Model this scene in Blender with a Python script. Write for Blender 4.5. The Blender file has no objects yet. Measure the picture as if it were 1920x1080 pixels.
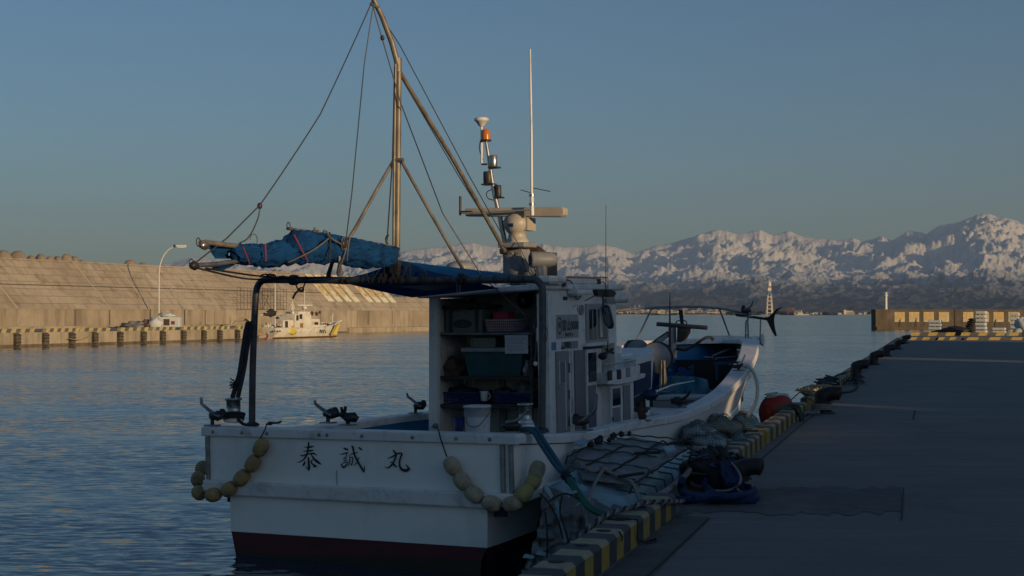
import bpy, math, random
import numpy as np
from mathutils import Vector, Matrix
random.seed(7)
sc = bpy.context.scene
R = math.radians
# ------------------------------------------------------------------ camera
EYE = 2.074            # metres above the water
FPX = 2667.0           # focal length in photo pixels (1920 wide)
PITCH = math.atan(50 / FPX)
cam = bpy.data.cameras.new('camera')
cam.sensor_width = 36.0
cam.lens = 36.0 * FPX / 1920
cam.clip_start = 0.1
cam.clip_end = 200000
camo = bpy.data.objects.new('camera', cam)
sc.collection.objects.link(camo)
camo.location = (0, 0, EYE)
camo.rotation_euler = (math.pi / 2 + PITCH, 0, 0)
sc.camera = camo
# ------------------------------------------------------------------ light
SUN_AZ = 42.0          # degrees right of straight behind the camera
SUN_EL = 7.0
tosun = Vector((math.sin(R(SUN_AZ)) * math.cos(R(SUN_EL)), -math.cos(R(SUN_AZ)) * math.cos(R(SUN_EL)), math.sin(R(SUN_EL))))
world = bpy.data.worlds.new('World')
sc.world = world
world.use_nodes = True
wn = world.node_tree
wn.nodes.clear()
sky = wn.nodes.new('ShaderNodeTexSky')
sky.sky_type = 'NISHITA'
sky.sun_disc = False
sky.sun_elevation = R(SUN_EL)
sky.sun_rotation = math.atan2(tosun.x, tosun.y)
sky.air_density = 1.0
sky.dust_density = 0.85
sky.ozone_density = 3.6
bg = wn.nodes.new('ShaderNodeBackground')
bg.inputs['Strength'].default_value = 0.10
wo = wn.nodes.new('ShaderNodeOutputWorld')
wn.links.new(sky.outputs[0], bg.inputs[0])
wn.links.new(bg.outputs[0], wo.inputs[0])
sun = bpy.data.lights.new('sun', 'SUN')
sun.energy = 3.4
sun.angle = R(0.5)
sun.color = (1.0, 0.69, 0.37)
suno = bpy.data.objects.new('sun', sun)
suno.rotation_euler = tosun.to_track_quat('Z', 'Y').to_euler()
sc.collection.objects.link(suno)
sc.view_settings.view_transform = 'Standard'
sc.view_settings.look = 'None'
sc.view_settings.exposure = 0.0
sc.view_settings.gamma = 1.0
sc.cycles.use_denoising = True
sc.cycles.max_bounces = 8
sc.cycles.transparent_max_bounces = 16
sc.cycles.volume_bounces = 0
sc.cycles.sample_clamp_indirect = 4.0

# ------------------------------------------------------------------ frames and pixel helpers
IDN = Matrix.Identity(4)
BOAT = Matrix.Translation((-1.309, 11.818, 0)) @ Matrix.Rotation(R(-26), 4, 'Z') @ Matrix.Rotation(R(0.8), 4, 'X') @ Matrix.Rotation(R(-0.8), 4, 'Y')
BINV = BOAT.inverted()
def ray(px, py):
    x = (px - 960) / FPX; y = (540 - py) / FPX
    return Vector((x, math.cos(PITCH) - y * math.sin(PITCH), math.sin(PITCH) + y * math.cos(PITCH)))
def G(px, py, z):      # world point at height z
    r = ray(px, py); t = (z - EYE) / r.z
    return Vector((0, 0, EYE)) + r * t
def W(px, py, D):      # world point at distance D ahead
    r = ray(px, py); return Vector((0, 0, EYE)) + r * (D / r.y)
def _b(px, py, ax, v):
    c = BINV @ Vector((0, 0, EYE)); r = BINV.to_3x3() @ ray(px, py)
    return c + r * ((v - c[ax]) / r[ax])
def bw(px, py, w): return _b(px, py, 0, w)
def bs(px, py, s): return _b(px, py, 1, s)
def bz(px, py, z): return _b(px, py, 2, z)
def PX(p, M=IDN):
    q = M @ Vector(p) - Vector((0, 0, EYE))
    z = q.y * math.cos(PITCH) + q.z * math.sin(PITCH); y = -q.y * math.sin(PITCH) + q.z * math.cos(PITCH)
    return (960 + FPX * q.x / z, 540 - FPX * y / z)

# ------------------------------------------------------------------ objects
ORG = {}
def tag(o, label=None, cat=None, group=None, kind=None):
    if label: o['label'] = label
    if cat: o['category'] = cat
    if group: o['group'] = group
    if kind: o['kind'] = kind
    return o
def thing(name, label, cat, origin=(0, 0, 0), frame=IDN, group=None):
    o = bpy.data.objects.new(name, None)
    o.empty_display_size = 0.2
    sc.collection.objects.link(o)
    o.matrix_world = frame @ Matrix.Translation(origin)
    ORG[o.name] = (frame, Vector(origin))
    return tag(o, label, cat, group)
def copy_tree(o, parent=None):
    c = o.copy(); sc.collection.objects.link(c)
    if parent is not None:
        c.parent = parent; c.matrix_parent_inverse = o.matrix_parent_inverse.copy()
    for ch in list(o.children): copy_tree(ch, c)
    return c
class MB:
    def __init__(s): s.v = []; s.f = []; s.fm = []; s.fs = []
    def add(s, vs, fs, m, smooth=False):
        n = len(s.v); s.v += [Vector(p) for p in vs]
        for f in fs:
            s.f.append([i + n for i in f]); s.fm.append(m); s.fs.append(smooth)
        return s
    def box(s, c, d, m, rot=None):
        c = Vector(c); hx, hy, hz = d[0] / 2, d[1] / 2, d[2] / 2
        vs = [Vector((x, y, z)) for x in (-hx, hx) for y in (-hy, hy) for z in (-hz, hz)]
        if rot is not None: vs = [rot @ v for v in vs]
        return s.add([v + c for v in vs], [(0, 1, 3, 2), (4, 6, 7, 5), (0, 4, 5, 1), (2, 3, 7, 6), (0, 2, 6, 4), (1, 5, 7, 3)], m)
    def bb(s, a, b, m):
        a = Vector(a); b = Vector(b); return s.box((a + b) / 2, [abs(b[i] - a[i]) for i in range(3)], m)
    def hexa(s, lo, hi, m):       # two quads (same winding) joined
        return s.add(list(lo) + list(hi), [(3, 2, 1, 0), (4, 5, 6, 7), (0, 1, 5, 4), (1, 2, 6, 5), (2, 3, 7, 6), (3, 0, 4, 7)], m)
    def prism(s, poly, off, m):   # polygon extruded by a vector
        poly = [Vector(p) for p in poly]; off = Vector(off); n = len(poly)
        return s.add(poly + [p + off for p in poly], [list(range(n - 1, -1, -1)), list(range(n, 2 * n))] + [(i, (i + 1) % n, n + (i + 1) % n, n + i) for i in range(n)], m)
    def tube(s, path, r, m, n=8, cap=True, flat=1.0):
        P = [Vector(p) for p in path]; k = len(P)
        if not hasattr(r, '__len__'): r = [r] * k
        vs = []; t0 = None; u = None
        for i in range(k):
            t = (P[min(i + 1, k - 1)] - P[max(i - 1, 0)])
            t = t.normalized() if t.length > 1e-9 else Vector((0, 0, 1))
            if u is None:
                a = Vector((0, 0, 1)) if abs(t.z) < 0.9 else Vector((1, 0, 0))
                u = t.cross(a).normalized()
            else:
                u = (u - t * u.dot(t)); u = u.normalized() if u.length > 1e-6 else t.orthogonal().normalized()
            w = t.cross(u)
            for j in range(n):
                a = 2 * math.pi * j / n
                vs.append(P[i] + u * math.cos(a) * r[i] + w * math.sin(a) * r[i] * flat)
        fs = [(i * n + j, i * n + (j + 1) % n, (i + 1) * n + (j + 1) % n, (i + 1) * n + j) for i in range(k - 1) for j in range(n)]
        s.add(vs, fs, m, True)
        if cap: s.add(vs[:n], [list(range(n - 1, -1, -1))], m); s.add(vs[-n:], [list(range(n))], m)
        return s
    def lathe(s, prof, base, m, n=16, axis=(0, 0, 1), flats=False):
        ax = Vector(axis).normalized(); u = ax.orthogonal().normalized(); w = ax.cross(u); base = Vector(base)
        vs = []
        for (r, z) in prof:
            for j in range(n):
                a = 2 * math.pi * j / n; vs.append(base + ax * z + (u * math.cos(a) + w * math.sin(a)) * max(r, 1e-4))
        k = len(prof)
        s.add(vs, [(i * n + j, i * n + (j + 1) % n, (i + 1) * n + (j + 1) % n, (i + 1) * n + j) for i in range(k - 1) for j in range(n)], m, not flats)
        s.add(vs[:n], [list(range(n - 1, -1, -1))], m); s.add(vs[-n:], [list(range(n))], m)
        return s
    def grid(s, rows, m, smooth=True, close=False):
        n = len(rows[0]); vs = [p for r in rows for p in r]; fs = []
        for i in range(len(rows) - 1):
            for j in range(n if close else n - 1):
                fs.append((i * n + j, i * n + (j + 1) % n, (i + 1) * n + (j + 1) % n, (i + 1) * n + j))
        return s.add(vs, fs, m, smooth)
    def blob(s, c, rad, m, n=14, k=9, lump=0.0, seed=0, rot=None):
        c = Vector(c); rnd = random.Random(seed); ph = [rnd.uniform(0, 6.3) for _ in range(6)]
        rows = []
        for i in range(k + 1):
            th = math.pi * i / k; row = []
            for j in range(n):
                a = 2 * math.pi * j / n
                q = 1 + lump * (math.sin(3 * a + ph[0] + 2 * th) * 0.5 + math.sin(5 * a + ph[1]) * math.sin(4 * th + ph[2]) * 0.5 + math.sin(2 * th * 3 + ph[3]) * 0.4)
                p = Vector((math.sin(th) * math.cos(a) * rad[0], math.sin(th) * math.sin(a) * rad[1], math.cos(th) * rad[2])) * q
                if rot is not None: p = rot @ p
                row.append(c + p)
            rows.append(row)
        return s.grid(rows, m, True, True)
    def build(s, name, parent=None, frame=IDN, origin=(0, 0, 0), label=None, cat=None, group=None, kind=None, bevel=0, thick=0):
        if parent is not None: frame, origin = ORG[parent.name]
        o0 = Vector(origin)
        me = bpy.data.meshes.new(name)
        me.from_pydata([tuple(v - o0) for v in s.v], [], s.f)
        mats = []
        for m in s.fm:
            if m not in mats: mats.append(m)
        for m in mats: me.materials.append(m)
        me.polygons.foreach_set('material_index', [mats.index(m) for m in s.fm])
        me.polygons.foreach_set('use_smooth', s.fs)
        me.update()
        o = bpy.data.objects.new(name, me); sc.collection.objects.link(o)
        if parent is not None: o.parent = parent
        else: o.matrix_world = frame @ Matrix.Translation(o0)
        ORG[o.name] = (frame, o0)
        if thick:
            md = o.modifiers.new('thickness', 'SOLIDIFY'); md.thickness = thick; md.offset = 0
        if bevel:
            md = o.modifiers.new('bevel', 'BEVEL'); md.width = bevel; md.segments = 2; md.limit_method = 'ANGLE'; md.angle_limit = R(40)
        return tag(o, label, cat, group, kind)
def sag(a, b, d, n=10):
    a = Vector(a); b = Vector(b)
    return [a.lerp(b, i / n) - Vector((0, 0, d * 4 * (i / n) * (1 - i / n))) for i in range(n + 1)]
def smooth_path(P, k=4):
    P = [Vector(p) for p in P]; out = []
    for i in range(len(P) - 1):
        p0 = P[max(i - 1, 0)]; p1 = P[i]; p2 = P[i + 1]; p3 = P[min(i + 2, len(P) - 1)]
        for j in range(k):
            t = j / k
            out.append(0.5 * ((2 * p1) + (p2 - p0) * t + (2 * p0 - 5 * p1 + 4 * p2 - p3) * t * t + (3 * p1 - p0 - 3 * p2 + p3) * t ** 3))
    out.append(P[-1]); return out

# ------------------------------------------------------------------ materials
def mat(name, col, rough=0.6, metal=0.0, col2=None, scale=3.0, mixlo=0.4, mixhi=0.65, bump=0.0, bscale=40.0, stretch=(1, 1, 1), trans=0.0, coat=0.0, dirt=None, dscale=1.2, emit=None, spec=None):
    m = bpy.data.materials.new(name); m.use_nodes = True
    nt = m.node_tree; N = nt.nodes; L = nt.links; p = N['Principled BSDF']
    p.inputs['Roughness'].default_value = rough; p.inputs['Metallic'].default_value = metal
    p.inputs['Base Color'].default_value = (*col, 1)
    if coat: p.inputs['Coat Weight'].default_value = coat
    if spec is not None: p.inputs['Specular IOR Level'].default_value = spec
    if col2 or bump or dirt:
        tc = N.new('ShaderNodeTexCoord'); mp = N.new('ShaderNodeMapping'); mp.inputs['Scale'].default_value = stretch
        L.new(tc.outputs['Object'], mp.inputs[0])
    out = None
    if col2:
        nz = N.new('ShaderNodeTexNoise'); nz.inputs['Scale'].default_value = scale; nz.inputs['Detail'].default_value = 8; nz.inputs['Roughness'].default_value = 0.65
        L.new(mp.outputs[0], nz.inputs['Vector'])
        mr = N.new('ShaderNodeMapRange'); mr.inputs[1].default_value = mixlo; mr.inputs[2].default_value = mixhi
        L.new(nz.outputs['Fac'], mr.inputs[0])
        mx = N.new('ShaderNodeMix'); mx.data_type = 'RGBA'; mx.inputs[6].default_value = (*col, 1); mx.inputs[7].default_value = (*col2, 1)
        L.new(mr.outputs[0], mx.inputs[0]); out = mx.outputs[2]
    if dirt:
        nz = N.new('ShaderNodeTexNoise'); nz.inputs['Scale'].default_value = dscale; nz.inputs['Detail'].default_value = 10; nz.inputs['Roughness'].default_value = 0.7; nz.inputs['Distortion'].default_value = 0.4
        L.new(mp.outputs[0], nz.inputs['Vector'])
        mr = N.new('ShaderNodeMapRange'); mr.inputs[1].default_value = 0.52; mr.inputs[2].default_value = 0.72
        L.new(nz.outputs['Fac'], mr.inputs[0])
        mx2 = N.new('ShaderNodeMix'); mx2.data_type = 'RGBA'; mx2.inputs[7].default_value = (*dirt, 1)
        if out is not None: L.new(out, mx2.inputs[6])
        else: mx2.inputs[6].default_value = (*col, 1)
        L.new(mr.outputs[0], mx2.inputs[0]); out = mx2.outputs[2]
    if out is not None: L.new(out, p.inputs['Base Color'])
    if bump:
        nb = N.new('ShaderNodeTexNoise'); nb.inputs['Scale'].default_value = bscale; nb.inputs['Detail'].default_value = 6
        L.new(mp.outputs[0], nb.inputs['Vector'])
        bp = N.new('ShaderNodeBump'); bp.inputs['Strength'].default_value = bump; bp.inputs['Distance'].default_value = 0.02
        L.new(nb.outputs['Fac'], bp.inputs['Height']); L.new(bp.outputs[0], p.inputs['Normal'])
    if trans:
        tr = N.new('ShaderNodeBsdfTranslucent'); ms = N.new('ShaderNodeMixShader'); ms.inputs[0].default_value = trans
        if out is not None: L.new(out, tr.inputs[0])
        else: tr.inputs[0].default_value = (*col, 1)
        L.new(p.outputs[0], ms.inputs[1]); L.new(tr.outputs[0], ms.inputs[2]); L.new(ms.outputs[0], N['Material Output'].inputs[0])
    if emit: p.inputs['Emission Color'].default_value = (*emit[0], 1); p.inputs['Emission Strength'].default_value = emit[1]
    return m
M_hull = mat('hull_paint', (0.86, 0.85, 0.81), 0.35, col2=(0.81, 0.80, 0.76), scale=1.5, bump=0.03, bscale=9, dirt=(0.70, 0.69, 0.65), dscale=1.4)
M_white = mat('white_gelcoat', (0.77, 0.76, 0.73), 0.4, col2=(0.69, 0.68, 0.65), scale=4, dirt=(0.42, 0.41, 0.38), dscale=3)
M_red = mat('antifouling_red', (0.095, 0.014, 0.022), 0.6, col2=(0.05, 0.012, 0.016), scale=2.5, stretch=(1, 1, 4))
M_rail = mat('gunwale_white', (0.74, 0.73, 0.71), 0.45, col2=(0.64, 0.63, 0.61), scale=5, dirt=(0.34, 0.34, 0.32), dscale=4)
M_black = mat('black_paint', (0.012, 0.012, 0.014), 0.5)
M_rubber = mat('black_rubber', (0.02, 0.02, 0.022), 0.7, bump=0.2, bscale=60)
M_dark = mat('dark_metal', (0.035, 0.036, 0.04), 0.5, 0.3, col2=(0.07, 0.055, 0.045), scale=12)
M_steel = mat('stainless_steel', (0.42, 0.41, 0.38), 0.32, 0.85, col2=(0.25, 0.20, 0.15), scale=14, mixlo=.5, mixhi=.75)
M_galv = mat('galvanised_pipe', (0.30, 0.31, 0.32), 0.45, 0.6, col2=(0.18, 0.17, 0.16), scale=9)
M_dpipe = mat('dark_wrapped_pipe', (0.10, 0.105, 0.115), 0.5, 0.3, col2=(0.06, 0.06, 0.065), scale=15)
M_gold = mat('weathered_mast', (0.25, 0.225, 0.18), 0.5, 0.3, col2=(0.12, 0.10, 0.075), scale=10, stretch=(1, 1, .4))
M_copper = mat('heat_tinted_steel', (0.40, 0.20, 0.10), 0.35, 0.85, col2=(0.18, 0.09, 0.05), scale=8)
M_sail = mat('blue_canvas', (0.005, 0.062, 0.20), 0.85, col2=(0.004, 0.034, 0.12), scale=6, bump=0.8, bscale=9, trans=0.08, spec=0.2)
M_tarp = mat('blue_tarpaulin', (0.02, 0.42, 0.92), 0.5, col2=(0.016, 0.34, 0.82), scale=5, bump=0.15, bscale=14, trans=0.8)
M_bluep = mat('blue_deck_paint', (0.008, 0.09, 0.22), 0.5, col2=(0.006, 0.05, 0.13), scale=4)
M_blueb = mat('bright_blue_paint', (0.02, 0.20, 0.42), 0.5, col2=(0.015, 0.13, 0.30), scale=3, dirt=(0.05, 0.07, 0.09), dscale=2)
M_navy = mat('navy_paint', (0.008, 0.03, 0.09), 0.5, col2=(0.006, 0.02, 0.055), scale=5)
M_teal = mat('teal_sheet', (0.010, 0.13, 0.19), 0.55, col2=(0.008, 0.08, 0.12), scale=5, bump=0.3, bscale=9)
M_tealbox = mat('teal_plastic', (0.008, 0.075, 0.09), 0.5, col2=(0.006, 0.05, 0.06), scale=6)
M_crate = mat('blue_plastic', (0.008, 0.035, 0.16), 0.5)
M_grey = mat('grey_paint', (0.26, 0.27, 0.28), 0.5, col2=(0.20, 0.21, 0.22), scale=5)
M_lgrey = mat('light_grey_panel', (0.36, 0.36, 0.37), 0.5, col2=(0.29, 0.29, 0.30), scale=3, stretch=(1, 1, .3))
M_inner = mat('cabin_inner_wall', (0.62, 0.61, 0.58), 0.6, col2=(0.46, 0.44, 0.40), scale=3, dirt=(0.22, 0.20, 0.17), dscale=2)
M_rust = mat('rusty_brown', (0.09, 0.045, 0.03), 0.8, col2=(0.05, 0.03, 0.022), scale=10, bump=0.3)
M_pink = mat('pink_plastic', (0.45, 0.04, 0.09), 0.45)
M_buck = mat('white_bucket', (0.62, 0.64, 0.65), 0.4, dirt=(0.30, 0.29, 0.27), dscale=5)
M_cloth = mat('tan_cloth', (0.50, 0.42, 0.30), 0.85, col2=(0.40, 0.33, 0.24), scale=8, bump=0.4, bscale=12)
M_brown = mat('brown_sack', (0.13, 0.085, 0.065), 0.9, col2=(0.08, 0.05, 0.04), scale=9, bump=0.5, bscale=18)
M_orange = mat('orange_lens', (0.72, 0.24, 0.03), 0.25, trans=.3)
M_float = mat('float_yellow', (0.40, 0.27, 0.10), 0.8, col2=(0.25, 0.19, 0.11), scale=9, bump=0.9, bscale=26, dirt=(0.11, 0.09, 0.065), dscale=7)
M_floatw = mat('float_pale', (0.42, 0.36, 0.25), 0.75, col2=(0.30, 0.25, 0.17), scale=11, bump=0.6, bscale=30, dirt=(0.17, 0.15, 0.11), dscale=8)
M_floatg = mat('float_yellow_green', (0.34, 0.30, 0.09), 0.7, col2=(0.28, 0.25, 0.15), scale=9, bump=0.5, bscale=30)
M_rope = mat('dark_rope', (0.03, 0.032, 0.035), 0.9, bump=0.6, bscale=90)
M_roper = mat('grey_rope', (0.13, 0.13, 0.125), 0.9, bump=0.6, bscale=90)
M_ropeb = mat('blue_rope', (0.008, 0.035, 0.13), 0.85, col2=(0.006, 0.016, 0.05), scale=40, bump=0.8, bscale=120)
M_ropet = mat('tan_rope', (0.36, 0.27, 0.15), 0.9, bump=0.6, bscale=90)
M_ropeg = mat('pale_rope', (0.26, 0.25, 0.23), 0.9, bump=0.6, bscale=90)
M_wire = mat('stay_wire', (0.09, 0.09, 0.095), 0.5, 0.5)
M_pinkr = mat('red_cord', (0.20, 0.04, 0.07), 0.8)
M_green = mat('green_hose', (0.008, 0.13, 0.085), 0.45, col2=(0.006, 0.09, 0.06), scale=6)
M_glass = mat('dark_glass', (0.015, 0.02, 0.025), 0.06, spec=0.8)
M_glassg = mat('frosted_pane', (0.16, 0.18, 0.20), 0.25)
M_mirror = mat('mirror_glass', (0.5, 0.52, 0.55), 0.05, 1.0)
M_paper = mat('paper_sheet', (0.60, 0.62, 0.66), 0.7, col2=(0.42, 0.44, 0.48), scale=30, stretch=(1, 1, 5))
M_bluest = mat('blue_sticker', (0.03, 0.16, 0.42), 0.4)
M_wetrefl = mat('wet_reflection_band', (0.012, 0.012, 0.012), 0.35, col2=(0.022, 0.012, 0.012), scale=5)  # wet hull bottom with the water's dark reflection painted into its colour
M_sty = mat('wrapped_foam', (0.28, 0.42, 0.46), 0.5, col2=(0.19, 0.31, 0.35), scale=3, bump=0.7, bscale=6)
M_sheet = mat('grey_sheeting', (0.20, 0.205, 0.20), 0.4, col2=(0.14, 0.145, 0.14), scale=3, bump=0.5, bscale=7)
M_foamw = mat('bare_white_foam', (0.50, 0.54, 0.54), 0.8, bump=.5)
M_netg = mat('green_netting', (0.05, 0.085, 0.075), 0.8)
M_netp = mat('pale_netting', (0.13, 0.18, 0.17), 0.8)
M_buoyr = mat('red_orange_buoy', (0.30, 0.028, 0.016), 0.6, col2=(0.20, 0.022, 0.014), scale=5, bump=.15)
M_yel = mat('kerb_yellow', (0.40, 0.27, 0.035), 0.7, col2=(0.27, 0.20, 0.06), scale=9, bump=0.25, bscale=30, dirt=(0.12, 0.10, 0.07), dscale=6)
M_blk = mat('kerb_black', (0.035, 0.037, 0.042), 0.7, col2=(0.065, 0.065, 0.066), scale=9, bump=0.25, bscale=30)
M_ytop = mat('kerb_worn_yellow', (0.37, 0.32, 0.18), 0.75, col2=(0.26, 0.23, 0.15), scale=7, bump=.2)
M_iron = mat('bollard_iron', (0.022, 0.019, 0.020), 0.55, 0.2, col2=(0.04, 0.028, 0.025), scale=7, bump=0.3, bscale=30)
M_cream = mat('cream_plastic', (0.44, 0.41, 0.35), 0.45, col2=(0.36, 0.33, 0.27), scale=6)
M_lampw = mat('lamp_lens', (0.7, 0.7, 0.66), 0.3)
# ================================================================== SETTING
def nodes(m): nt = m.node_tree; return nt, nt.nodes, nt.links, nt.nodes['Principled BSDF']
def newmat(name):
    m = bpy.data.materials.new(name); m.use_nodes = True; return m
def mathn(N, L, op, a, b=None, c=None, clamp=False):
    n = N.new('ShaderNodeMath'); n.operation = op; n.use_clamp = clamp
    for i, v in enumerate((a, b, c)):
        if v is None: continue
        if hasattr(v, 'links'): L.new(v, n.inputs[i])
        else: n.inputs[i].default_value = v
    return n.outputs[0]
def noise(N, L, vec, scale, detail=4, rough=.55, dist=0):
    n = N.new('ShaderNodeTexNoise'); n.inputs['Scale'].default_value = scale; n.inputs['Detail'].default_value = detail
    n.inputs['Roughness'].default_value = rough; n.inputs['Distortion'].default_value = dist
    L.new(vec, n.inputs['Vector']); return n.outputs['Fac']
def mapping(N, L, vec, scale=(1, 1, 1), rot=(0, 0, 0)):
    n = N.new('ShaderNodeMapping'); n.inputs['Scale'].default_value = scale; n.inputs['Rotation'].default_value = rot
    L.new(vec, n.inputs[0]); return n.outputs[0]
def ramp(N, L, fac, stops):
    n = N.new('ShaderNodeValToRGB'); L.new(fac, n.inputs[0]); e = n.color_ramp.elements
    while len(e) < len(stops): e.new(.5)
    for q, (p, c) in zip(e, stops): q.position = p; q.color = (*c, 1)
    return n.outputs[0]
def mixc(N, L, fac, a, b, blend='MIX'):
    n = N.new('ShaderNodeMix'); n.data_type = 'RGBA'; n.blend_type = blend
    for i, v in ((0, fac), (6, a), (7, b)):
        if hasattr(v, 'links'): L.new(v, n.inputs[i])
        elif i == 0: n.inputs[0].default_value = v
        else: n.inputs[i].default_value = (*v, 1)
    return n.outputs[2]
def bumpn(N, L, h, strength, dist, p):
    n = N.new('ShaderNodeBump'); n.inputs['Strength'].default_value = strength; n.inputs['Distance'].default_value = dist
    L.new(h, n.inputs['Height']); L.new(n.outputs[0], p.inputs['Normal'])
# --- water
M_water = newmat('sea_water'); nt, N, L, p = nodes(M_water)
p.inputs['Base Color'].default_value = (0.010, 0.035, 0.055, 1); p.inputs['Roughness'].default_value = 0.07; p.inputs['IOR'].default_value = 1.5
tc = N.new('ShaderNodeTexCoord').outputs['Object']
def nvec(vec, scale, detail, rough, dist):
    n = N.new('ShaderNodeTexNoise'); n.inputs['Scale'].default_value = scale; n.inputs['Detail'].default_value = detail
    n.inputs['Roughness'].default_value = rough; n.inputs['Distortion'].default_value = dist; L.new(vec, n.inputs['Vector'])
    v = N.new('ShaderNodeVectorMath'); v.operation = 'SUBTRACT'; L.new(n.outputs['Color'], v.inputs[0]); v.inputs[1].default_value = (.5, .5, .5); return v.outputs[0]
def vs_(v, k):
    n = N.new('ShaderNodeVectorMath'); n.operation = 'MULTIPLY'; L.new(v, n.inputs[0])
    if hasattr(k, 'links'): L.new(k, n.inputs[1])
    else: n.inputs[1].default_value = k
    return n.outputs[0]
def va_(a, b):
    n = N.new('ShaderNodeVectorMath'); n.operation = 'ADD'; L.new(a, n.inputs[0]); L.new(b, n.inputs[1]); return n.outputs[0]
patch = noise(N, L, mapping(N, L, tc, (.045, .15, 1), (0, 0, .1)), 1.0, 4, .6, .4)
amp = mathn(N, L, 'MULTIPLY_ADD', patch, 3.4, -.95, True)
cb = N.new('ShaderNodeCombineXYZ')
for i_ in range(3): L.new(mathn(N, L, 'MULTIPLY_ADD', amp, .85, .25), cb.inputs[i_])
fine = vs_(vs_(nvec(mapping(N, L, tc, (4.2, 12.0, 1), (0, 0, .1)), 1.0, 4, .6, .5), (.50, .50, 0)), cb.outputs[0])
mid_ = vs_(nvec(mapping(N, L, tc, (1.3, 4.2, 1), (0, 0, -.15)), 1.0, 3, .55, .6), (.12, .16, 0))
swell = vs_(nvec(mapping(N, L, tc, (.10, .45, 1), (0, 0, .12)), 1.0, 2, .5, .3), (.03, .07, 0))
tot = va_(va_(fine, mid_), swell)
up_ = N.new('ShaderNodeVectorMath'); up_.operation = 'ADD'; L.new(tot, up_.inputs[0]); up_.inputs[1].default_value = (0, -.040, 1)
nz_ = N.new('ShaderNodeVectorMath'); nz_.operation = 'NORMALIZE'; L.new(up_.outputs[0], nz_.inputs[0]); L.new(nz_.outputs[0], p.inputs['Normal'])
mb = MB(); mb.add([(-44000, -900, 0), (44000, -900, 0), (44000, 44000, 0), (-44000, 44000, 0)], [(0, 1, 2, 3)], M_water)
mb.build('sea_water', kind='structure')
# --- quay
ZQ = 0.574; QX0 = -1.934; QS = 790 / FPX
def q(D, off=0.0, z=ZQ):       # a point beside the kerb line; off > 0 is onto the quay
    n = Vector((1, -QS, 0)).normalized()
    return Vector((QX0 + QS * D, D, z)) + n * off
QD = Vector((QS, 1, 0)).normalized(); QN = Vector((1, -QS, 0)).normalized()
M_quay = newmat('quay_concrete'); nt, N, L, p = nodes(M_quay)
tc = N.new('ShaderNodeTexCoord').outputs['Object']
n1 = noise(N, L, tc, .7, 8, .65); n2 = mathn(N, L, 'MULTIPLY_ADD', noise(N, L, mapping(N, L, tc, (.3, 22, 1), (0, 0, .015)), 1.6, 5, .6), .6, mathn(N, L, 'MULTIPLY', noise(N, L, mapping(N, L, tc, (.2, 4, 1), (0, 0, .02)), 1.2, 6, .6), .4)); n3 = noise(N, L, tc, 35, 4, .6)
c = ramp(N, L, n1, [(.3, (.14, .135, .125)), (.55, (.195, .188, .172)), (.8, (.24, .23, .21))])
c = mixc(N, L, mathn(N, L, 'MULTIPLY_ADD', n2, 3.6, -1.35, True), c, (.115, .11, .10))
n4 = noise(N, L, tc, .28, 6, .7, 1.2); n5 = noise(N, L, mapping(N, L, tc, (1.3, 2.2, 1)), 2.4, 9, .8, .6)
c = mixc(N, L, mathn(N, L, 'MULTIPLY_ADD', n4, 6.0, -3.3, True), c, (.10, .096, .09))
c = mixc(N, L, mathn(N, L, 'MULTIPLY_ADD', n5, 9.0, -6.0, True), c, (.075, .07, .062))
c = mixc(N, L, mathn(N, L, 'MULTIPLY_ADD', n3, 3, -1.6, True), c, (.11, .106, .098))
L.new(c, p.inputs['Base Color']); p.inputs['Roughness'].default_value = .8
bumpn(N, L, mathn(N, L, 'ADD', n2, mathn(N, L, 'MULTIPLY', n3, .35)), .35, .01, p)
M_patch = newmat('rough_dark_concrete'); nt, N, L, p = nodes(M_patch)
tc = N.new('ShaderNodeTexCoord').outputs['Object']
n1 = noise(N, L, tc, 2.5, 8, .7); n3 = noise(N, L, tc, 60, 4, .7)
c = ramp(N, L, n1, [(.3, (.06, .058, .055)), (.52, (.095, .09, .083)), (.75, (.17, .163, .15))])
c = mixc(N, L, mathn(N, L, 'MULTIPLY_ADD', n3, 4, -2, True), c, (.12, .12, .115))
L.new(c, p.inputs['Base Color']); p.inputs['Roughness'].default_value = .85; bumpn(N, L, n3, .5, .01, p)
M_joint = mat('joint_gap', (0.03, 0.03, 0.03), 0.9)
EDGE = -0.30
mb = MB()
lo = [q(-200, EDGE, -2), q(103, EDGE, -2), q(103, 160, -2), q(-200, 160, -2)]
hi = [q(-200, EDGE), q(103, EDGE), q(103, 160), q(-200, 160)]
mb.hexa(lo, hi, M_quay)
mb.build('quay_deck', kind='structure')
mb = MB()
def qpoly(pts, z, m): mb.add([G(x, y, z) for x, y in pts], [tuple(range(len(pts) - 1, -1, -1))], m)
qpoly([(1130, 1078), (1266, 967), (1330, 968), (1215, 1090)], ZQ + .004, M_patch)
rj = random.Random(5)
qpoly([(1266, 967)] + [(1280 + 408 * i / 24, 950 - 36 * min(1, i / 5) + rj.uniform(-4, 4) - .0 * i) for i in range(25)][::1] + [(1692, 935), (1689, 960)] + [(1680 - 390 * i / 24, 962 + rj.uniform(-5, 5)) for i in range(25)], ZQ + .004, M_patch)
mb.build('quay_repair_patch', kind='structure')
mb = MB()
def qline(a, b, w, z=ZQ + .008):
    A = G(*a, z); B = G(*b, z); d = (B - A).normalized(); n = Vector((d.y, -d.x, 0)) * w / 2
    mb.add([A - n, A + n, B + n, B - n], [(0, 1, 2, 3)], M_joint)
qline((1212, 1082), (1331, 970), .016)
qline((1331, 970), (1500, 972), .006); qline((1690, 975), (1694, 915), .012)
qline((1404, 880), (1497, 800), .014); qline((1497, 800), (1570, 745), .02); qline((1712, 786), (1716, 769), .03)
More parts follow.
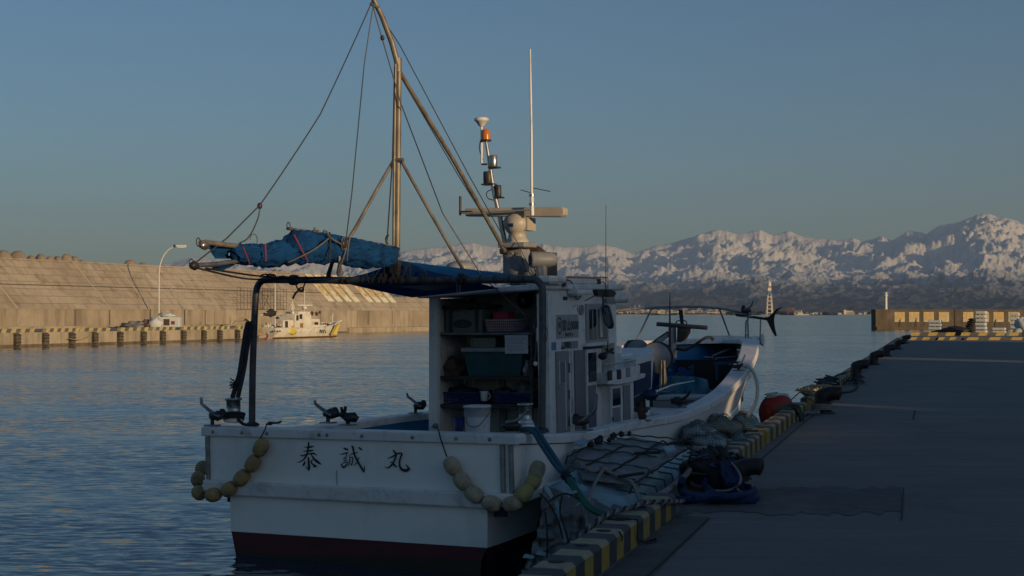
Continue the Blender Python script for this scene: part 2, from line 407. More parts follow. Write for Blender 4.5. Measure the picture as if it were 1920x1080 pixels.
qline((1600, 716), (1725, 716), .03); qline((1620, 800), (1920, 800), .01); qline((1660, 700), (1920, 702), .02)
mb.build('quay_joints', kind='structure')
# --- kerbs
def bevel_profile(wd, h, c):   # (offset across, height)
    return [(-wd, 0), (-wd, h - c), (-wd + c, h), (-c, h), (0, h - c), (0, 0)]
def kerb(D0, D1, per, label, group, h=.165, wd=.21, ph=0, worn=True, startm=None):
    mb = MB(); n = max(2, round((D1 - D0) / per)); pr = bevel_profile(wd, h, .022); holes = MB()
    o = q((D0 + D1) / 2)
    for i in range(n):
        a = D0 + (D1 - D0) * i / n; b = D0 + (D1 - D0) * (i + 1) / n
        k = (i + ph) % 2
        for j in range(5):
            m = M_blk if k else (M_ytop if (worn and j in (1, 2, 3)) else M_yel)
            A0 = q(a, pr[j][0], ZQ + pr[j][1]); A1 = q(a, pr[j + 1][0], ZQ + pr[j + 1][1]); B0 = q(b, pr[j][0], ZQ + pr[j][1]); B1 = q(b, pr[j + 1][0], ZQ + pr[j + 1][1])
            mb.add([A0, B0, B1, A1], [(0, 1, 2, 3)], m)
    for D, flip in ((D0, 0), (D1, 1)):
        half = [q(D, x, ZQ + z) for x, z in pr]
        l = half[:3] + [q(D, -wd / 2, ZQ + h), q(D, -wd / 2, ZQ)]; r = [q(D, -wd / 2, ZQ), q(D, -wd / 2, ZQ + h)] + half[3:]
        for P, m in ((l, M_blk), (r, M_yel)): mb.add(P, [tuple(range(len(P))) if not flip else tuple(range(len(P) - 1, -1, -1))], m)
    t = thing('kerb_block', label, 'kerb', o, group=group)
    mb.build('kerb_body', t)
    nh = int((D1 - D0) / .55)
    if D0 < 22:
        for i in range(nh):
            D = D0 + .28 + i * .55
            if D > D1 - .1: break
            c = q(D, -wd / 2, ZQ + h)
            hm = MB(); hm.lathe([(.046, .0015), (.046, .0035), (.001, .0035)], c, M_joint, 14)
            hm.build('lifting_hole', t)
    return t
KG = 'striped kerb blocks along the quay edge'
ks = [(6.3, 10.67, .2, 'nearest yellow and black striped kerb block, in front of the tarped foam bundle'),
      (12.7, 16.2, .21, 'striped kerb block behind the blue rope heap, beside the netted foam bundle'),
      (16.5, 21.7, .3, 'striped kerb block beside the red buoy'),
      (22.9, 31.8, .4, 'striped kerb block with a heap of tan rope over its near end'),
      (32.5, 45.2, .5, 'dull striped kerb block past the tan rope heap, beside the third bollard'),
      (46, 58.3, .6, 'dull kerb block beyond the third bollard on the quay edge'),
      (59, 71.3, .6, 'short looking far kerb block, second last along the quay edge'),
      (72, 83, .6, 'farthest kerb block along the quay edge, next to the sunlit stripes')]
for a in ks: kerb(a[0], a[1], a[2], a[3], KG)
# far rows across the quay end (diagonal stripes)
def crossrow(D, px0, px1, label, hh):
    mb = MB(); A = G(px0, 590 + (EYE - ZQ) * FPX / D, ZQ); B = G(px1, 590 + (EYE - ZQ) * FPX / D, ZQ)
    A.y = B.y = D; n = max(4, int((B.x - A.x) / .62)); wd = .3 if D < 90 else .55
    t = thing('kerb_block', label, 'kerb', (A + B) / 2, group='sunlit striped kerbs across the quay end')
    for i in range(n):
        x0 = A.x + (B.x - A.x) * i / n; x1 = A.x + (B.x - A.x) * (i + 1) / n; sh = .3
        m = M_yel if i % 2 == 0 else M_blk
        f = [(x0, D, ZQ), (x1, D, ZQ), (x1 + sh * .4, D, ZQ + hh), (x0 + sh * .4, D, ZQ + hh)]
        g = [(x0 + sh * .4, D, ZQ + hh), (x1 + sh * .4, D, ZQ + hh), (x1 + sh, D + wd, ZQ + hh), (x0 + sh, D + wd, ZQ + hh)]
        bk = [(x1 + sh, D + wd, ZQ), (x0 + sh, D + wd, ZQ), (x0 + sh, D + wd, ZQ + hh), (x1 + sh, D + wd, ZQ + hh)]
        mb.add(f + g + bk, [(0, 1, 2, 3), (4, 5, 6, 7), (8, 9, 10, 11)], m)
    mb.add([(A.x, D, ZQ), (A.x + .12, D, ZQ + hh), (A.x + .3, D + wd, ZQ + hh), (A.x + .3, D + wd, ZQ)], [(0, 1, 2, 3)], M_blk)
    mb.build('kerb_body', t)
crossrow(84, 1704, 1752, 'sunlit striped kerb across the quay end, leftmost of the near row', .17)
crossrow(84, 1757, 1800, 'sunlit striped kerb in the middle of the near row across the quay end', .17)
crossrow(84, 1811, 2060, 'sunlit striped kerb running out of frame in the near row across the quay end', .17)
crossrow(101, 1706, 1788, 'sunlit striped kerb in the far row, in front of the shorter white stack', .24)
crossrow(101, 1800, 1882, 'sunlit striped kerb in the far row, in front of the taller white stack', .24)
crossrow(101, 1890, 2050, 'sunlit striped kerb at the right end of the far row', .24)
# --- bollards
def bollard_mesh(hh=.34):
    mb = MB()
    path = smooth_path([(0, 0, 0), (0, 0, hh * .42), (.02, 0, hh * .66), (.10, 0, hh * .80), (.20, 0, hh * .83), (.27, 0, hh * .80)], 4)
    rr = [(.13 if i < 2 else .11) if i < 8 else .105 + .012 * math.sin(i * .3) for i in range(len(path))]
    rr[-1] = .03; rr[-2] = .078; rr[-3] = .10
    mb.tube(path, rr, M_iron, 18)
    top = MB(); top.blob((.02, 0, hh * .74), (.125, .115, .09), M_iron, 16, 8)
    base = MB(); base.lathe([(.19, 0), (.19, .02), (.145, .035), (.12, .06)], (0, 0, 0), M_iron, 20)
    return mb, top, base
def bollard(px, py, label, s=1.0):
    c = G(px, py, ZQ)
    t = thing('bollard', label, 'bollard', (0, 0, 0), group='curved iron mooring bollards along the quay')
    a, b, cc = bollard_mesh(); a.build('horn', t); b.build('crown', t); cc.build('base_flange', t)
    t.location = c; t.rotation_euler = (0, 0, math.atan2(QN.y, QN.x)); t.scale = (s, s, s); return t
bollard(1385, 922, 'dark iron bollard sticking out of the blue rope heap', .78)
bollard(1541, 775, 'dark iron bollard with white rope round its neck, beside the tan rope heap', 1.1)
bollard(1605, 708, 'third iron bollard from the camera, with black rope at its foot', 1.15)
bollard(1638, 684, 'fourth iron bollard from the camera on the quay edge', 1.15)
bollard(1662, 668, 'fifth iron bollard from the camera on the quay edge', 1.15)
bollard(1683, 655, 'sixth iron bollard from the camera on the quay edge', 1.15)
bollard(1696, 644, 'farthest iron bollard, by the corner of the striped kerbs', 1.2)
# --- breakwater
BD = Vector((1140 / FPX, 1, 0)).normalized(); BN = Vector((BD.y, -BD.x, 0)); B0 = G(810, 620, 0)
def bk(t, off, z): return B0 + BD * t + BN * off + Vector((0, 0, z))
def ft(px):            # t on the wall face for a photo column
    k = (px - 960) / FPX; return (k * B0.y - B0.x) / (BD.x - k * BD.y)
def concrete(name, cols, sc1=.25, brick=None, streak=True):
    m = newmat(name); nt, N, L, p = nodes(m); tc = N.new('ShaderNodeTexCoord').outputs['Object']
    n1 = noise(N, L, tc, sc1, 10, .68, .3); c = ramp(N, L, n1, [(.3, cols[0]), (.52, cols[1]), (.72, cols[2])])
    h = noise(N, L, tc, 6, 6, .65)
    if streak:
        ns = noise(N, L, mapping(N, L, tc, (1, 1, .12)), 1.1, 7, .7)
        c = mixc(N, L, mathn(N, L, 'MULTIPLY_ADD', ns, 3.2, -1.55, True), c, tuple(v * .5 for v in cols[0]))
    if brick:
        b = N.new('ShaderNodeTexBrick'); b.inputs['Scale'].default_value = 1.0
        b.inputs['Mortar Size'].default_value = brick[2]; b.inputs['Brick Width'].default_value = brick[0]; b.inputs['Row Height'].default_value = brick[1]
        b.inputs['Color1'].default_value = (1, 1, 1, 1); b.inputs['Color2'].default_value = (.86, .86, .86, 1); b.inputs['Mortar'].default_value = (.62, .62, .62, 1); b.inputs['Mortar Smooth'].default_value = .6
        uv = mapping(N, L, tc, (1, 1, 1), (0, 0, math.atan2(BD.x, BD.y) - math.pi / 2))
        sx = N.new('ShaderNodeSeparateXYZ'); L.new(uv, sx.inputs[0]); cx = N.new('ShaderNodeCombineXYZ')
        # rotate the frame so that x runs along the wall
        dt = N.new('ShaderNodeVectorMath'); dt.operation = 'DOT_PRODUCT'; L.new(tc, dt.inputs[0]); dt.inputs[1].default_value = tuple(BD)
        sz = N.new('ShaderNodeSeparateXYZ'); L.new(tc, sz.inputs[0])
        wob = noise(N, L, tc, .9, 2, .5)
        L.new(mathn(N, L, 'ADD', dt.outputs['Value'], mathn(N, L, 'MULTIPLY', wob, .5)), cx.inputs[0])
        L.new(mathn(N, L, 'ADD', sz.outputs[2], mathn(N, L, 'MULTIPLY', wob, .12)), cx.inputs[1]); L.new(cx.outputs[0], b.inputs['Vector'])
        c = mixc(N, L, .6, c, b.outputs['Color'], 'MULTIPLY')
        h = mathn(N, L, 'ADD', mathn(N, L, 'MULTIPLY', h, .5), b.outputs['Fac'])
        bumpn(N, L, mathn(N, L, 'MULTIPLY', h, -1), .6, .05, p)
    else: bumpn(N, L, h, .5, .04, p)
    L.new(c, p.inputs['Base Color']); p.inputs['Roughness'].default_value = .88
    return m
CC = ((.29, .24, .175), (.40, .34, .26), (.48, .42, .33))
M_slope = concrete('slope_blocks', CC, .12, (1.7, .62, .05))
M_wall = concrete('wall_concrete', ((.22, .185, .135), (.32, .275, .21), (.40, .35, .28)), .22)
M_dock = concrete('dock_concrete', ((.22, .19, .14), (.33, .285, .215), (.40, .355, .28)), .4)
M_tide = concrete('tidal_stain', ((.06, .05, .035), (.12, .10, .07), (.2, .17, .12)), .9)
M_seam = mat('panel_seam', (.07, .06, .05), .9)
M_seaml = mat('pale_panel_seam', (.40, .36, .29), .9)
ZW, ZT = 2.55, 6.9
t = thing('breakwater', 'long sunlit concrete breakwater with a block faced slope and white painted characters', 'breakwater', bk(-60, 0, 0))
TE = -7.0
mb = MB(); mb.prism([bk(-160, 0, -1), bk(-160, 0, ZW), bk(-160, -8, ZW), bk(-160, -8, -1)], BD * (160 + TE), M_wall); mb.build('base_wall', t)
mb = MB(); mb.prism([bk(TE, -.1, -1), bk(TE, -.1, ZW - .02), bk(TE, -8, ZW - .02), bk(TE, -8, -1)], BD * (60), M_wall); mb.build('base_wall', t, label='farther base wall of the lower breakwater section')
sb = .35
mb = MB(); mb.prism([bk(-160, -sb, ZW), bk(-160, -sb - (ZT - ZW), ZT), bk(-160, -sb - (ZT - ZW) - 1.5, ZT), bk(-160, -sb - 8, ZW)], BD * (160 + TE), M_slope); mb.build('sloping_face', t)
z2 = 4.35
mb = MB(); mb.prism([bk(TE + .3, -.6, ZW), bk(TE + .3, -.6 - (z2 - ZW) * 1.1, z2), bk(TE + .3, -7, z2), bk(TE + .3, -8, ZW)], BD * 55, M_slope); mb.build('sloping_face', t, label='lower sloping face of the farther breakwater section')
mb = MB(); mb.prism([bk(-160, .012, -.4), bk(-160, .012, .16), bk(-160, -.1, .16), bk(-160, -.1, -.4)], BD * 205, M_tide); mb.build('tide_mark', t)
for i, px in enumerate((38, 213, 289, 358, 418, 560, 660)):
    T = ft(px); mb = MB()
    z1 = ZT - .02
    mb.prism([bk(T, -sb + .03, ZW + .03), bk(T, -sb - (z1 - ZW) + .03, z1), bk(T, -sb - (z1 - ZW) - .1, z1), bk(T, -sb - .1, ZW + .03)], BD * .16, M_seaml)
    mb.build('slope_seam', t)
for px in (140, 205, 384, 345, 560, 600, 690, 735):
    T = ft(px); mb = MB(); mb.prism([bk(T, .02, .9), bk(T, .02, ZW), bk(T, -.1, ZW), bk(T, -.1, .9)], BD * .1, M_seam); mb.build('wall_seam', t)
mb = MB(); mb.prism([bk(-160, -sb - 2.0 + .02, ZW + 2.02), bk(-160, -sb - 2.06 + .02, ZW + 2.08), bk(-160, -sb - 2.2, ZW + 1.9)], BD * (160 + TE), M_seam); mb.build('slope_seam', t, label='level joint running along the sloping face')
mb = MB()
mb.prism([bk(-160, .05, ZW - .06), bk(-160, .05, ZW + .02), bk(-160, -.5, ZW + .02), bk(-160, -.5, ZW - .06)], BD * (160 + TE), M_wall); mb.build('wall_ledge', t)
# low blocks standing at the foot of the wall, right section
mb = MB(); mb.prism([bk(-22, .3, -.6), bk(-22, .3, .55), bk(-22, -.1, .6), bk(-22, -.1, -.6)], BD * 60, M_dock); mb.build('foot_ledge', t)
# characters on the slope
def text_mesh(s, size):
    cu = bpy.data.curves.new('txt', 'FONT'); cu.body = s; cu.size = size; cu.align_x = 'CENTER'; cu.align_y = 'CENTER'; cu.resolution_u = 3
    o = bpy.data.objects.new('txt', cu); sc.collection.objects.link(o); dg = bpy.context.evaluated_depsgraph_get(); dg.update()
    me = bpy.data.meshes.new_from_object(o.evaluated_get(dg)); vs = [v.co.copy() for v in me.vertices]; fs = [tuple(p.vertices) for p in me.polygons]
    sc.collection.objects.unlink(o); bpy.data.objects.remove(o); return vs, fs
def put_text(mb, s, size, O, U, V, m, sx=1.0, bold=0.0):
    vs, fs = text_mesh(s, size); Nn = U.cross(V).normalized()
    offs = [(0, 0)] if not bold else [(0, 0), (bold, 0), (0, bold), (bold, bold)]
    for i, (a, b) in enumerate(offs): mb.add([O + U * (v.x * sx + a) + V * (v.y + b) + Nn * .0004 * i for v in vs], fs, m)
M_board = mat('pale_painted_board', (.78, .76, .58), .8, col2=(.62, .60, .44), scale=2)
M_letter = mat('yellow_lettering', (.60, .36, .05), .8, col2=(.50, .28, .06), scale=1.5)
M_boardr = mat('dull_painted_board', (.50, .46, .31), .8, col2=(.38, .34, .22), scale=3)
SV = (Vector((0, 0, 1)) - BN).normalized(); SNn = BD.cross(SV).normalized()
if SNn.z < 0: SNn = -SNn
cells = [(621.5, '港'), (638, '内'), (655, '徐'), (670.5, '行'), (696, '右'), (710, '側'), (724.5, '通'), (738.5, '行')]
for i, (px, ch) in enumerate(cells):
    wd = 1.28; Q_ = bk(0, -sb - 1.0, 0); k = (px - 960) / FPX; T = (k * Q_.y - Q_.x) / (BD.x - k * BD.y)
    base = lambda a, u, o=.03: bk(T + a, -sb, ZW) + SV * u + SNn * o
    u0, u1 = 1.45, 5.9
    b = MB(); b.prism([base(-wd / 2, u0), base(wd / 2, u0), base(wd / 2, u1), base(-wd / 2, u1)], SNn * .03, M_board); pb = b.build('painted_board', t)
    l = MB(); put_text(l, ch, 1.30, base(0, (u0 + u1) / 2, .075), BD, SV * 2.9, M_letter, .92, .03); l.build('board_lettering', pb)
# dock in front of the breakwater
DO = 17.5; ZD = .93
DT0, DT1 = -170, -66
t = thing('breakwater_dock', 'low sunlit concrete dock running in front of the breakwater with striped kerbs', 'dock', bk(-100, DO, 0))
mb = MB(); mb.prism([bk(DT0, DO, -1.5), bk(DT0, DO, ZD), bk(DT0, .05, ZD), bk(DT0, .05, -1.5)], BD * (DT1 - DT0), M_dock); mb.build('dock_body', t)
mb = MB(); mb.prism([bk(DT0, DO + .02, -.5), bk(DT0, DO + .02, .17), bk(DT0, DO - .1, .2), bk(DT0, DO - .1, -.5)], BD * (DT1 - DT0), M_tide); mb.build('tide_mark', t)
def dt(px):
    P = bk(0, DO, 0); k = (px - 960) / FPX; return (k * P.y - P.x) / (BD.x - k * BD.y)
M_yelp = mat('pale_yellow_stripe', (.42, .37, .17), .8, col2=(.3, .26, .15), scale=2); M_dkb = mat('faded_black_stripe', (.10, .09, .07), .8)
for px0, px1 in ((-70, 66), (88, 150), (152, 208), (228, 280), (288, 330), (346, 390), (396, 432), (448, 470), (474, 500)):
    a, b = dt(px0), dt(px1); n = max(3, round((b - a) / .42)); n += 1 - n % 2
    k = MB()
    for i in range(n):
        s0 = a + (b - a) * i / n; s1 = a + (b - a) * (i + 1) / n; m = M_yelp if i % 2 == 0 else M_dkb
        k.prism([bk(s0, DO - .1, ZD + .002), bk(s0 + .12, DO - .1, ZD + .24), bk(s0 + .12, DO - .4, ZD + .24), bk(s0, DO - .4, ZD + .002)], BD * (s1 - s0 - .001), m)
    k.build('striped_kerb', t)
M_fend = mat('weathered_fender', (.11, .095, .07), .85, col2=(.045, .04, .033), scale=3)
for px in (30, 83, 133, 176, 223, 267, 303, 342, 380, 410, 443, 478):
    T = dt(px); f = MB()
    f.prism([bk(T - .22, DO, .02), bk(T - .22, DO + .24, .12), bk(T - .22, DO + .24, ZD - .12), bk(T - .22, DO, ZD - .02)], BD * .44, M_fend)
    for z in (.3, .5, .7): f.prism([bk(T - .26, DO + .18, z), bk(T - .26, DO + .30, z + .03), bk(T - .26, DO + .18, z + .08)], BD * .52, M_dark)
    fo = f.build('rubber_fender', t)
mb = MB(); mb.prism([bk(-110, 1.2, ZD), bk(-110, 1.2, ZD + .22), bk(-110, .3, ZD + .22), bk(-110, .3, ZD)], BD * 24, M_board)
mb.prism([bk(-84, 1.2, ZD), bk(-84, 1.2, ZD + .18), bk(-84, .3, ZD + .18), bk(-84, .3, ZD)], BD * 40, M_dock); mb.build('low_step', t)
# rounded armour blocks along the crest
M_arm = concrete('armour_concrete', ((.16, .13, .10), (.24, .20, .15), (.30, .26, .2)), .5, None, False)
def armour(px, py, wpx, label, sc_=1.0, back=5.5, zb=None):
    T0 = ft(px) ; P = None
    off = -sb - (ZT - ZW) - back if zb is None else -5.0
    # distance along for that column at this set-back
    Q = bk(0, off, 0); k = (px - 960) / FPX; T = (k * Q.y - Q.x) / (BD.x - k * BD.y)
    C = bk(T, off, 0); D = C.y; top = EYE + (590 - py) / FPX * D; r = wpx / FPX * D / 2
    base = ZT - .8 if zb is None else zb
    mb = MB(); rnd = random.Random(int(px * 7 + py))
    rows = []
    for z, rr in ((base, 1.25), (base + (top - base) * .55, 1.02), (base + (top - base) * .85, .66), (top - .03, .34), (top, .02)):
        rows.append([Vector((C.x, C.y, z)) + (BD * math.cos(a) * r + BN * math.sin(a) * r * .9) * rr * (1 + .12 * math.sin(3 * a + px)) for a in [2 * math.pi * j / 14 for j in range(14)]])
    mb.grid(rows, M_arm, True, True); 
    for s in (-1, 1):
        mb.tube([(C.x, C.y, base + .5), C + BD * s * r * 1.5 + Vector((0, 0, base - .1))], [r * .6, r * .4], M_arm, 10)
    mb.build('armour_block', origin=(C.x, C.y, base), label=label, cat='armour block', group='concrete armour blocks behind the breakwater crest')
armour(6, 469, 34, 'rounded armour block at the far left end of the breakwater crest')
armour(34, 470, 38, 'broad rounded armour block, second from the left on the breakwater crest')
armour(58, 479, 24, 'small armour block between two taller ones near the left of the crest')
armour(76, 476, 27, 'armour block third hump from the left on the crest')
armour(93, 480, 22, 'low armour block beside the gap in the left of the crest')
armour(108, 480, 24, 'small armour block left of the tallest middle hump on the crest')
armour(124, 476, 26, 'tallest hump of the middle armour block cluster on the crest')
armour(139, 480, 24, 'armour block at the right of the middle cluster on the crest')
armour(153, 487, 18, 'lowest armour block of the middle cluster on the crest')
armour(243, 487, 28, 'lone armour block left of the lamp post on the crest')
armour(268, 492, 26, 'armour block just left of the lamp post on the crest')
armour(323, 500, 8, 'tiny armour block right of the lamp post on the crest')
armour(516, 505, 20, 'pointed armour block above the striped roof bar, left one'); armour(533, 509, 16, 'pointed armour block above the roof bar, right one')
armour(585, 513, 18, 'armour block seen under the furled sail')
for i, (x, y, w_) in enumerate(((762, 553, 12), (777, 553, 13), (801, 555, 14), (815, 556, 12))):
    armour(x, y, w_, ('leftmost pointed', 'second pointed', 'third pointed', 'rightmost pointed')[i] + ' armour block on the lower breakwater section', zb=z2 - .5)
# mesh fence on the slope
M_fence = mat('rusty_fence_wire', (.06, .045, .035), .8)
t = thing('mesh_fence', 'thin wire fence panel across the breakwater slope behind the gantry post', 'fence', bk(ft(470), .3, ZW))
fe = MB()
for i in range(16):
    T = ft(446) + i * .62; z1 = ZW + 2.3
    fe.tube([bk(T, -.1, ZW), bk(T, -.1, z1)], .018, M_fence, 4)
for z in (.1, .8, 1.5, 2.25): fe.tube([bk(ft(446), -.1, ZW + z), bk(ft(446) + 9.3, -.1, ZW + z)], .018, M_fence, 4)
fe.build('wire_panel', t)
g = MB(); T = ft(492)
for a in (0, 2.2): g.tube([bk(T + a, 0, ZW), bk(T + a, 0, ZW + 2.4)], .04, M_fence, 5)
for z in (1.5, 2.1): g.tube([bk(T, 0, ZW + z), bk(T + 2.2, 0, ZW + z)], .035, M_fence, 5)
g.tube([bk(T, 0, ZW), bk(T + 1.1, 0, ZW + 1.5)], .03, M_fence, 5); g.build('gate_frame', t)
# lamp post on the dock
P0 = bk(dt(296), DO - 2.2, ZD); k = (298 - 960) / FPX
Q_ = bk(0, 1.5, 0); T_ = (k * Q_.y - Q_.x) / (BD.x - k * BD.y); P0 = bk(T_, 1.5, ZD)
t = thing('street_lamp', 'tall white lamp post with a curved arm on the far dock', 'street lamp', P0)
D = P0.y; zt = EYE + (590 - 500) / FPX * D; ztop = EYE + (590 - 457) / FPX * D; xr = (333 - 298) / FPX * D
M_wpole = mat('pale_pole', (.55, .56, .53), .5)
mb = MB(); pts = [P0, P0 + Vector((0, 0, zt - ZD - 1))] + [Vector((P0.x + xr * (1 - math.cos(a)), D, zt - .6 + (ztop - zt + .4) * math.sin(a))) for a in [R(x) for x in (0, 15, 30, 45, 60, 75, 88)]]
mb.tube(pts, [.08] + [.06] * (len(pts) - 2) + [.04], M_wpole, 8); mb.build('post', t)
e = pts[-1]; mb = MB(); mb.box(e + Vector((.35, 0, .0)), (.95, .35, .2), M_wpole); mb.box(e + Vector((-.2, 0, .0)), (.25, .28, .26), M_dark); lm = mb.build('lamp_head', t, bevel=.05)
mb = MB(); mb.box(e + Vector((.4, 0, -.13)), (.7, .28, .06), M_lampw); mb.build('lens', lm)
# gear on the dock
def dpt(px, py, D): return W(px, py, D)
c = W(270, 607, 121); c.z = ZD
t = thing('gear_heap', 'heap of dark tarpaulin and white sacks beside the far lamp post', 'gear heap', c)
a = MB(); a.blob(c + Vector((-.6, 0, .2)), (.9, .6, .35), M_sheet, 22, 10, .4, 3); a.blob(c + Vector((.3, 0, .25)), (.6, .6, .4), M_brown, 18, 8, .4, 13); a.build('dark_sheet', t)
a = MB(); a.blob(c + Vector((1.0, -.2, .4)), (.6, .5, .5), M_foamw, 16, 8, .2, 5); a.build('white_sack', t)
c = W(317, 607, 122); c.z = ZD
t = thing('cabin_box', 'small white fish handling cart with a red mark right of the far lamp post', 'cart', c)
a = MB(); a.box(c + Vector((0, 0, .5)), (2.0, .9, .9), M_foamw); a.build('box_body', t, bevel=.08)
a = MB(); a.box(c + Vector((-.1, -.46, .5)), (.5, .04, .55), M_rust); a.build('door_panel', t)
a = MB(); a.box(c + Vector((.45, -.46, .45)), (.3, .05, .3), M_pinkr); a.build('red_mark', t)
a = MB(); a.blob(c + Vector((-.2, 0, 1.1)), (.7, .4, .2), M_foamw, 14, 6, .4, 9); a.build('sack_on_top', t)
for px, py, D, l in ((10, 650, 104, 'white float at the left edge of the frame, against the far dock'), (20, 641, 105, 'tilted white float above the one at the left edge'), (115, 648, 106, 'barrel shaped white float tied to the far dock')):
    c = W(px, py, D); c.z = max(.25, c.z) if px != 20 else .75
    a = MB(); a.blob(c, (.6, .4, .32), M_foamw, 16, 8, .06, px); a.build('mooring_float', origin=c, label=l, cat='float', group='white floats at the far dock')
ra = MB(); ra.tube(sag(bk(dt(120), DO + .5, .5), bk(dt(176), DO, ZD - .1), .25), .03, M_ropet, 5)
ra.build('mooring_rope', origin=bk(dt(120), DO + .5, .3), label='slack pale rope along the far dock face to the barrel float', cat='rope')
# --- right breakwater wall
t = thing('harbour_wall', 'brown sunlit concrete wall with pale painted character boards beyond the quay end', 'wall', G(1700, 618, 0))
A = G(1642, 617.5, 0); D = A.y; zt = EYE + (590 - 580) / FPX * D
M_wallr = concrete('brown_wall_concrete', ((.075, .060, .042), (.11, .088, .062), (.15, .125, .092)), .5)
mb = MB(); mb.bb((A.x, D, -1), (A.x + 75, D + 2.5, zt), M_wallr)
mb.build('wall_body', t)
mb = MB(); mb.bb((A.x - .02, D - .03, -.5), (A.x + 75, D, .12), M_tide); mb.build('tide_mark', t)
mb = MB(); mb.bb((A.x + .1, D - .35, -.6), (A.x + 75, D - .03, .35), M_wallr); mb.build('foot_ledge', t)
for px in (1687, 1717, 1791, 1866, 1950, 2030):
    x = (px - 960) / FPX * D; mb = MB(); mb.bb((x - .12, D - .07, .35), (x + .12, D, 1.55 if px != 1791 else zt), M_seam); mb.build('wall_seam', t)
for px, ch in ((1686.5, '港'), (1713.5, '内'), (1741, '徐'), (1769.5, '行'), (1815, '右'), (1844, '側'), (1872, '通'), (1900, '行')):
    x = (px - 960) / FPX * D; z0 = EYE + (590 - 603.5) / FPX * D; z1 = EYE + (590 - 585) / FPX * D; hw = 9.6 / FPX * D
    b = MB(); b.bb((x - hw, D - .05, z0), (x + hw, D - .01, z1), M_boardr); pb = b.build('painted_board', t)
    l = MB(); put_text(l, ch, 1.25, Vector((x, D - .07, (z0 + z1) / 2)), Vector((1, 0, 0)), Vector((0, 0, 1)), M_letter, 1.05, .02); l.build('board_lettering', pb)
P = W(1661, 580, 205); P.z = 0
t = thing('beacon_post', 'slim white beacon post behind the left end of the brown wall', 'beacon', P)
mb = MB(); zt2 = EYE + (590 - 553) / FPX * 205; mb.lathe([(.28, 0), (.24, 2), (.2, zt2 - .2)], P, M_wpole, 10); mb.build('post', t)
mb = MB(); mb.lathe([(.32, 0), (.34, .12), (.2, .2), (.24, .5), (.05, .6)], P + Vector((0, 0, zt2 - .2)), M_wpole, 10); mb.build('beacon_head', t)
# stacks of foam fish boxes and pallets beyond the quay end
def stack(px0, px1, ptop, pbot, D, n, label, fd):
    z0 = ZQ; x0 = (px0 - 960) / FPX * D; x1 = (px1 - 960) / FPX * D; zt = EYE + (590 - ptop) / FPX * D; hh = (zt - z0) / n
    rot = Matrix.Rotation(R(-24), 3, 'Z'); c = Vector(((x0 + x1) / 2, D, z0)); wd = (x1 - x0) * .80
    for i in range(n):
        lab = label % ('topmost' if i == n - 1 else ('lowest' if i == 0 else ('%s from the bottom' % ('second', 'third', 'fourth', 'fifth', 'sixth')[i - 1])))
        t = thing('block', lab, 'concrete block', c + Vector((0, 0, hh * i)), group='white slabs stacked beyond the quay end')
        j = random.uniform(-.04, .04)
        a = MB(); a.box(c + Vector((j, 0, hh * (i + .58))), (wd, fd, hh * .72), M_foamw, rot); a.build('slab', t, bevel=.03)
        a = MB()
        for s in (-.36, 0, .36): a.box(c + rot @ Vector((wd * s, 0, 0)) + Vector((0, 0, hh * (i + .11))), (wd * .13, fd * .9, hh * .21), M_grey, rot)
        a.build('spacer', t)
stack(1740, 1768, 600, 621, 112, 4, 'white slab in the shorter stack beyond the quay, %s', 1.1)
stack(1829, 1851, 583, 622, 110, 6, 'white slab in the tall stack beyond the quay, %s', 1.5)
stack(1860, 1888, 614, 623, 111, 2, 'white slab in the low pair right of the tall stack, %s', 1.1)
stack(1893, 1912, 586, 623, 113, 5, 'white slab in the ragged stack at the right edge, %s', 1.3)
c = W(1788, 618, 109); c.z = ZQ
a = MB(); a.blob(c + Vector((0, 0, .12)), (1.2, .8, .42), M_rubber, 18, 8, .3, 4); a.blob(c + Vector((-1.2, 0, .05)), (.7, .5, .22), M_rubber, 14, 8, .3, 8)
a.build('net_heap', origin=c, label='black net heap lying between the two white stacks', cat='net heap')
c = W(1816, 606, 113); c.z = ZQ
a = MB()
for i in range(7): a.blob(c + Vector((.05 * i, 0, .1 + .17 * i)), (.5 - .03 * i, .4, .1), M_rubber, 14, 6, .1, i)
a.build('tyre_pile', origin=c, label='pile of black rubber tyres left of the tall white stack', cat='tyres')
c = W(1914, 605, 104); c.z = ZQ
a = MB(); a.blob(c + Vector((.2, 0, .75)), (.6, .5, .5), M_foamw, 16, 9, .25, 11); a.blob(c + Vector((.1, 0, .25)), (.7, .5, .3), M_foamw, 16, 9, .25, 21)
a.build('white_bag', origin=c, label='crumpled white bag on the ragged stack at the right edge', cat='bag')
c = W(1918, 625, 88); c.z = ZQ
t = thing('yellow_barrier', 'yellow barrier post cut by the right edge of the photo', 'barrier', c)
a = MB(); a.box(c + Vector((.25, 0, .28)), (.5, .3, .56), M_yel); a.build('barrier_body', t, bevel=.04)
a = MB(); a.box(c + Vector((.25, 0, .6)), (.6, .36, .08), M_orange); a.build('barrier_cap', t)
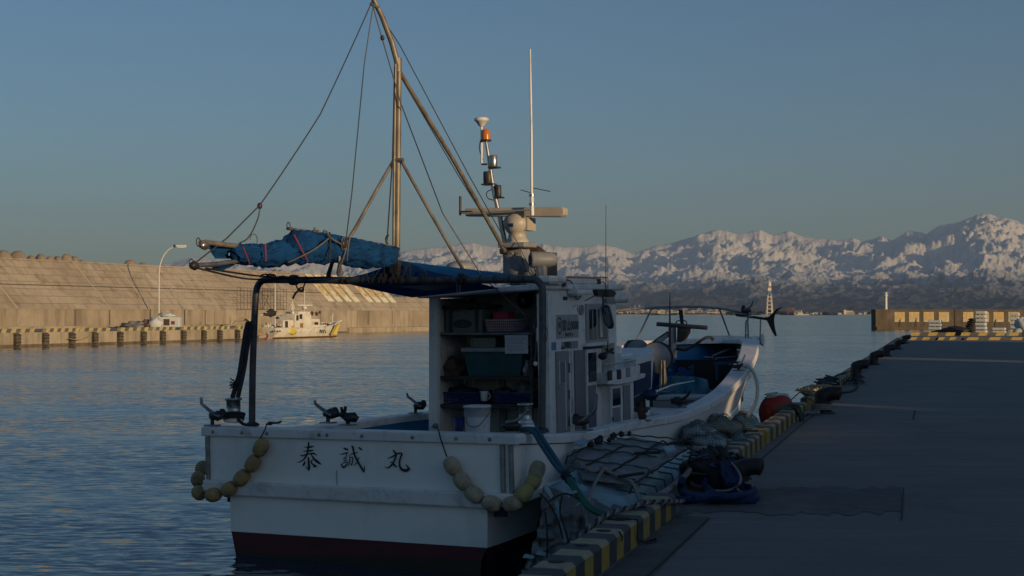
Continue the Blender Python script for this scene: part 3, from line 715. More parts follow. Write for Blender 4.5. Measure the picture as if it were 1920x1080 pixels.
# ================================================================== FAR LAND
def _perlin(x, y, seed):
    xi = np.floor(x).astype(np.int64); yi = np.floor(y).astype(np.int64); xf = x - xi; yf = y - yi
    def g(ix, iy, dx, dy):
        h = (ix * 374761393 + iy * 668265263 + seed * 1442695041) & 0x7fffffff
        h = ((h ^ (h >> 13)) * 1274126177) & 0x7fffffff
        a = (h ^ (h >> 16)) % 3600 / 3600.0 * 2 * np.pi
        return np.cos(a) * dx + np.sin(a) * dy
    u = xf * xf * xf * (xf * (xf * 6 - 15) + 10); v = yf * yf * yf * (yf * (yf * 6 - 15) + 10)
    a = g(xi, yi, xf, yf); b = g(xi + 1, yi, xf - 1, yf); c = g(xi, yi + 1, xf, yf - 1); d = g(xi + 1, yi + 1, xf - 1, yf - 1)
    return (a * (1 - u) + b * u) * (1 - v) + (c * (1 - u) + d * u) * v
def ridged(x, y, octv, seed, gain=.5, lac=2.05):
    s = 0; amp = 1; w = 1; tot = 0
    for i in range(octv):
        n = (1 - np.abs(_perlin(x, y, seed + i * 17)) * 1.55); n = np.clip(n, 0, 1) ** 2 * w
        s = s + n * amp; tot += amp; w = np.clip(n * 1.8, 0, 1); x = x * lac + 3.1; y = y * lac + 1.7; amp *= gain
    return s / tot
SKY = [(-900, 530), (-200, 522), (0, 515), (200, 506), (300, 498), (322, 494), (345, 488), (370, 484), (400, 488), (450, 492), (500, 488), (560, 492), (640, 482), (700, 476), (745, 475), (760, 471), (800, 465), (830, 463), (870, 456), (885, 455), (900, 458), (945, 465), (1000, 462), (1018, 457), (1035, 461), (1050, 462), (1090, 464), (1120, 458), (1150, 462), (1185, 475), (1200, 472), (1230, 461), (1262, 455), (1300, 445), (1335, 434), (1352, 432), (1380, 440), (1400, 437), (1425, 433), (1450, 443), (1465, 439), (1480, 436), (1510, 447), (1540, 450), (1570, 454), (1600, 450), (1615, 456), (1640, 452), (1655, 447), (1672, 456), (1700, 440), (1712, 438), (1738, 445), (1748, 437), (1760, 430), (1785, 426), (1800, 425), (1815, 418), (1830, 412), (1845, 409), (1856, 410), (1870, 416), (1885, 417), (1902, 422), (1920, 430), (1960, 436), (2020, 452), (2200, 470), (2900, 500)]
pxs = np.arange(-460, 2420, 1.9); skyang = np.interp(pxs, [a for a, b in SKY], [(590 - b) / FPX for a, b in SKY])
rows_ = np.concatenate([np.linspace(7200, 14000, 70, endpoint=False), np.linspace(14000, 36000, 250), np.linspace(36300, 39000, 6)])
AZ = np.arctan((pxs - 960) / FPX)
skyang = skyang + (_perlin(pxs / 13.0, pxs * 0 + .5, 3) * 1.6 + _perlin(pxs / 5.0, pxs * 0 + .5, 8) * .8) / FPX
RR, AA = np.meshgrid(rows_, AZ, indexing='ij')
X = np.sin(AA) * RR; Y = np.cos(AA) * RR
AX = AA * 32000
wx = _perlin(AX / 6000, RR / 7000, 91) * 2600 + _perlin(AX / 1700, RR / 2300, 92) * 700; wy = _perlin(AX / 6000 + 7, RR / 7000 + 3, 57) * 2500
w1 = _perlin(AX / 9000, RR / 9000, 91) * 1800; w2 = _perlin(AX / 2500, RR / 2500, 92) * 600
rgA = ridged((AX + w1 + RR * .5) / 5200, (RR + w1) / 7000, 9, 5, .52)
rgB = ridged((AX + w2 - RR * .45) / 2600, (RR + w2) / 4200, 8, 33, .55)
rr_ = .55 * rgA + .34 * rgB + .17 * ridged((AX + RR * .3) / 900, RR / 2600, 5, 14, .6) + .11 * ridged((AX - RR * .2) / 330, RR / 1300, 4, 9, .62)
rr_ = (rr_ - np.percentile(rr_, 1)) / (np.percentile(rr_, 99.6) - np.percentile(rr_, 1)); rr_ = np.clip(rr_, 0, 1.03)
f = np.interp(RR, [7200, 8600, 11000, 14000, 18000, 23000, 28000, 32500, 35000, 36000, 39000], [0, .03, .10, .21, .36, .54, .72, .90, .98, 1.0, .6])
near = np.interp(RR, [7200, 12000, 24000, 33000, 35500, 36000, 39000], [.72, .60, .48, .38, .24, 0, .1])
hh = RR * skyang[None, :] * f * (1 - near * (1 - rr_) * 1.25)
hh = np.maximum(hh, 3.0)
hh[0, :] = -1
V = np.stack([X, Y, hh], -1).reshape(-1, 3)
nr, nc = hh.shape
idx = np.arange(nr * nc).reshape(nr, nc)
F = np.stack([idx[:-1, :-1], idx[:-1, 1:], idx[1:, 1:], idx[1:, :-1]], -1).reshape(-1, 4)
me = bpy.data.meshes.new('mountains')
me.vertices.add(len(V)); me.vertices.foreach_set('co', V.astype(np.float32).ravel())
me.loops.add(F.size); me.loops.foreach_set('vertex_index', F.astype(np.int32).ravel())
me.polygons.add(len(F)); me.polygons.foreach_set('loop_start', (np.arange(len(F)) * 4).astype(np.int32))
me.polygons.foreach_set('use_smooth', np.ones(len(F), dtype=bool))
me.update(calc_edges=True); me.validate()
M_mt = newmat('snowy_mountain'); nt, N, L, p = nodes(M_mt)
tc = N.new('ShaderNodeTexCoord').outputs['Object']; ge = N.new('ShaderNodeNewGeometry')
sn = N.new('ShaderNodeSeparateXYZ'); L.new(ge.outputs['Normal'], sn.inputs[0]); sz = N.new('ShaderNodeSeparateXYZ'); L.new(tc, sz.inputs[0])
km = mapping(N, L, tc, (.001, .001, .001))
na = noise(N, L, km, 1.3, 12, .72); nb = noise(N, L, mapping(N, L, tc, (.0016, .0007, .001), (0, 0, .3)), 5, 9, .78)
alt = mathn(N, L, 'MULTIPLY', sz.outputs[2], 1 / 2500)
sc1 = mathn(N, L, 'MULTIPLY_ADD', alt, 3.9, -1.28); sc1 = mathn(N, L, 'ADD', sc1, mathn(N, L, 'MULTIPLY', na, 1.5)); sc1 = mathn(N, L, 'ADD', sc1, mathn(N, L, 'MULTIPLY_ADD', nb, 1.5, -.75))
sc1 = mathn(N, L, 'ADD', sc1, mathn(N, L, 'MULTIPLY_ADD', sn.outputs[2], 1.1, -1.0))
snow = mathn(N, L, 'MULTIPLY_ADD', sc1, 1.5, .15, True)
c = mixc(N, L, snow, (.12, .145, .175), (.90, .87, .81))
L.new(c, p.inputs['Base Color']); p.inputs['Roughness'].default_value = .9; p.inputs['Specular IOR Level'].default_value = .1
bumpn(N, L, mathn(N, L, 'ADD', nb, mathn(N, L, 'MULTIPLY', na, .6)), 1.0, 60, p)
me.materials.append(M_mt)
mo = bpy.data.objects.new('mountains', me); sc.collection.objects.link(mo); mo['kind'] = 'structure'
# far shore
M_shore = mat('far_shore_ground', (.10, .10, .09), .9, col2=(.2, .2, .19), scale=.01)
mb = MB(); sh = []
for i in range(60):
    px = -480 + i * 50; d = 5600 + 250 * math.sin(i * .7) + 120 * math.sin(i * 2.1); a = math.atan((px - 960) / FPX); sh.append((math.sin(a) * d, math.cos(a) * d, a))
rows = [[Vector((x, y, -1)) for x, y, a in sh], [Vector((x, y, 3)) for x, y, a in sh], [Vector((math.sin(a) * 8600, math.cos(a) * 8600, 5)) for x, y, a in sh]]
mb.grid(rows, M_shore, False); mb.build('far_shore', kind='structure')
# dark shoreline woods, one mass
M_wood = mat('far_wood', (.022, .028, .024), .9, col2=(.04, .045, .04), scale=.02)
mb = MB(); rnd = random.Random(5)
def lump(px, D, wpx, hpx, m=None):
    a = math.atan((px - 960) / FPX); x = math.sin(a) * D; y = math.cos(a) * D
    mb.blob((x, y, 3), (wpx / FPX * D / 2, 40, hpx / FPX * D), m or M_wood, 8, 5, .2, int(px))
for i in range(150):
    px = rnd.uniform(1365, 1660); lump(px, rnd.uniform(5850, 6000), rnd.uniform(6, 16), rnd.uniform(2.5, 6.5 if px < 1490 else 5))
for i in range(160): lump(rnd.uniform(1140, 1380), rnd.uniform(6000, 6900), rnd.uniform(5, 14), rnd.uniform(1, 3.2))
for i in range(60): lump(rnd.uniform(1640, 2300), 6100, rnd.uniform(8, 20), rnd.uniform(2, 6))
for i in range(60): lump(rnd.uniform(300, 1140), 6100, rnd.uniform(8, 20), rnd.uniform(1, 4))
o = mb.build('shoreline_woods', kind='stuff', label='dark low woods along the far shore', cat='woods')
# far town
M_bw = mat('cream_facade', (.52, .47, .39), .8, col2=(.38, .34, .29), scale=.05)
M_bg = mat('grey_facade', (.32, .31, .30), .8)
M_br = mat('red_brown_facade', (.22, .10, .08), .8)
M_rf = mat('far_roof', (.20, .20, .21), .8)
M_win = mat('far_window_band', (.05, .06, .07), .3)
def far_building(px, D, wpx, hpx, m, label, group, z=3, roof=False):
    a = math.atan((px - 960) / FPX); c = Vector((math.sin(a) * D, math.cos(a) * D, z)); w_ = wpx / FPX * D; h_ = hpx / FPX * D
    rot = Matrix.Rotation(-a + random.uniform(-.5, .5), 3, 'Z')
    t = thing('far_building', label, 'building', c, group=group)
    b = MB(); b.box(c + Vector((0, 0, h_ / 2)), (w_, 14, h_), m, rot); b.build('wall', t)
    b = MB()
    if roof:
        hw = w_ / 2 + 1
        P = [rot @ Vector(v) + c for v in ((-hw, -8, h_), (hw, -8, h_), (hw, 8, h_), (-hw, 8, h_))]; T1 = [rot @ Vector(v) + c for v in ((-hw, 0, h_ + 5), (hw, 0, h_ + 5))]
        b.add(P + T1, [(0, 1, 5, 4), (2, 3, 4, 5), (0, 4, 3), (1, 2, 5)], M_rf)
    else: b.box(c + Vector((0, 0, h_ + .6)), (w_ + 1, 15, 1.2), M_rf, rot)
    b.build('roof', t)
    n = int(h_ / 5)
    if n:
        b = MB()
        for i in range(n): b.box(c + rot @ Vector((0, -7.1, 2.6 + i * 5)), (w_ * .86, .3, 1.6), M_win, rot)
        b.build('window_band', t)
    return t
GT = 'tiny buildings crowded on the far shore left of the lattice tower'
for i in range(130):
    px = rnd.uniform(1146, 1398); u = rnd.random(); D = 6000 + 900 * u
    hp = rnd.choice([1.5, 2, 2.5, 3, 4]) + (4 if rnd.random() < .07 else 0)
    fm = rnd.choice([M_bw, M_bw, M_bw, M_bg])
    far_building(px, D, rnd.uniform(2.5, 9), hp + u * 1.2, fm, ('tiny grey' if fm is M_bg else 'tiny cream') + ' building in the crowded far town behind the bow rail', GT, 3 + u * 10, rnd.random() < .4)
GW = 'scattered small buildings on the wooded far shore right of the fish tail'
for i in range(34):
    px = rnd.uniform(1480, 1650)
    far_building(px, rnd.uniform(5780, 5840), rnd.uniform(3, 9), rnd.uniform(1.5, 3.6), rnd.choice([M_bw, M_bg, M_foamw]), 'small pale building among the dark shoreline woods right of the tower', GW, 3, rnd.random() < .5)
far_building(1482, 5800, 12, 11, M_br, 'red brown block building on the far shore right of the lattice tower', 'larger far shore buildings')
far_building(1497, 5790, 12, 7, M_bw, 'white block next to the red brown building on the far shore', 'larger far shore buildings')
far_building(1592, 5790, 14, 6.5, M_bw, 'wide white shed on the far shore left of the brown wall', 'larger far shore buildings')
far_building(1583, 5780, 5, 8, M_bw, 'narrow white building on the far shore beside the wide white shed', 'larger far shore buildings')
far_building(1242, 6000, 9, 8, M_bw, 'tallest cream block in the far town, behind the bow rail', 'larger far shore buildings')
# far snowy terraces between town and hills
M_snowf = mat('snowy_field', (.5, .49, .47), .9, col2=(.12, .12, .11), scale=.006, mixlo=.45, mixhi=.6)
for j, (x0, x1, y, D) in enumerate(((1150, 1235, 577, 7000), (1300, 1385, 578, 7050), (1165, 1222, 571, 7400), (1305, 1350, 572, 7400))):
    mb = MB(); rr_ = []
    for k_, (hf, dd) in enumerate(((0, 0), (.75, 150), (1, 600), (0, 1200))):
        row = []
        for i in range(26):
            u = i / 25; px = x0 + (x1 - x0) * u; a = math.atan((px - 960) / FPX); D_ = D + dd; h_ = EYE + (590 - y) / FPX * D
            row.append(Vector((math.sin(a) * D_, math.cos(a) * D_, 2 + (h_ - 2) * hf * math.sin(math.pi * min(1, max(0, u))) ** .5 * (1 + .12 * math.sin(i * 1.7 + j)))))
        rr_.append(row)
    mb.grid(rr_, M_snowf); mb.build('snowy_terrace', kind='structure')
# lattice tower
D = 5700; a = math.atan((1442.5 - 960) / FPX); c = Vector((math.sin(a) * D, math.cos(a) * D, 3)); u = FPX / D
def zt_(y): return EYE + (590 - y) / u
t = thing('lattice_tower', 'tall cream lattice tower with a blue band on the far shore', 'tower', c)
M_tw = mat('tower_cream', (.72, .62, .50), .6); M_tb = mat('tower_blue', (.05, .16, .30), .6)
H0, H1 = 3, zt_(553); hw0, hw1 = 5.4 / u, 3.0 / u
mb = MB()
for sx in (-1, 1):
    for sy in (-1, 1):
        mb.tube([c + Vector((sx * hw0, sy * hw0, 0)), Vector((c.x + sx * hw1, c.y + sy * hw1, H1))], [2.2, 1.8], M_tw, 4)
mb.build('tower_leg_frame', t)
mb = MB()
for k_ in range(5):
    f_ = k_ / 5 + .08; w_ = hw0 + (hw1 - hw0) * f_; z = H0 + (H1 - H0) * f_
    for s in (-1, 1):
        mb.box((c.x, c.y + s * w_, z), (2 * w_, 1.6, 2.4), M_tw); mb.box((c.x + s * w_, c.y, z), (1.6, 2 * w_, 2.4), M_tw)
mb.build('cross_brace', t)
mb = MB(); mb.box((c.x, c.y, (zt_(553) + zt_(546)) / 2), (2 * hw1 + 3, 2 * hw1 + 3, (7) / u), M_tb); mb.build('blue_band', t)
mb = MB(); mb.box((c.x, c.y, (zt_(546) + zt_(540)) / 2), (2 * hw1 + 1, 2 * hw1 + 1, 6 / u), M_tw); mb.box((c.x, c.y, zt_(539)), (2 * hw1 + 1, 2 * hw1 + 1, 2.2 / u), M_win); mb.build('upper_drum', t)
mb = MB(); mb.lathe([(hw1 + 1, 0), (hw1 + 1, 5 / u), (hw1 * .8, 8 / u), (.5, 10.5 / u)], (c.x, c.y, zt_(538)), M_tw, 10); mb.build('tower_cap', t)
c = G(1505, 590.9, 0); c = Vector((c.x / c.y * 5300, 5300, 0))
mb = MB(); mb.prism([(c.x - 28, c.y, 0), (c.x - 22, c.y, 0), (c.x + 22, c.y, 0), (c.x + 30, c.y, 5), (c.x - 28, c.y, 4)], (0, 12, 0), M_bw); mb.box((c.x - 8, c.y + 6, 7), (20, 8, 6), M_bw)
mb.build('distant_ship', origin=c, label='tiny white ship lying before the far shore woods', cat='ship')
# added unseen screens behind and right of the camera; slots shape the sunlight
M_blocker = mat('blocker_cladding', (.30, .31, .32), .6, col2=(.24, .25, .26), scale=1, stretch=(1, 1, .2)); M_post = mat('blocker_post', (.16, .18, .20), .5)
def AP(a, p_, z): v = QD * a + QN * p_; return Vector((v.x, v.y, z))
PW = 30.0; SU_, SQ_ = tosun.dot(QN), tosun.dot(QD)
def face_a(a, p_): return a + (PW - p_) * SQ_ / SU_
HSH = 2.42 + (PW + 4.4) / SU_ * math.tan(R(SUN_EL))
def panel(a0, a1, label, H=HSH, z0=ZQ):
    t = thing('light_blocker', label, 'light_blocker', AP((a0 + a1) / 2, PW, ZQ), group='added light blocking screens on the landward side of the quay')
    b = MB(); b.prism([AP(a0, PW, z0), AP(a0, PW, H), AP(a0, PW + .12, H), AP(a0, PW + .12, z0)], QD * (a1 - a0), M_blocker); b.build('panel', t)
    n = max(1, int((a1 - a0) / 6)); b = MB()
    for i in range(n + 1): b.prism([AP(a0 + (a1 - a0 - .15) * i / n, PW + .13, ZQ), AP(a0 + (a1 - a0 - .15) * i / n, PW + .13, H), AP(a0 + (a1 - a0 - .15) * i / n, PW + .3, H), AP(a0 + (a1 - a0 - .15) * i / n, PW + .3, ZQ)], QD * .15, M_post)
    b.build('post_row', t)
HL3 = ZQ + (PW + .4) / SU_ * math.tan(R(SUN_EL))
slots = [(face_a(16.35, -2), face_a(16.75, -2), 1), (face_a(17.55, -2), face_a(18.7, -2), 1), (face_a(23.6, -1), face_a(24.3, -1), 2), (face_a(48.6, 0), face_a(51.0, 0), 0)]
cur = -130.0
names = ('added light blocking screen behind the camera position', 'narrow added light blocking screen between two slots', 'added light blocking screen right of the camera', 'long added light blocking screen along the middle of the quay', 'farthest added light blocking screen along the quay')
for i, (x0, x1, low) in enumerate(slots):
    panel(cur, x0, names[i])
    if low: panel(x0, x1, ('low', 'wider low', 'lowest')[i] + ' added light blocking screen under an open slot', HL3 if low == 2 else .80 + (PW + 2) / SU_ * math.tan(R(SUN_EL)))
    cur = x1
panel(cur, face_a(84.5, 0), names[4])
# haze
M_haze = bpy.data.materials.new('haze_air'); M_haze.use_nodes = True; N = M_haze.node_tree.nodes; N.remove(N['Principled BSDF'])
pv = N.new('ShaderNodeVolumePrincipled'); pv.inputs['Color'].default_value = (.52, .70, .95, 1); pv.inputs['Density'].default_value = 2.0e-5; pv.inputs['Anisotropy'].default_value = 0.0
M_haze.node_tree.links.new(pv.outputs[0], N['Material Output'].inputs['Volume'])
mb = MB(); mb.bb((-46000, -1000, -3), (46000, 46000, 3300), M_haze); mb.build('haze', kind='stuff')
# ================================================================== FISHING BOAT
HL = 11.5
HS = [0, 1.4375, 2.875, 4.3125, 5.75, 7.1875, 8.625, 9.583, 10.542, 11.5]
HW = [1.5, 1.46, 1.43, 1.43, 1.43, 1.30, .97, .65, .35, .12]
HZ = [1.10, .99, .975, .96, 1.09, 1.35, 1.57, 1.58, 1.55, 1.42]
def herm(x, S, Yv):
    i = 0
    while i < len(S) - 2 and x > S[i + 1]: i += 1
    def sl(k):
        if k == 0: return (Yv[1] - Yv[0]) / (S[1] - S[0])
        if k == len(S) - 1: return (Yv[-1] - Yv[-2]) / (S[-1] - S[-2])
        return (Yv[k + 1] - Yv[k - 1]) / (S[k + 1] - S[k - 1])
    h = S[i + 1] - S[i]; u = (x - S[i]) / h
    return (2 * u ** 3 - 3 * u * u + 1) * Yv[i] + (u ** 3 - 2 * u * u + u) * h * sl(i) + (-2 * u ** 3 + 3 * u * u) * Yv[i + 1] + (u ** 3 - u * u) * h * sl(i + 1)
def gw(s): return herm(s, HS, HW)
def gz(s): return herm(s, HS, HZ)
def gun(side, s, inset=0.0, dz=0.0): return Vector((side * (gw(s) - inset), s, gz(s) + dz))
def gpx(side, px, lo=0, hi=11.4):      # point on the gunwale seen in photo column px
    best = None
    for i in range(241):
        s = lo + (hi - lo) * i / 240; e = abs(PX(gun(side, s), BOAT)[0] - px)
        if best is None or e < best[0]: best = (e, s)
    return best[1]
boat = thing('fishing_boat', 'large white fishing boat moored at the quay with mast, radar and furled blue sail', 'fishing boat', (0, 0, 0), BOAT)
def part(mb, name, parent=None, **k): return mb.build(name, parent or boat, **k)
NS = 49
def station(s):
    W_, Z_ = gw(s), gz(s); k = s / HL
    zr = .55 + .55 * max(0, k - .3) ; step = max(0, 1 - s / 9)
    narrow = .86 - .72 * max(0, k - .30) ** 1.15 * 1.7
    narrow = max(.02, narrow)
    wl = W_ * (.84 if s < .3 else narrow - .02);
    rake = lambda z: -1.9 * max(0, k - .55) * max(0, Z_ - z) / 1.2
    wu = W_ - .015
    mid = W_ * (narrow + (1 - narrow) * .62)
    wm = wu * step + mid * (1 - step)
    if s < .01: wl = 1.245
    pts = [(0.0, -.40), (wl * .6, -.38), (wl * .94, -.12), (wl, .215), (wl + (wm - wl) * (.03 + .45 * (1 - step)), zr - .035), (wm, zr), (wm + .025, zr + .02), (wm + .025, zr + .085), (wm + (wu - wm) * .08, zr + .10), ((wm + wu) / 2 + .01 * (1 - step), (zr + Z_) / 2 + .05), (wu, Z_ - .07)]
    return [(w, s + rake(z), z) for w, z in pts]
st = [station(HL * i / (NS - 1)) for i in range(NS)]
hull = MB()
for side in (1, -1):
    rows = [[Vector((side * p[0], p[1], p[2])) for p in r] for r in st]
    if side < 0: rows = [list(r) for r in rows[::-1]]
    refl_band = [[r[2], r[2].lerp(r[3], .66)] for r in rows]; hull.grid([r[:2] + [w_[0]] for r, w_ in zip(rows, refl_band)], M_red, True); hull.grid(refl_band, M_wetrefl, True); hull.grid([[w_[1], r[3]] for r, w_ in zip(rows, refl_band)], M_red, True); hull.grid([r[3:6] for r in rows], M_hull, True); hull.grid([r[5:9] for r in rows], M_hull, False); hull.grid([r[8:] for r in rows], M_hull, True)
# transom with its own rail
T = st[0]
lo_ = [T[0], T[1], T[2], T[3]]
wl_, wr_ = (-lo_[2][0] - .02, 0, .035), (lo_[2][0] + .02, 0, .115)
hull.add([(p[0], 0, p[2]) for p in lo_[:3]] + [wr_, wl_] + [(-p[0], 0, p[2]) for p in lo_[:3][::-1]], [tuple(range(8))], M_wetrefl)  # painted dark reflection, its top edge slanted across the transom
hull.add([wr_, (lo_[3][0], 0, lo_[3][2]), (-lo_[3][0], 0, lo_[3][2]), wl_], [(0, 1, 2, 3)], M_red)
hull.add([(T[3][0], 0, .215), (T[4][0], 0, .545), (-T[4][0], 0, .545), (-T[3][0], 0, .215)], [(0, 1, 2, 3)], M_hull)
hull.add([(T[8][0] - .02, 0, .545), (T[10][0], 0, T[10][2] + .02), (-T[10][0], 0, T[10][2] + .02), (-T[8][0] + .02, 0, .545)], [(0, 1, 2, 3)], M_hull)
part(hull, 'hull')
rl = MB()
rl.prism([(-1.26, -.052, .53), (1.29, -.052, .53), (1.51, -.052, .56), (1.51, -.052, .655), (-1.51, -.052, .655), (-1.51, -.052, .56)], (0, .052, 0), M_rail)
part(rl, 'rub_rail', label='moulded rail across the transom', bevel=.015)
for x, m in ((-1.475, M_galv), (1.475, M_galv), (1.40, M_galv)):
    b = MB(); b.tube([(x, -.01, .66), (x, -.015, 1.03)], .022, m, 8); part(b, 'corner_strip')
for x in (-.15, 1.06):
    b = MB(); b.tube([(x, -.004, .66), (x, -.004, .78)], .004, M_grey, 4); part(b, 'transom_seam')
# gunwale cap
gc = MB()
def capsec(P, inn, th=.06, out=.012, wd=.17):
    return [P + inn * -out + Vector((0, 0, -th)), P - inn * out, P - inn * (out - .015) + Vector((0, 0, .012)), P + inn * (wd - .015) + Vector((0, 0, .012)), P + inn * wd, P + inn * wd + Vector((0, 0, -th))]
loop = []
for side in (1, -1):
    rr_ = []
    for i in range(61):
        s = .0 + (HL) * i / 60; P = gun(side, s); Q = gun(side, min(HL, s + .05)) - gun(side, max(0, s - .05)); n = Vector((-Q.y, Q.x, 0)).normalized() * (1 if side > 0 else -1)
        rr_.append(capsec(P, n, wd=.17 + .05 * min(1, max(0, s - 4) / 4)))
    if side < 0: rr_ = [r[::-1] for r in rr_]
    gc.grid(rr_, M_rail, False, True)
part(gc, 'gunwale')
tr = MB(); tr.prism([(-1.535, -.03, 1.035), (-1.535, -.03, 1.10), (-1.52, -.03, 1.115), (1.52, -.03, 1.115), (1.535, -.03, 1.10), (1.535, -.03, 1.035)], (0, .17, 0), M_rail)
part(tr, 'transom_cap', bevel=.012)
for x in (-1.40, -1.09, -.83, -.30, -.22, .12, .6, 1.0, 1.3): b = MB(); b.lathe([(.016, 0), (.016, .006), (.008, .009)], (x, -.034, 1.075), M_galv, 8, (0, -1, 0)); part(b, 'cap_bolt')
# inside: bulwarks, deck, fore deck
def hullw(s, z):
    k = s / HL; s2 = min(HL, s + 1.9 * max(0, k - .5) * max(0, gz(min(s, HL)) - z) / 1.2 + .1 * k); P = station(s2); w_ = P[0][0]
    for (w0, a, z0), (w1, b_, z1) in zip(P[1:-1], P[2:]):
        if z0 <= z <= z1: w_ = w0 + (w1 - w0) * (z - z0) / max(1e-4, z1 - z0)
    return max(.01, w_ - .06)
ins = MB()
for side in (1, -1):
    rows = []
    for i in range(50):
        s = .15 + 10.9 * i / 49; w_ = max(.02, gw(s) - .14)
        rows.append([Vector((side * w_, s, gz(s) - .02)), Vector((side * min(w_, hullw(s, gz(s) * .8)), s, gz(s) * .8)), Vector((side * min(w_ * .97, hullw(s, .72)), s, .72)), Vector((side * min(w_ * .95, hullw(s, .6)), s, .6))])
    if side > 0: rows = rows[::-1]
    n_ = 27
    a_, b_ = (rows[:n_], rows[n_ - 1:])
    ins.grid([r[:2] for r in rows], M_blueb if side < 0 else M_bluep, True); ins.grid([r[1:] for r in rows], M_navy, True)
part(ins, 'bulwark_lining')
dk = MB(); rows = []
for i in range(50):
    s = .1 + 10.9 * i / 49; w_ = max(.01, min(gw(s) - .15, hullw(s, .72))); rows.append([Vector((-w_, s, .72)), Vector((w_, s, .72))])
dk.grid(rows, M_navy, False); dk.prism([(-1.36, .1, .45), (1.36, .1, .45), (1.36, .1, 1.05), (-1.36, .1, 1.05)], (0, .04, 0), M_navy)
part(dk, 'deck')
fd = MB(); P = [gun(1, s, .05, -.012) for s in (9.7, 10.2, 10.7, 11.1, 11.5)] + [gun(-1, s, .05, -.012) for s in (11.5, 11.1, 10.7, 10.2, 9.7)] + [Vector((0, 10.1, 1.565))]
fd.prism(P, (0, 0, -.05), M_rail); part(fd, 'foredeck_plate')
pk = MB(); pk.prism([(-.40, 10.4, 1.52), (.10, 10.4, 1.52), (.08, 11.6, 1.46), (-.06, 12.1, 1.45), (-.26, 12.0, 1.455), (-.40, 11.5, 1.47)], (0, 0, .10), M_rail); part(pk, 'bow_plank', bevel=.03)
b = MB(); b.lathe([(.07, -.14), (.10, -.13), (.06, -.08), (.06, .08), (.10, .13), (.07, .14)], (-.10, 12.1, 1.50), M_rail, 14, (1, 0, 0)); part(b, 'bow_roller')
# sunlit pale stem guard on the starboard bow
# ---- painted name
def zk(x, y):   # zoom pixel -> transom plane (scale 7.68 from 540,810)
    return bs(540 + x / 7.68, 810 + y / 7.68, -.0)
strokes = [
 [(298,150,20),(300,185,24),(292,230,24),(285,290,22),(262,350,22),(215,405,18),(165,432,12),(128,440,4)],
 [(228,212,6),(280,222,16),(330,215,24),(372,205,12)],
 [(228,275,8),(285,275,18),(330,268,24),(368,262,10)],
 [(178,330,6),(205,342,18),(290,318,16),(370,308,22),(418,335,8)],
 [(335,320,10),(380,385,26),(430,430,34),(482,465,10)],
 [(290,360,8),(300,385,24),(302,450,26),(308,520,26),(300,560,4)], [(300,556,4),(280,520,14),(258,485,4)],
 [(250,415,6),(235,455,20),(215,492,10)], [(215,490,8),(240,470,10),(262,440,4)],
 [(372,385,4),(345,415,18),(338,440,18)],[(338,440,10),(370,470,22),(408,490,26)],[(408,492,18),(385,500,16),(360,502,4)],
 [(800,228,6),(830,240,26),(868,255,20)], [(742,322,4),(790,315,14),(850,300,16),(880,302,6)],
 [(850,300,10),(845,350,12),(800,375,4)], [(798,388,5),(820,385,12),(848,375,8)], [(795,420,5),(830,410,14),(855,400,8)],
 [(765,455,6),(785,485,20),(800,510,18)], [(778,462,5),(825,438,12),(868,425,6)],[(868,425,8),(850,470,18),(812,515,14)],[(800,500,8),(840,490,10)],
 [(918,198,8),(940,215,26),(952,270,22),(968,330,24),(1000,400,24),(1045,480,26),(1085,545,26),(1098,580,8)], [(1098,578,10),(1112,530,12),(1104,470,3)],
 [(1020,215,6),(1040,230,22),(1068,255,18)], [(905,322,5),(950,308,16),(1010,290,10)],
 [(905,325,8),(900,390,14),(890,450,12),(875,492,5)],[(905,370,6),(940,362,12),(938,420,14),(925,478,12)],[(925,478,8),(905,440,6)],
 [(1030,365,14),(1005,430,14),(960,486,4)],
 [(1518,250,6),(1540,280,22),(1565,320,24),(1548,390,22),(1515,455,22),(1465,508,20),(1430,512,12),(1395,495,3)],
 [(1440,378,5),(1500,358,16),(1575,315,20),(1635,298,18)],[(1635,298,12),(1650,320,22),(1628,370,22),(1615,440,22),(1625,505,26),(1665,545,34),(1715,550,40),(1750,530,30)],[(1755,535,26),(1735,500,20),(1700,455,4)],
 [(1475,425,6),(1510,440,20),(1550,480,24),(1580,500,8)]]
nms = [MB(), MB(), MB()]
for k_, S_ in enumerate(strokes):
    nm = nms[0 if S_[0][0] < 600 else (1 if S_[0][0] < 1200 else 2)]
    P = smooth_path([(x, y, w_) for x, y, w_ in S_], 5); n = len(P); Lf = []; Rt = []
    for i in range(n):
        d = (P[min(i + 1, n - 1)] - P[max(i - 1, 0)]); d.z = 0; d.normalize(); o = Vector((-d.y, d.x, 0)) * P[i].z * .56
        a_ = P[i] + o; b_ = P[i] - o; off = Vector((0, -.003 - .0003 * k_, 0))
        Lf.append(zk(a_.x, a_.y) + off); Rt.append(zk(b_.x, b_.y) + off)
    nm.grid([Lf, Rt], M_black, False)
    for e_ in (0, n - 1):
        c_ = P[e_]; r_ = c_.z * .5
        if r_ > 3: nm.add([zk(c_.x + r_ * math.cos(a), c_.y + r_ * math.sin(a)) + Vector((0, -.0028 - .0003 * k_, 0)) for a in [R(t_ * 36) for t_ in range(10)]], [tuple(range(10))], M_black)
for nm in nms: part(nm, 'name_character')
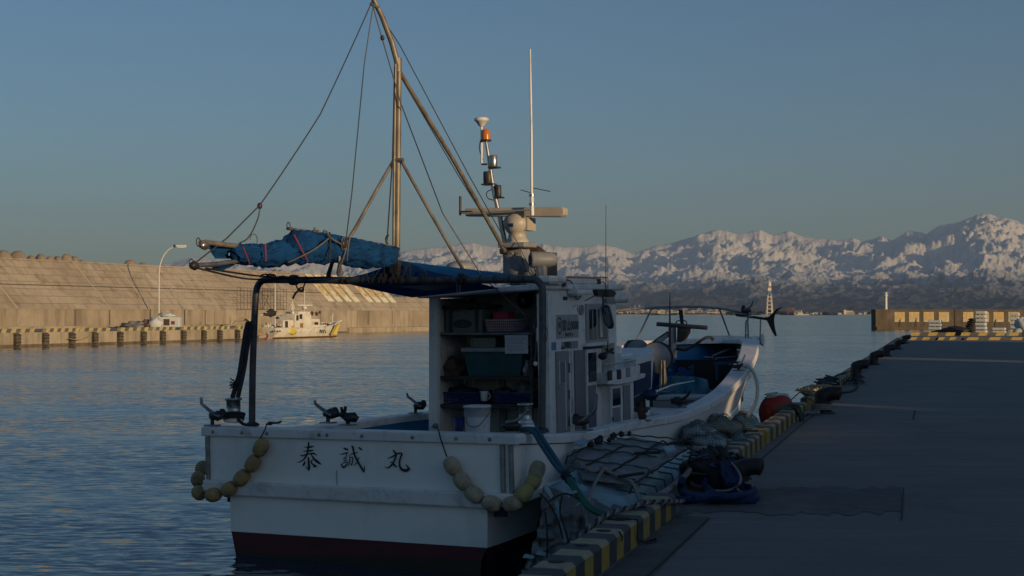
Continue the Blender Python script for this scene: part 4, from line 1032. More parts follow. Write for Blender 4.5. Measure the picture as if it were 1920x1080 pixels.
# ---- gantry
GS = .7
def gp(px, py, ds=0): return bs(px, py, GS + ds)
b = MB()
pts = [gp(472.5, 797), gp(473.5, 700), gp(477, 600), gp(480, 552), gp(483, 537), gp(490, 528), gp(502, 525), gp(560, 525), gp(745, 525.5), gp(900, 525), gp(990, 523.5), gp(1006, 526), gp(1014, 534), gp(1017, 548), gp(1017, 650), gp(1016, 812)]
b.tube(smooth_path(pts, 3), .031, M_dpipe, 12); part(b, 'gantry_frame')
for px, py in ((472.5, 797), (1016, 808)):
    c_ = gp(px, py); b = MB(); b.lathe([(.06, -.01), (.06, .012), (.035, .03)], c_, M_dark, 12); part(b, 'gantry_foot')
MW = gp(745, 524).x
def mp(px, py): return bw(px, py, MW)
def msp(px, py, ds=0): return bs(px, py, GS + ds)
mast = MB(); mast.tube([msp(744, 522), msp(746, 330), msp(748.5, 112)], [.028, .026, .022], M_gold, 10); mo_ = part(mast, 'mast')
b = MB(); b.tube([msp(737.5, 520, -.03), msp(739, 330, -.03), msp(741.5, 120, -.03)], .013, M_gold, 8); part(b, 'mast_track', mo_)
b = MB(); b.tube([msp(748, 128, .0), msp(735, 80, -.05), msp(716, 30, -.1), msp(699, -4, -.15)], [.027, .026, .024, .022], M_gold, 9); part(b, 'mast_top_arm', mo_)
b = MB(); b.lathe([(.034, 0), (.034, .12)], msp(746.5, 135), M_gold, 10); part(b, 'mast_collar', mo_); b = MB(); b.tube([msp(695, 6, -.15), msp(710, 16, -.13)], .018, M_steel, 6); part(b, 'masthead_ring', mo_)
b = MB(); b.tube([msp(738, 301), bw(704, 360, MW - .05), bw(668, 425, MW - .1), bw(655, 446, MW - .12)], .015, M_gold, 8); part(b, 'mast_brace', mo_)
b = MB(); b.tube([msp(752, 301), msp(812, 408), msp(868, 505)], .015, M_gold, 8); b.tube([msp(738, 300, -.02), msp(756, 300, -.02)], .02, M_steel, 6); part(b, 'mast_brace', mo_)
b = MB(); b.tube([msp(751, 138), bs(850, 300, 1.6), bs(918, 420, 2.4), bs(946, 470, 2.75)], [.020] * 4, M_gold, 9); part(b, 'forestay_pole', mo_)
for px, py in ((739, 500), (745, 500)):
    b = MB(); b.box(msp(px, py, -.02), (.05, .07, .11), M_dark); part(b, 'mast_bracket', mo_)
for px in (722, 745, 868):
    b = MB(); c_ = gp(px, 525)
    b.tube([c_ + Vector((-.035, 0, 0)), c_ + Vector((.035, 0, 0))], .043, M_rubber, 10)
    for a in range(4): b.box(c_ + Vector((.02 * (a - 1.5), -.04, .03 * (a % 2))), (.02, .03, .05), M_dark)
    part(b, 'gantry_clamp')
b = MB(); b.tube([gp(617, 525), gp(616, 515), gp(622, 495), gp(629, 480)], [.022, .022, .018, .014], M_rubber, 8); part(b, 'boom_crutch')
b = MB(); b.tube([gp(722, 530, -.02), gp(722, 488, -.02)], .012, M_dark, 6); b.tube([gp(713, 483, -.02), gp(742, 485, -.02)], .012, M_galv, 6); b.box(gp(735, 487, -.03), (.09, .06, .08), M_dark); part(b, 'gooseneck')
# sensor mast, radar, searchlight
RS = 3.0
def rp(px, py, s=RS): return bs(px, py, s)
b = MB(); b.tube([rp(956, 502), rp(938, 410), rp(925, 355), rp(917, 300), rp(911, 262)], [.028, .026, .022, .020, .016], M_steel, 9); sm = part(b, 'sensor_mast')
b = MB(); b.tube([rp(903, 306), rp(903, 236)], .012, M_white, 8); b.tube([rp(903, 308), rp(913, 308)], .01, M_dark, 6); c_ = rp(903, 236)
b.lathe([(.015, -.01), (.03, .0), (.06, .045), (.075, .052), (.075, .075), (.05, .088), (.01, .093)], c_, M_white, 18); part(b, 'satellite_antenna', sm)
b = MB(); c_ = rp(911.5, 264); b.lathe([(.055, -.005), (.055, .01), (.045, .012)], c_, M_dark, 14); part(b, 'lamp_base', sm)
b = MB(); b.lathe([(.045, .012), (.046, .06), (.042, .095), (.028, .118), (.005, .125)], c_, M_orange, 16); part(b, 'orange_beacon', sm)
for px, py, m, r_, h_ in ((925, 302, M_steel, .042, .12), (915, 333, M_dark, .05, .125), (934, 358, M_dark, .034, .12)):
    c_ = rp(px, py); b = MB(); b.lathe([(r_ * .9, -h_ / 2), (r_, -h_ / 2 + .01), (r_, h_ / 2 - .01), (r_ * .85, h_ / 2)], c_, m, 12); b.box(c_ + Vector((.01, 0, -h_ / 2 - .008)), (r_ * 2.5, r_ * 2.2, .015), M_dark); part(b, 'deck_lamp', sm)
b = MB(); b.tube(smooth_path([rp(905, 300), rp(899, 280), rp(901, 262)], 4), .005, M_rubber, 5); b.tube(smooth_path([rp(930, 352), rp(913, 360), rp(915, 372), rp(930, 376)], 4), .005, M_rubber, 5); b.tube(smooth_path([rp(948, 452), rp(938, 430), rp(944, 415), rp(952, 412)], 4), .006, M_rubber, 5); part(b, 'cable_loops', sm)
b = MB(); c_ = rp(970, 460); b.box(c_, (.30, .30, .05), M_grey); b.box(c_ + Vector((-.12, 0, -.06)), (.05, .25, .06), M_dark); rt = part(b, 'radar_platform', bevel=.01)
b = MB(); A = rp(945, 466, RS + .1); 
b.prism([rp(943, 520, RS), rp(943, 468, RS), rp(950, 466, RS), rp(975, 466, RS), rp(992, 522, RS)], (0, .22, 0), M_grey); part(b, 'radar_post')
b = MB(); b.blob(rp(965, 505, RS - .08), (.10, .10, .16), M_sheet, 14, 8, .3, 3); part(b, 'wrapped_winch')
b = MB(); c_ = rp(970, 456); b.lathe([(.115, 0), (.115, .03), (.095, .05), (.085, .10), (.10, .11), (.125, .15), (.135, .20), (.125, .26), (.06, .30), (.04, .33), (.04, .36)], c_, M_cream, 20); b.box(c_ + Vector((.06, .05, .19)), (.16, .2, .13), M_cream); rd = part(b, 'radar_pedestal')
b = MB(); b.box(rp(958, 422, RS - .13), (.05, .01, .035), M_navy); part(b, 'radar_badge', rd)
b = MB(); P = [rp(876, 406), rp(876, 391), rp(1056, 388), rp(1061, 391), rp(1061, 403), rp(1056, 407)]; b.prism([p_ + Vector((0, -.05, 0)) for p_ in P], (0, .11, 0), M_cream); ra_ = part(b, 'radar_antenna', rd, bevel=.012)
b = MB(); b.bb(rp(865, 401, RS - .14), rp(998, 396, RS - .10) + Vector((0, 0, .02)), M_grey); b.tube([rp(863, 368, RS - .12), rp(863, 404, RS - .12)], .013, M_dark, 6); b.tube([rp(863, 398, RS - .12), rp(885, 398, RS - .12)], .018, M_dark, 6); part(b, 'sensor_bar')
b = MB(); b.tube([rp(998, 404, RS - .12), rp(997, 365, RS - .12)], .020, M_white, 10); b.tube([rp(997, 372, RS - .12), rp(996.5, 250, RS - .12), rp(994, 92, RS - .12)], [.014, .012, .008], M_white, 8)
b.tube([rp(997, 362, RS - .12), rp(976, 356, RS - .12)], .004, M_dark, 4); b.tube([rp(997, 352, RS - .12), rp(1032, 359, RS - .12)], .004, M_dark, 4)
for y in (366, 383): b.lathe([(.03, -.012), (.03, .012)], rp(997, y, RS - .12), M_steel, 10)
part(b, 'whip_antenna')
b = MB(); b.tube(smooth_path([rp(998, 400), rp(990, 396), rp(980, 402), rp(985, 412), rp(996, 408)], 4), .006, M_rubber, 5); part(b, 'radar_cable', rd)
b = MB(); b.tube(smooth_path([rp(960, 472, RS + .5), rp(985, 469, RS + .5), rp(1006, 472, RS + .5), rp(1018, 483, RS + .5), rp(1021, 498, RS + .5)], 4), .062, M_copper, 14); part(b, 'exhaust_pipe')
b = MB(); c_ = rp(1012, 487, RS - .2); b.lathe([(.04, -.10), (.075, -.098), (.082, -.08), (.078, .10), (.06, .16), (.02, .18)], c_, M_grey, 18, (.75, .62, 0)); 
b.box(c_ + Vector((.02, 0, -.12)), (.09, .08, .12), M_grey); b.box(c_ + Vector((.02, 0, -.18)), (.17, .1, .02), M_grey); sl_ = part(b, 'searchlight', label='pale grey searchlight on a pipe stand', bevel=.01)
b = MB(); b.lathe([(.058, -.104), (.058, -.1), (.02, -.1)], c_, M_glass, 16, (.75, .62, 0)); part(b, 'searchlight_lens', sl_)
b = MB(); b.box(rp(1026, 497, RS + .3), (.13, .25, .26), M_black); part(b, 'black_roof_box', bevel=.02)
b = MB(); b.tube([rp(1012, 520, RS - .25), rp(1010, 505, RS - .22)], .035, M_galv, 8); b.tube([rp(990, 522, RS - .3), rp(1010, 512, RS - .22)], .012, M_dark, 6); part(b, 'searchlight_stand')
b = MB(); b.blob(rp(863, 502, 4.6), (.17, .2, .085), M_grey, 18, 8); part(b, 'roof_dome')
b = MB(); b.tube([bw(1136, 560, .62), bw(1136, 384, .62)], [.006, .003], M_dark, 5); b.tube([bw(1140, 560, .62), bw(1139.5, 480, .62)], [.004, .002], M_dark, 4); part(b, 'thin_whip_antenna')
# ---- cabin
CB = 2.7
CTL, CBL, CTR, CBR = bs(816, 545, CB), bs(803, 830, CB), bs(1027, 541, CB), bs(1027, 830, CB)
WS = bs(1027, 690, CB).x; WP = bs(808, 690, CB).x
ZR = CTR.z; ZD0 = .5
cab = MB(); th = .05
# starboard wall, port wall, front wall, inner bulkhead, wheelhouse roof
def sw(px, py, dw=0): return bw(px, py, WS + dw)
S_wh = sw(1155, 600).y; S_lo = sw(1128, 700).y
wt = lambda s: ZR + .0
cab.prism([(WS, CB, ZD0), (WS, S_lo, ZD0), (WS, S_lo, sw(1120, 646).z), (WS, CB, sw(1120, 646).z)], (-th, 0, 0), M_white)
zc = sw(1120, 646).z
cab.prism([(WS + .002, CB, zc), (WS + .002, S_wh, zc), (WS + .002, S_wh, ZR), (WS + .002, CB, ZR)], (-th, 0, 0), M_white)
cab.prism([(WP - .01, CB, ZD0), (WP + .03, CB, ZR - .08), (WP + .03, S_wh, ZR - .05), (WP - .01, S_wh, ZD0)], (th, 0, 0), M_white)
cab.prism([(WP + .03, S_wh, ZD0), (WS, S_wh, ZD0), (WS, S_wh, zc + .12), (WP + .03, S_wh, zc + .12)], (0, -th, 0), M_white)
for a_, b_ in ((WP + .03, WP + .12), (-.12, -.06), (WS - .1, WS)): cab.bb((a_, S_wh - th, zc), (b_, S_wh, ZR), M_white)
cab.bb((WP, S_wh - th, ZR - .1), (WS, S_wh, ZR), M_white)
part(cab, 'cabin_wall', label='white side walls of the cabin')
b = MB(); b.prism([(WP + .04, CB + .62, ZD0), (WS - .05, CB + .62, ZD0), (WS - .05, CB + .62, ZR - .02), (WP + .04, CB + .62, ZR - .02)], (0, .04, 0), M_inner); part(b, 'inner_bulkhead')
b = MB(); b.prism([(WP + .06, CB + .02, ZD0), (WP + .09, CB + .02, ZR - .1), (WP + .09, CB + .62, ZR - .1), (WP + .06, CB + .62, ZD0)], (.01, 0, 0), M_inner); part(b, 'inner_bulkhead', label='inner side lining at the left of the open shelves')
for sx, w_ in ((WP - .03, .10), (WS - .09, .12)):
    b = MB(); b.prism([(sx, CB - .03, ZD0), (sx + w_, CB - .03, ZD0), (sx + w_ + (.04 if sx < 0 else 0), CB - .03, ZR - .05), (sx + (.04 if sx < 0 else 0), CB - .03, ZR - .05)], (0, .06, 0), M_white); part(b, 'door_post')
rf = MB(); 
rf.prism([(WP - .07, CB - .14, ZR - .07), (WS + .05, CB - .14, ZR - .01), (WS + .05, CB - .14, ZR + .05), (WP - .07, CB - .14, ZR - .01)], (0, S_wh - CB + .34, 0), M_rail); rfo = part(rf, 'cabin_roof', bevel=.015)
b = MB(); b.blob(bs(803, 548, CB - .1), (.05, .05, .05), M_grey, 8, 5, .2, 1); b.tube([bs(803, 548, CB - .1), bs(822, 549, CB - .1)], .03, M_grey, 6); part(b, 'roof_bracket', rfo)
# box on the wheelhouse roof
xa, ya = sw(1050, 520), sw(1131, 520)
b = MB(); b.bb((WS - .62, xa.y, ZR + .05), (WS + .02, sw(1117, 540).y, xa.z), M_white); part(b, 'roof_box', bevel=.01)
b = MB(); b.bb((WS - .55, sw(1117, 540).y, ZR + .05), (WS, sw(1127, 540).y, xa.z - .005), M_black); part(b, 'roof_box_end')
b = MB(); b.bb((WS - .64, xa.y - .03, xa.z), (WS + .05, sw(1131, 520).y, xa.z + .012), M_grey); part(b, 'roof_box_lid')
for (x0, y0, x1, y1, s_) in ((1018, 517, 1050, 530, -.35), (1072, 543, 1100, 552, 0.0)):
    A, B_ = sw(x0, y0, .06), sw(x1, y1, .06)
    b = MB(); b.bb((WS + .01, A.y, B_.z), (WS + .13, B_.y, A.z), M_white); fl = part(b, 'flood_light', bevel=.01)
    b = MB(); b.bb((WS + .03, A.y + .03, B_.z - .012), (WS + .11, B_.y - .03, B_.z), M_lampw); part(b, 'flood_light_glass', fl)
b = MB(); b.bb(sw(1048, 528, .02), sw(1062, 537, .08), M_dark); part(b, 'junction_box')
b = MB(); b.tube(smooth_path([sw(1055, 524, .03), sw(1070, 527, .04), sw(1077, 541, .05)], 4), .006, M_rubber, 5); b.tube(smooth_path([sw(1078, 553, .05), sw(1083, 562, .03), sw(1090, 554, .05)], 4), .005, M_rubber, 5); b.tube([sw(1097, 564, .01), sw(1117, 553, .05)], .005, M_rubber, 5); part(b, 'roof_cables')
# front lamp cluster on the wheelhouse eave
b = MB(); P0_, P1_ = sw(1120, 549, .02), sw(1153, 549, .02)
b.prism([sw(1118, 543, .05), sw(1147, 543, .05), sw(1156, 549, .05), sw(1152, 556, .05), sw(1122, 554, .05)], (-.12, 0, 0), M_black); part(b, 'horn_speaker')
b = MB(); b.bb(sw(1138, 560, .04), sw(1156, 568, -.1), M_grey); b.bb(sw(1153, 549, .04), sw(1160, 566, -.06), M_white); part(b, 'eave_lamp', bevel=.008)
b = MB(); b.tube(smooth_path([sw(1127, 529, 0), sw(1133, 530, 0), sw(1135, 541, 0)], 4), .006, M_rubber, 5); part(b, 'roof_cables')
# window
def side_rect(name, px0, py0, px1, py1, m, dw, th_=.02, parent=None, bev=.0, label=None):
    A, B_ = sw(px0, py0, dw), sw(px1, py1, dw); C_, D_ = sw(px0, py1, dw), sw(px1, py0, dw)
    y0, y1 = A.y, B_.y; za, zb_, zc_, zd_ = A.z, D_.z, B_.z, C_.z
    zt2, zb2 = (A.z + D_.z) / 2, (B_.z + C_.z) / 2
    b = MB(); b.bb((WS + dw - th_, y0, zb2), (WS + dw, y1, zt2), m); return part(b, name, parent, bevel=bev, label=label)
wfr = side_rect('side_window', 1101, 569, 1142, 646, M_lgrey, .03, .03, bev=.006)
side_rect('window_pane', 1105, 580, 1119, 637, M_glass, .034, .01, wfr)
side_rect('window_pane', 1122, 580, 1139, 635, M_glass, .034, .01, wfr)
side_rect('curtain', 1125, 583, 1130, 632, M_white, .037, .008, wfr)
side_rect('curtain', 1110.5, 582, 1113, 634, M_lgrey, .037, .008, wfr)
side_rect('window_sill', 1100, 642, 1143, 648, M_rail, .055, .05, wfr)
side_rect('eave_trim', 1095, 649, 1130, 654, M_navy, .012, .012)
# doors
d1 = side_rect('side_door', 1044, 658, 1070, 815, M_grey, .022, .02, bev=.004)
side_rect('door_pane', 1051, 679, 1061, 717, M_glassg, .028, .01, d1); side_rect('door_frame', 1049.5, 677, 1051, 719, M_rail, .03, .01, d1); side_rect('door_frame', 1061, 677, 1062.5, 806, M_rail, .03, .01, d1)
b = MB(); b.tube([sw(1048, 727, .05), sw(1053, 727, .05)], .008, M_steel, 6); b.tube([sw(1048.5, 727, .02), sw(1048.5, 727, .05)], .008, M_steel, 6); part(b, 'door_handle', d1)
b = MB()
for y in (690, 740, 790): b.tube([sw(1067.5, y - 9, .03), sw(1067.5, y + 9, .03)], .007, M_dark, 6)
part(b, 'door_hinge', d1)
side_rect('door_jamb', 1072, 656, 1077, 812, M_rail, .02, .02)
d2 = side_rect('sliding_door', 1078, 656, 1099, 812, mat('dark_grey_panel', (.19, .19, .20), .5, col2=(.15, .15, .16), scale=3), .018, .016)
d3 = side_rect('sliding_door', 1100, 655, 1121, 808, M_rail, .03, .02, label='glazed sliding door with pale frame')
side_rect('door_pane', 1103, 661, 1119, 716, M_glass, .034, .01, d3); side_rect('door_panel', 1103, 722, 1119, 803, M_glassg, .034, .01, d3)
# plates and notices on the side
pl_ = side_rect('registration_plate', 1043, 590, 1085, 634, M_lgrey, .008, .006)
b = MB(); A, B_ = sw(1046, 601, .01), sw(1084, 622, .01)
put_text(b, '富山0008', .125, Vector((WS + .0095, (A.y + B_.y) / 2 + .06, (A.z + B_.z) / 2)), Vector((0, 1, 0)), Vector((0, 0, 1)), M_black, .84, .003)
ci = sw(1049.2, 611, .01)
for r0, r1 in ((1, .8),):
    ring = [(Vector((WS + .0095, ci.y + math.cos(a) * .062 * q_, ci.z + math.sin(a) * .088 * q_))) for q_ in (r0, r1) for a in [2 * math.pi * t_ / 20 for t_ in range(20)]]
    b.add(ring, [(i, (i + 1) % 20, 20 + (i + 1) % 20, 20 + i) for i in range(20)], M_black)
put_text(b, '県', .07, Vector((WS + .0095, ci.y, ci.z)), Vector((0, 1, 0)), Vector((0, 0, 1)), M_black, .9, .002)
C_ = sw(1067, 628, .01); put_text(b, '第1053号 44', .045, Vector((WS + .0095, C_.y, C_.z)), Vector((0, 1, 0)), Vector((0, 0, 1)), M_black, .9, .001)
part(b, 'plate_lettering', pl_)
st_ = side_rect('side_sticker', 1031, 642, 1043, 657, M_bluest, .006, .004, label='blue square sticker')
b = MB(); c_ = sw(1037, 649, .008)
for a in range(5): b.add([c_ + Vector((.001 + .0003 * a, math.cos(R(72 * a + t_)) * r_, math.sin(R(72 * a + t_)) * r_)) for t_, r_ in ((0, .045), (28, .02), (-28, .02))], [(0, 1, 2)], M_lgrey)
part(b, 'sticker_emblem', st_)
s2 = side_rect('side_sticker', 1053, 640, 1084, 654, M_grey, .005, .003, label='grey strip of small stickers above the door')
for x0, x1 in ((1059, 1062), (1063, 1067), (1068, 1070.5)): side_rect('sticker_mark', x0, 640.5, x1, 652, M_black, .008, .002, s2)
side_rect('sticker_mark', 1053, 650, 1058, 655, M_navy, .008, .002, s2)
side_rect('small_notice', 1056, 556, 1064, 563, M_navy, .006, .004)
b = MB(); c_ = sw(1090, 581, .012); b.lathe([(.055, 0), (.055, .008), (.046, .008), (.046, .002)], c_, M_lgrey, 18, (1, 0, 0)); b.lathe([(.02, 0), (.02, .01)], c_, M_grey, 10, (1, 0, 0)); part(b, 'round_vent')
b = MB()
for px, a_, b_ in ((1074, 572, 578), (1082, 570, 584), (1078, 571, 575)): b.bb(sw(px, a_, .003), sw(px + 1.2, b_, .005), mat('grime', (.12, .13, .10), .9))
part(b, 'grime_streak')
# side mirror
b = MB(); b.tube(smooth_path([sw(1131, 556, .1), sw(1131, 575, .16), sw(1136, 590, .2)], 4), .010, M_black, 6); mr_ = part(b, 'mirror_arm')
P = [(1127, 574), (1132, 571.5), (1140, 573), (1145, 590), (1149, 608), (1147, 616), (1141, 617), (1132, 606), (1128, 590)]
b = MB(); b.prism([bs(x, y, sw(1119, 590).y) for x, y in P], (0, .05, 0), M_black); mm = part(b, 'mirror_housing', mr_, bevel=.008)
cx_, cy_ = 1138, 594; b = MB(); b.add([bs(cx_ + (x - cx_) * .72, cy_ + (y - cy_) * .8, sw(1119, 590).y - .003) for x, y in P], [tuple(range(len(P)))], M_glassg); part(b, 'mirror_face', mm)
b = MB(); b.tube([sw(1140, 640, .15), sw(1139, 660, .15)], .007, M_black, 5); b.tube([sw(1126, 668, .12), sw(1148, 655, .12)], .018, M_rubber, 7); b.tube([sw(1136, 655, .12), sw(1150, 662, .12)], .012, M_rubber, 6); b.blob(sw(1130, 668, .12), (.05, .06, .04), M_rubber, 8, 5); part(b, 'spot_lamp')
# ---- forward lower house
def fw(px, py, dw=0): return bw(px, py, WS + .10 + dw)
yA, yB = sw(1128, 700).y, fw(1191, 700).y
zb = fw(1160, 721).z; zt3 = fw(1131, 703).z
hs = MB(); hs.bb((WP + .1, yA, ZD0), (WS + .10, fw(1189, 760).y, fw(1160, 720).z), M_white); part(hs, 'engine_house', bevel=.01)
b = MB()
P = [fw(1131, 721), fw(1150, 721.5), fw(1175, 717), fw(1200, 708), fw(1202, 700), fw(1191, 701), fw(1191, 684), fw(1160, 692), fw(1131, 699)]
b.prism([p_ + Vector((.06, 0, 0)) for p_ in P], (-1.1, 0, 0), M_rail); ph = part(b, 'house_coaming', bevel=.01)
for x0, y0, m in ((1140, 698, M_black), (1157, 696, M_black), (1174, 692, M_grey)):
    A = fw(x0, y0, .064); b = MB(); c_ = fw(x0 + 3.5, y0 + 6, .062); b.box(c_, (.012, .115, .105), m); part(b, 'coaming_port', ph, bevel=.004)
b = MB(); b.tube([fw(1131, 685, .06), fw(1160, 681, .06), fw(1191, 675, .06)], .010, M_steel, 6); b.tube([fw(1131, 688, .06), fw(1131, 699, .06)], .008, M_steel, 5); b.tube([fw(1191, 675, .06), fw(1191, 685, .06)], .008, M_steel, 5); part(b, 'house_rail', ph)
def fr(name, px0, py0, px1, py1, m, dw, th_=.02, parent=None, label=None):
    A, B_ = fw(px0, py0, dw), fw(px1, py1, dw); C_, D_ = fw(px0, py1, dw), fw(px1, py0, dw)
    b = MB(); b.bb((A.x - th_, A.y, (B_.z + C_.z) / 2), (A.x, B_.y, (A.z + D_.z) / 2), m); return part(b, name, parent, label=label)
d4 = fr('house_door', 1146, 724, 1167, 800, M_rail, .02, .02); fr('door_pane', 1149, 728, 1164, 760, M_glass, .024, .01, d4); fr('door_panel', 1149, 764, 1164, 797, M_grey, .024, .01, d4)
b = MB(); b.bb(fw(1148, 782, .03), fw(1150.5, 789, .045), M_black); part(b, 'door_handle', d4)
fr('house_panel', 1169, 722, 1183, 796, M_grey, .012, .01, label='grey panel right of the small house door')
# second box with navy side
yC = fw(1225, 660).y
b = MB()
b.prism([fw(1190, 688, -.02), fw(1190, 745, -.02), fw(1222, 728, -.02), fw(1226, 652, -.02)], (-.9, 0, 0), M_white); hb = part(b, 'forward_locker')
b = MB(); b.prism([fw(1190, 686, -.01), fw(1190, 744, -.01), fw(1221, 727, -.01), fw(1221, 672, -.01)], (-.01, 0, 0), M_navy); part(b, 'locker_side', hb)
b = MB(); b.prism([fw(1186, 686, .03), fw(1188, 673, .03), fw(1226, 664, .03), fw(1227, 674, .03)], (-1.0, 0, 0), M_rail); part(b, 'locker_lid', hb)
b = MB(); b.prism([fw(1164, 684, -.2), fw(1164, 664, -.2), fw(1222, 657, -.2), fw(1222, 672, -.2)], (-.7, 0, 0), M_white); lw = part(b, 'open_fish_bin', label='white bin rim behind the coaming')
b = MB()
for i in range(7):
    b.tube([bw(1141 + i * 3.6, 681, WS - .25), bw(1141 + i * 3.6, 649, WS - .25)], .022, M_white, 7)
part(b, 'corrugated_tub')
b = MB(); b.tube([fw(1168, 679, -.1), fw(1200, 672, -.1), fw(1221, 664, -.1)], .009, M_steel, 5); part(b, 'locker_rail', hb)
for px in (1193, 1201): b = MB(); b.blob(fw(px, 675, -.05), (.03, .05, .035), M_rubber, 8, 5, .3, px); part(b, 'small_winch', hb)
for px, py in ((1168, 670), (1190, 655)):
    b = MB(); c_ = bw(px, py, -.5); b.blob(c_, (.16, .1, .12), M_rubber, 10, 6, .3, px); part(b, 'dark_deck_gear')
# ---- bow rail, tail fin trophy, posts
s1, s2_ = gpx(-1, 1192, 5, 11.3), gpx(-1, 1372, 7, 11.4)
b = MB()
def rs(px): return s1 + (s2_ - s1) * (px - 1192) / (1372 - 1192)
b.tube(smooth_path([bs(px, py, rs(px)) for px, py in ((1130, 591), (1150, 584.5), (1180, 580), (1222, 577), (1300, 575), (1350, 578.5), (1390, 586), (1404, 592))], 4), .020, M_galv, 8); br = part(b, 'bow_rail')
b = MB(); b.tube([bs(1192, 642, s1), bs(1222, 578, rs(1222))], .014, M_galv, 6); part(b, 'rail_stanchion', br)
b = MB(); b.tube([bs(1373, 644, s2_), bs(1349, 579, rs(1350))], .014, M_galv, 6); part(b, 'rail_stanchion', br)
BS = 11.1
b = MB(); b.tube([bs(1397.5, 665, BS - .6), bs(1398.5, 604, BS - .6), bs(1401, 600, BS - .6)], .013, M_galv, 7); b.tube([bs(1404, 660, BS - .3), bs(1402, 600, BS - .3), bs(1403, 592, BS - .3)], .013, M_galv, 7); b.box(bs(1404, 661, BS - .3), (.12, .08, .01), M_dark); bp_ = part(b, 'bow_post')
b = MB(); b.tube([bs(1380, 590.5, BS), bs(1437, 598, BS)], .020, M_black, 8); tp = part(b, 'tail_pole'); b = MB(); b.tube([bs(1425, 640, BS + .6), bs(1426, 598, BS + .6)], .011, M_galv, 6); part(b, 'pole_support')
tail = [(1434, 594.5), (1441, 594), (1449, 586), (1456, 579), (1463, 576.2), (1469.5, 577.5), (1463, 578.5), (1457, 583), (1452.5, 590), (1450.8, 598), (1451, 606), (1452.5, 616), (1456, 630), (1453, 630.5), (1447, 621), (1441, 608), (1438, 601.5), (1434, 600)]
b = MB(); b.prism([bs(x, y, BS) for x, y in tail], (0, .035, 0), M_rubber); part(b, 'fish_tail', tp, label='black forked fish tail mounted on the bow pole', bevel=.006)
b = MB(); b.blob(bs(1383, 638, 11.2), (.05, .04, .05), M_rubber, 8, 5, .3, 2); b.tube(smooth_path([bs(1404, 639, 11.2), bs(1409, 634, 11.2), bs(1411, 640, 11.2)], 3), .012, M_rubber, 6); part(b, 'mooring_hook')
# ---- rod holders clamped to the gunwale
def rod_holder(s, foot, arm, head, dark=False, sc_=1.0, armm=None):
    B_ = bs(*foot, s); am = armm or M_galv
    b = MB(); b.tube([B_ + Vector((0, 0, -.02)), B_ + Vector((0, 0, .05))], .018, M_dark, 7); b.box(B_ + Vector((0, 0, -.015)), (.13, .08, .012), M_galv)
    hd = bs(*head, s); a0 = bs(*arm[0], s)
    b.blob((hd + B_) / 2 + Vector((0, 0, .02)), (.085 * sc_, .05, .04), M_dark, 10, 6, .25, int(foot[0]))
    b.tube([(B_ + hd) / 2, hd], [.03, .022], M_dark, 7); b.blob(hd, (.035, .03, .035), M_black, 8, 5, .15, 3)
    hp = part(b, 'rod_holder')
    b = MB(); P = [bs(x, y, s - .02) for x, y in arm]
    n = len(P); b.tube(P, [.030 - .014 * i / (n - 1) for i in range(n)], M_black if dark else am, 7, True, .6); part(b, 'holder_arm', hp)
    return hp
rod_holder(.06, (398, 794), [(414, 781), (404, 777), (393, 770), (378, 757), (377, 745)], (417, 774))
rod_holder(.30, (615, 789), [(624, 779), (612, 773), (598, 763), (591, 757), (590, 750)], (628, 771))
rod_holder(.30, (652, 793), [(664, 786), (655, 781), (645, 776), (641, 770), (640, 763)], (663, 781), True)
b = MB(); b.tube([bs(646, 774, .28), bs(648, 762, .28)], .014, M_black, 6); b.tube([bs(640, 775, .28), bs(645, 778, .28)], .03, M_black, 6); part(b, 'holder_fork')
rod_holder(3.3, (779, 772), [(791, 762), (781, 757), (772, 749), (765, 744), (763, 737)], (794, 756), sc_=.9)
rod_holder(.35, (965, 806), [(950, 792), (962, 791), (976, 784), (991, 768)], (952, 799))
rod_holder(1.5, (1096, 803), [(1083, 790), (1094, 787), (1108, 777), (1117, 767), (1118, 750), (1119, 739)], (1080, 783))
rod_holder(3.1, (1208, 785), [(1202, 770), (1203, 765), (1208, 760)], (1200, 757), True)
b = MB(); b.blob(bs(1204, 771, 3.1), (.05, .05, .1), M_rust, 10, 7, .3, 5); b.tube([bs(1214, 778, 3.1), bs(1214, 748, 3.1)], .022, M_white, 7); b.blob(bs(1219, 740, 3.1), (.09, .05, .05), M_navy, 10, 6, .3, 8); part(b, 'rusty_reel')
b = MB(); b.tube([bs(1223, 737, 3.3), bs(1260, 722, 3.8), bs(1302, 714, 4.3)], [.012, .009, .004], M_white, 6); part(b, 'fishing_rod')
rod_holder(4.25, (1275, 761), [(1272, 752), (1282, 747), (1290, 741), (1295, 732)], (1268, 750), True, 1.1)
rod_holder(6.55, (1385, 692), [(1377, 684), (1385, 683), (1392, 677), (1397, 665)], (1377, 682), armm=M_white)
rod_holder(BS - .3, (1402, 592), [(1396, 580), (1403, 578), (1409, 573), (1412, 563)], (1394, 577))
# ---- loop of pale hose on the starboard bow
b = MB(); b.tube(smooth_path([bs(1384, 697, 6.7), bs(1387, 687, 6.8), bs(1396, 685, 6.9), bs(1407, 690, 6.9), bs(1415, 703, 6.9), bs(1420, 720, 6.9), bs(1420, 738, 6.8), bs(1417, 755, 6.7), bs(1409, 770, 6.6), bs(1402, 780, 6.5)], 4), .022, mat('pale_hose', (.58, .55, .44), .5), 9); part(b, 'hose_loop')
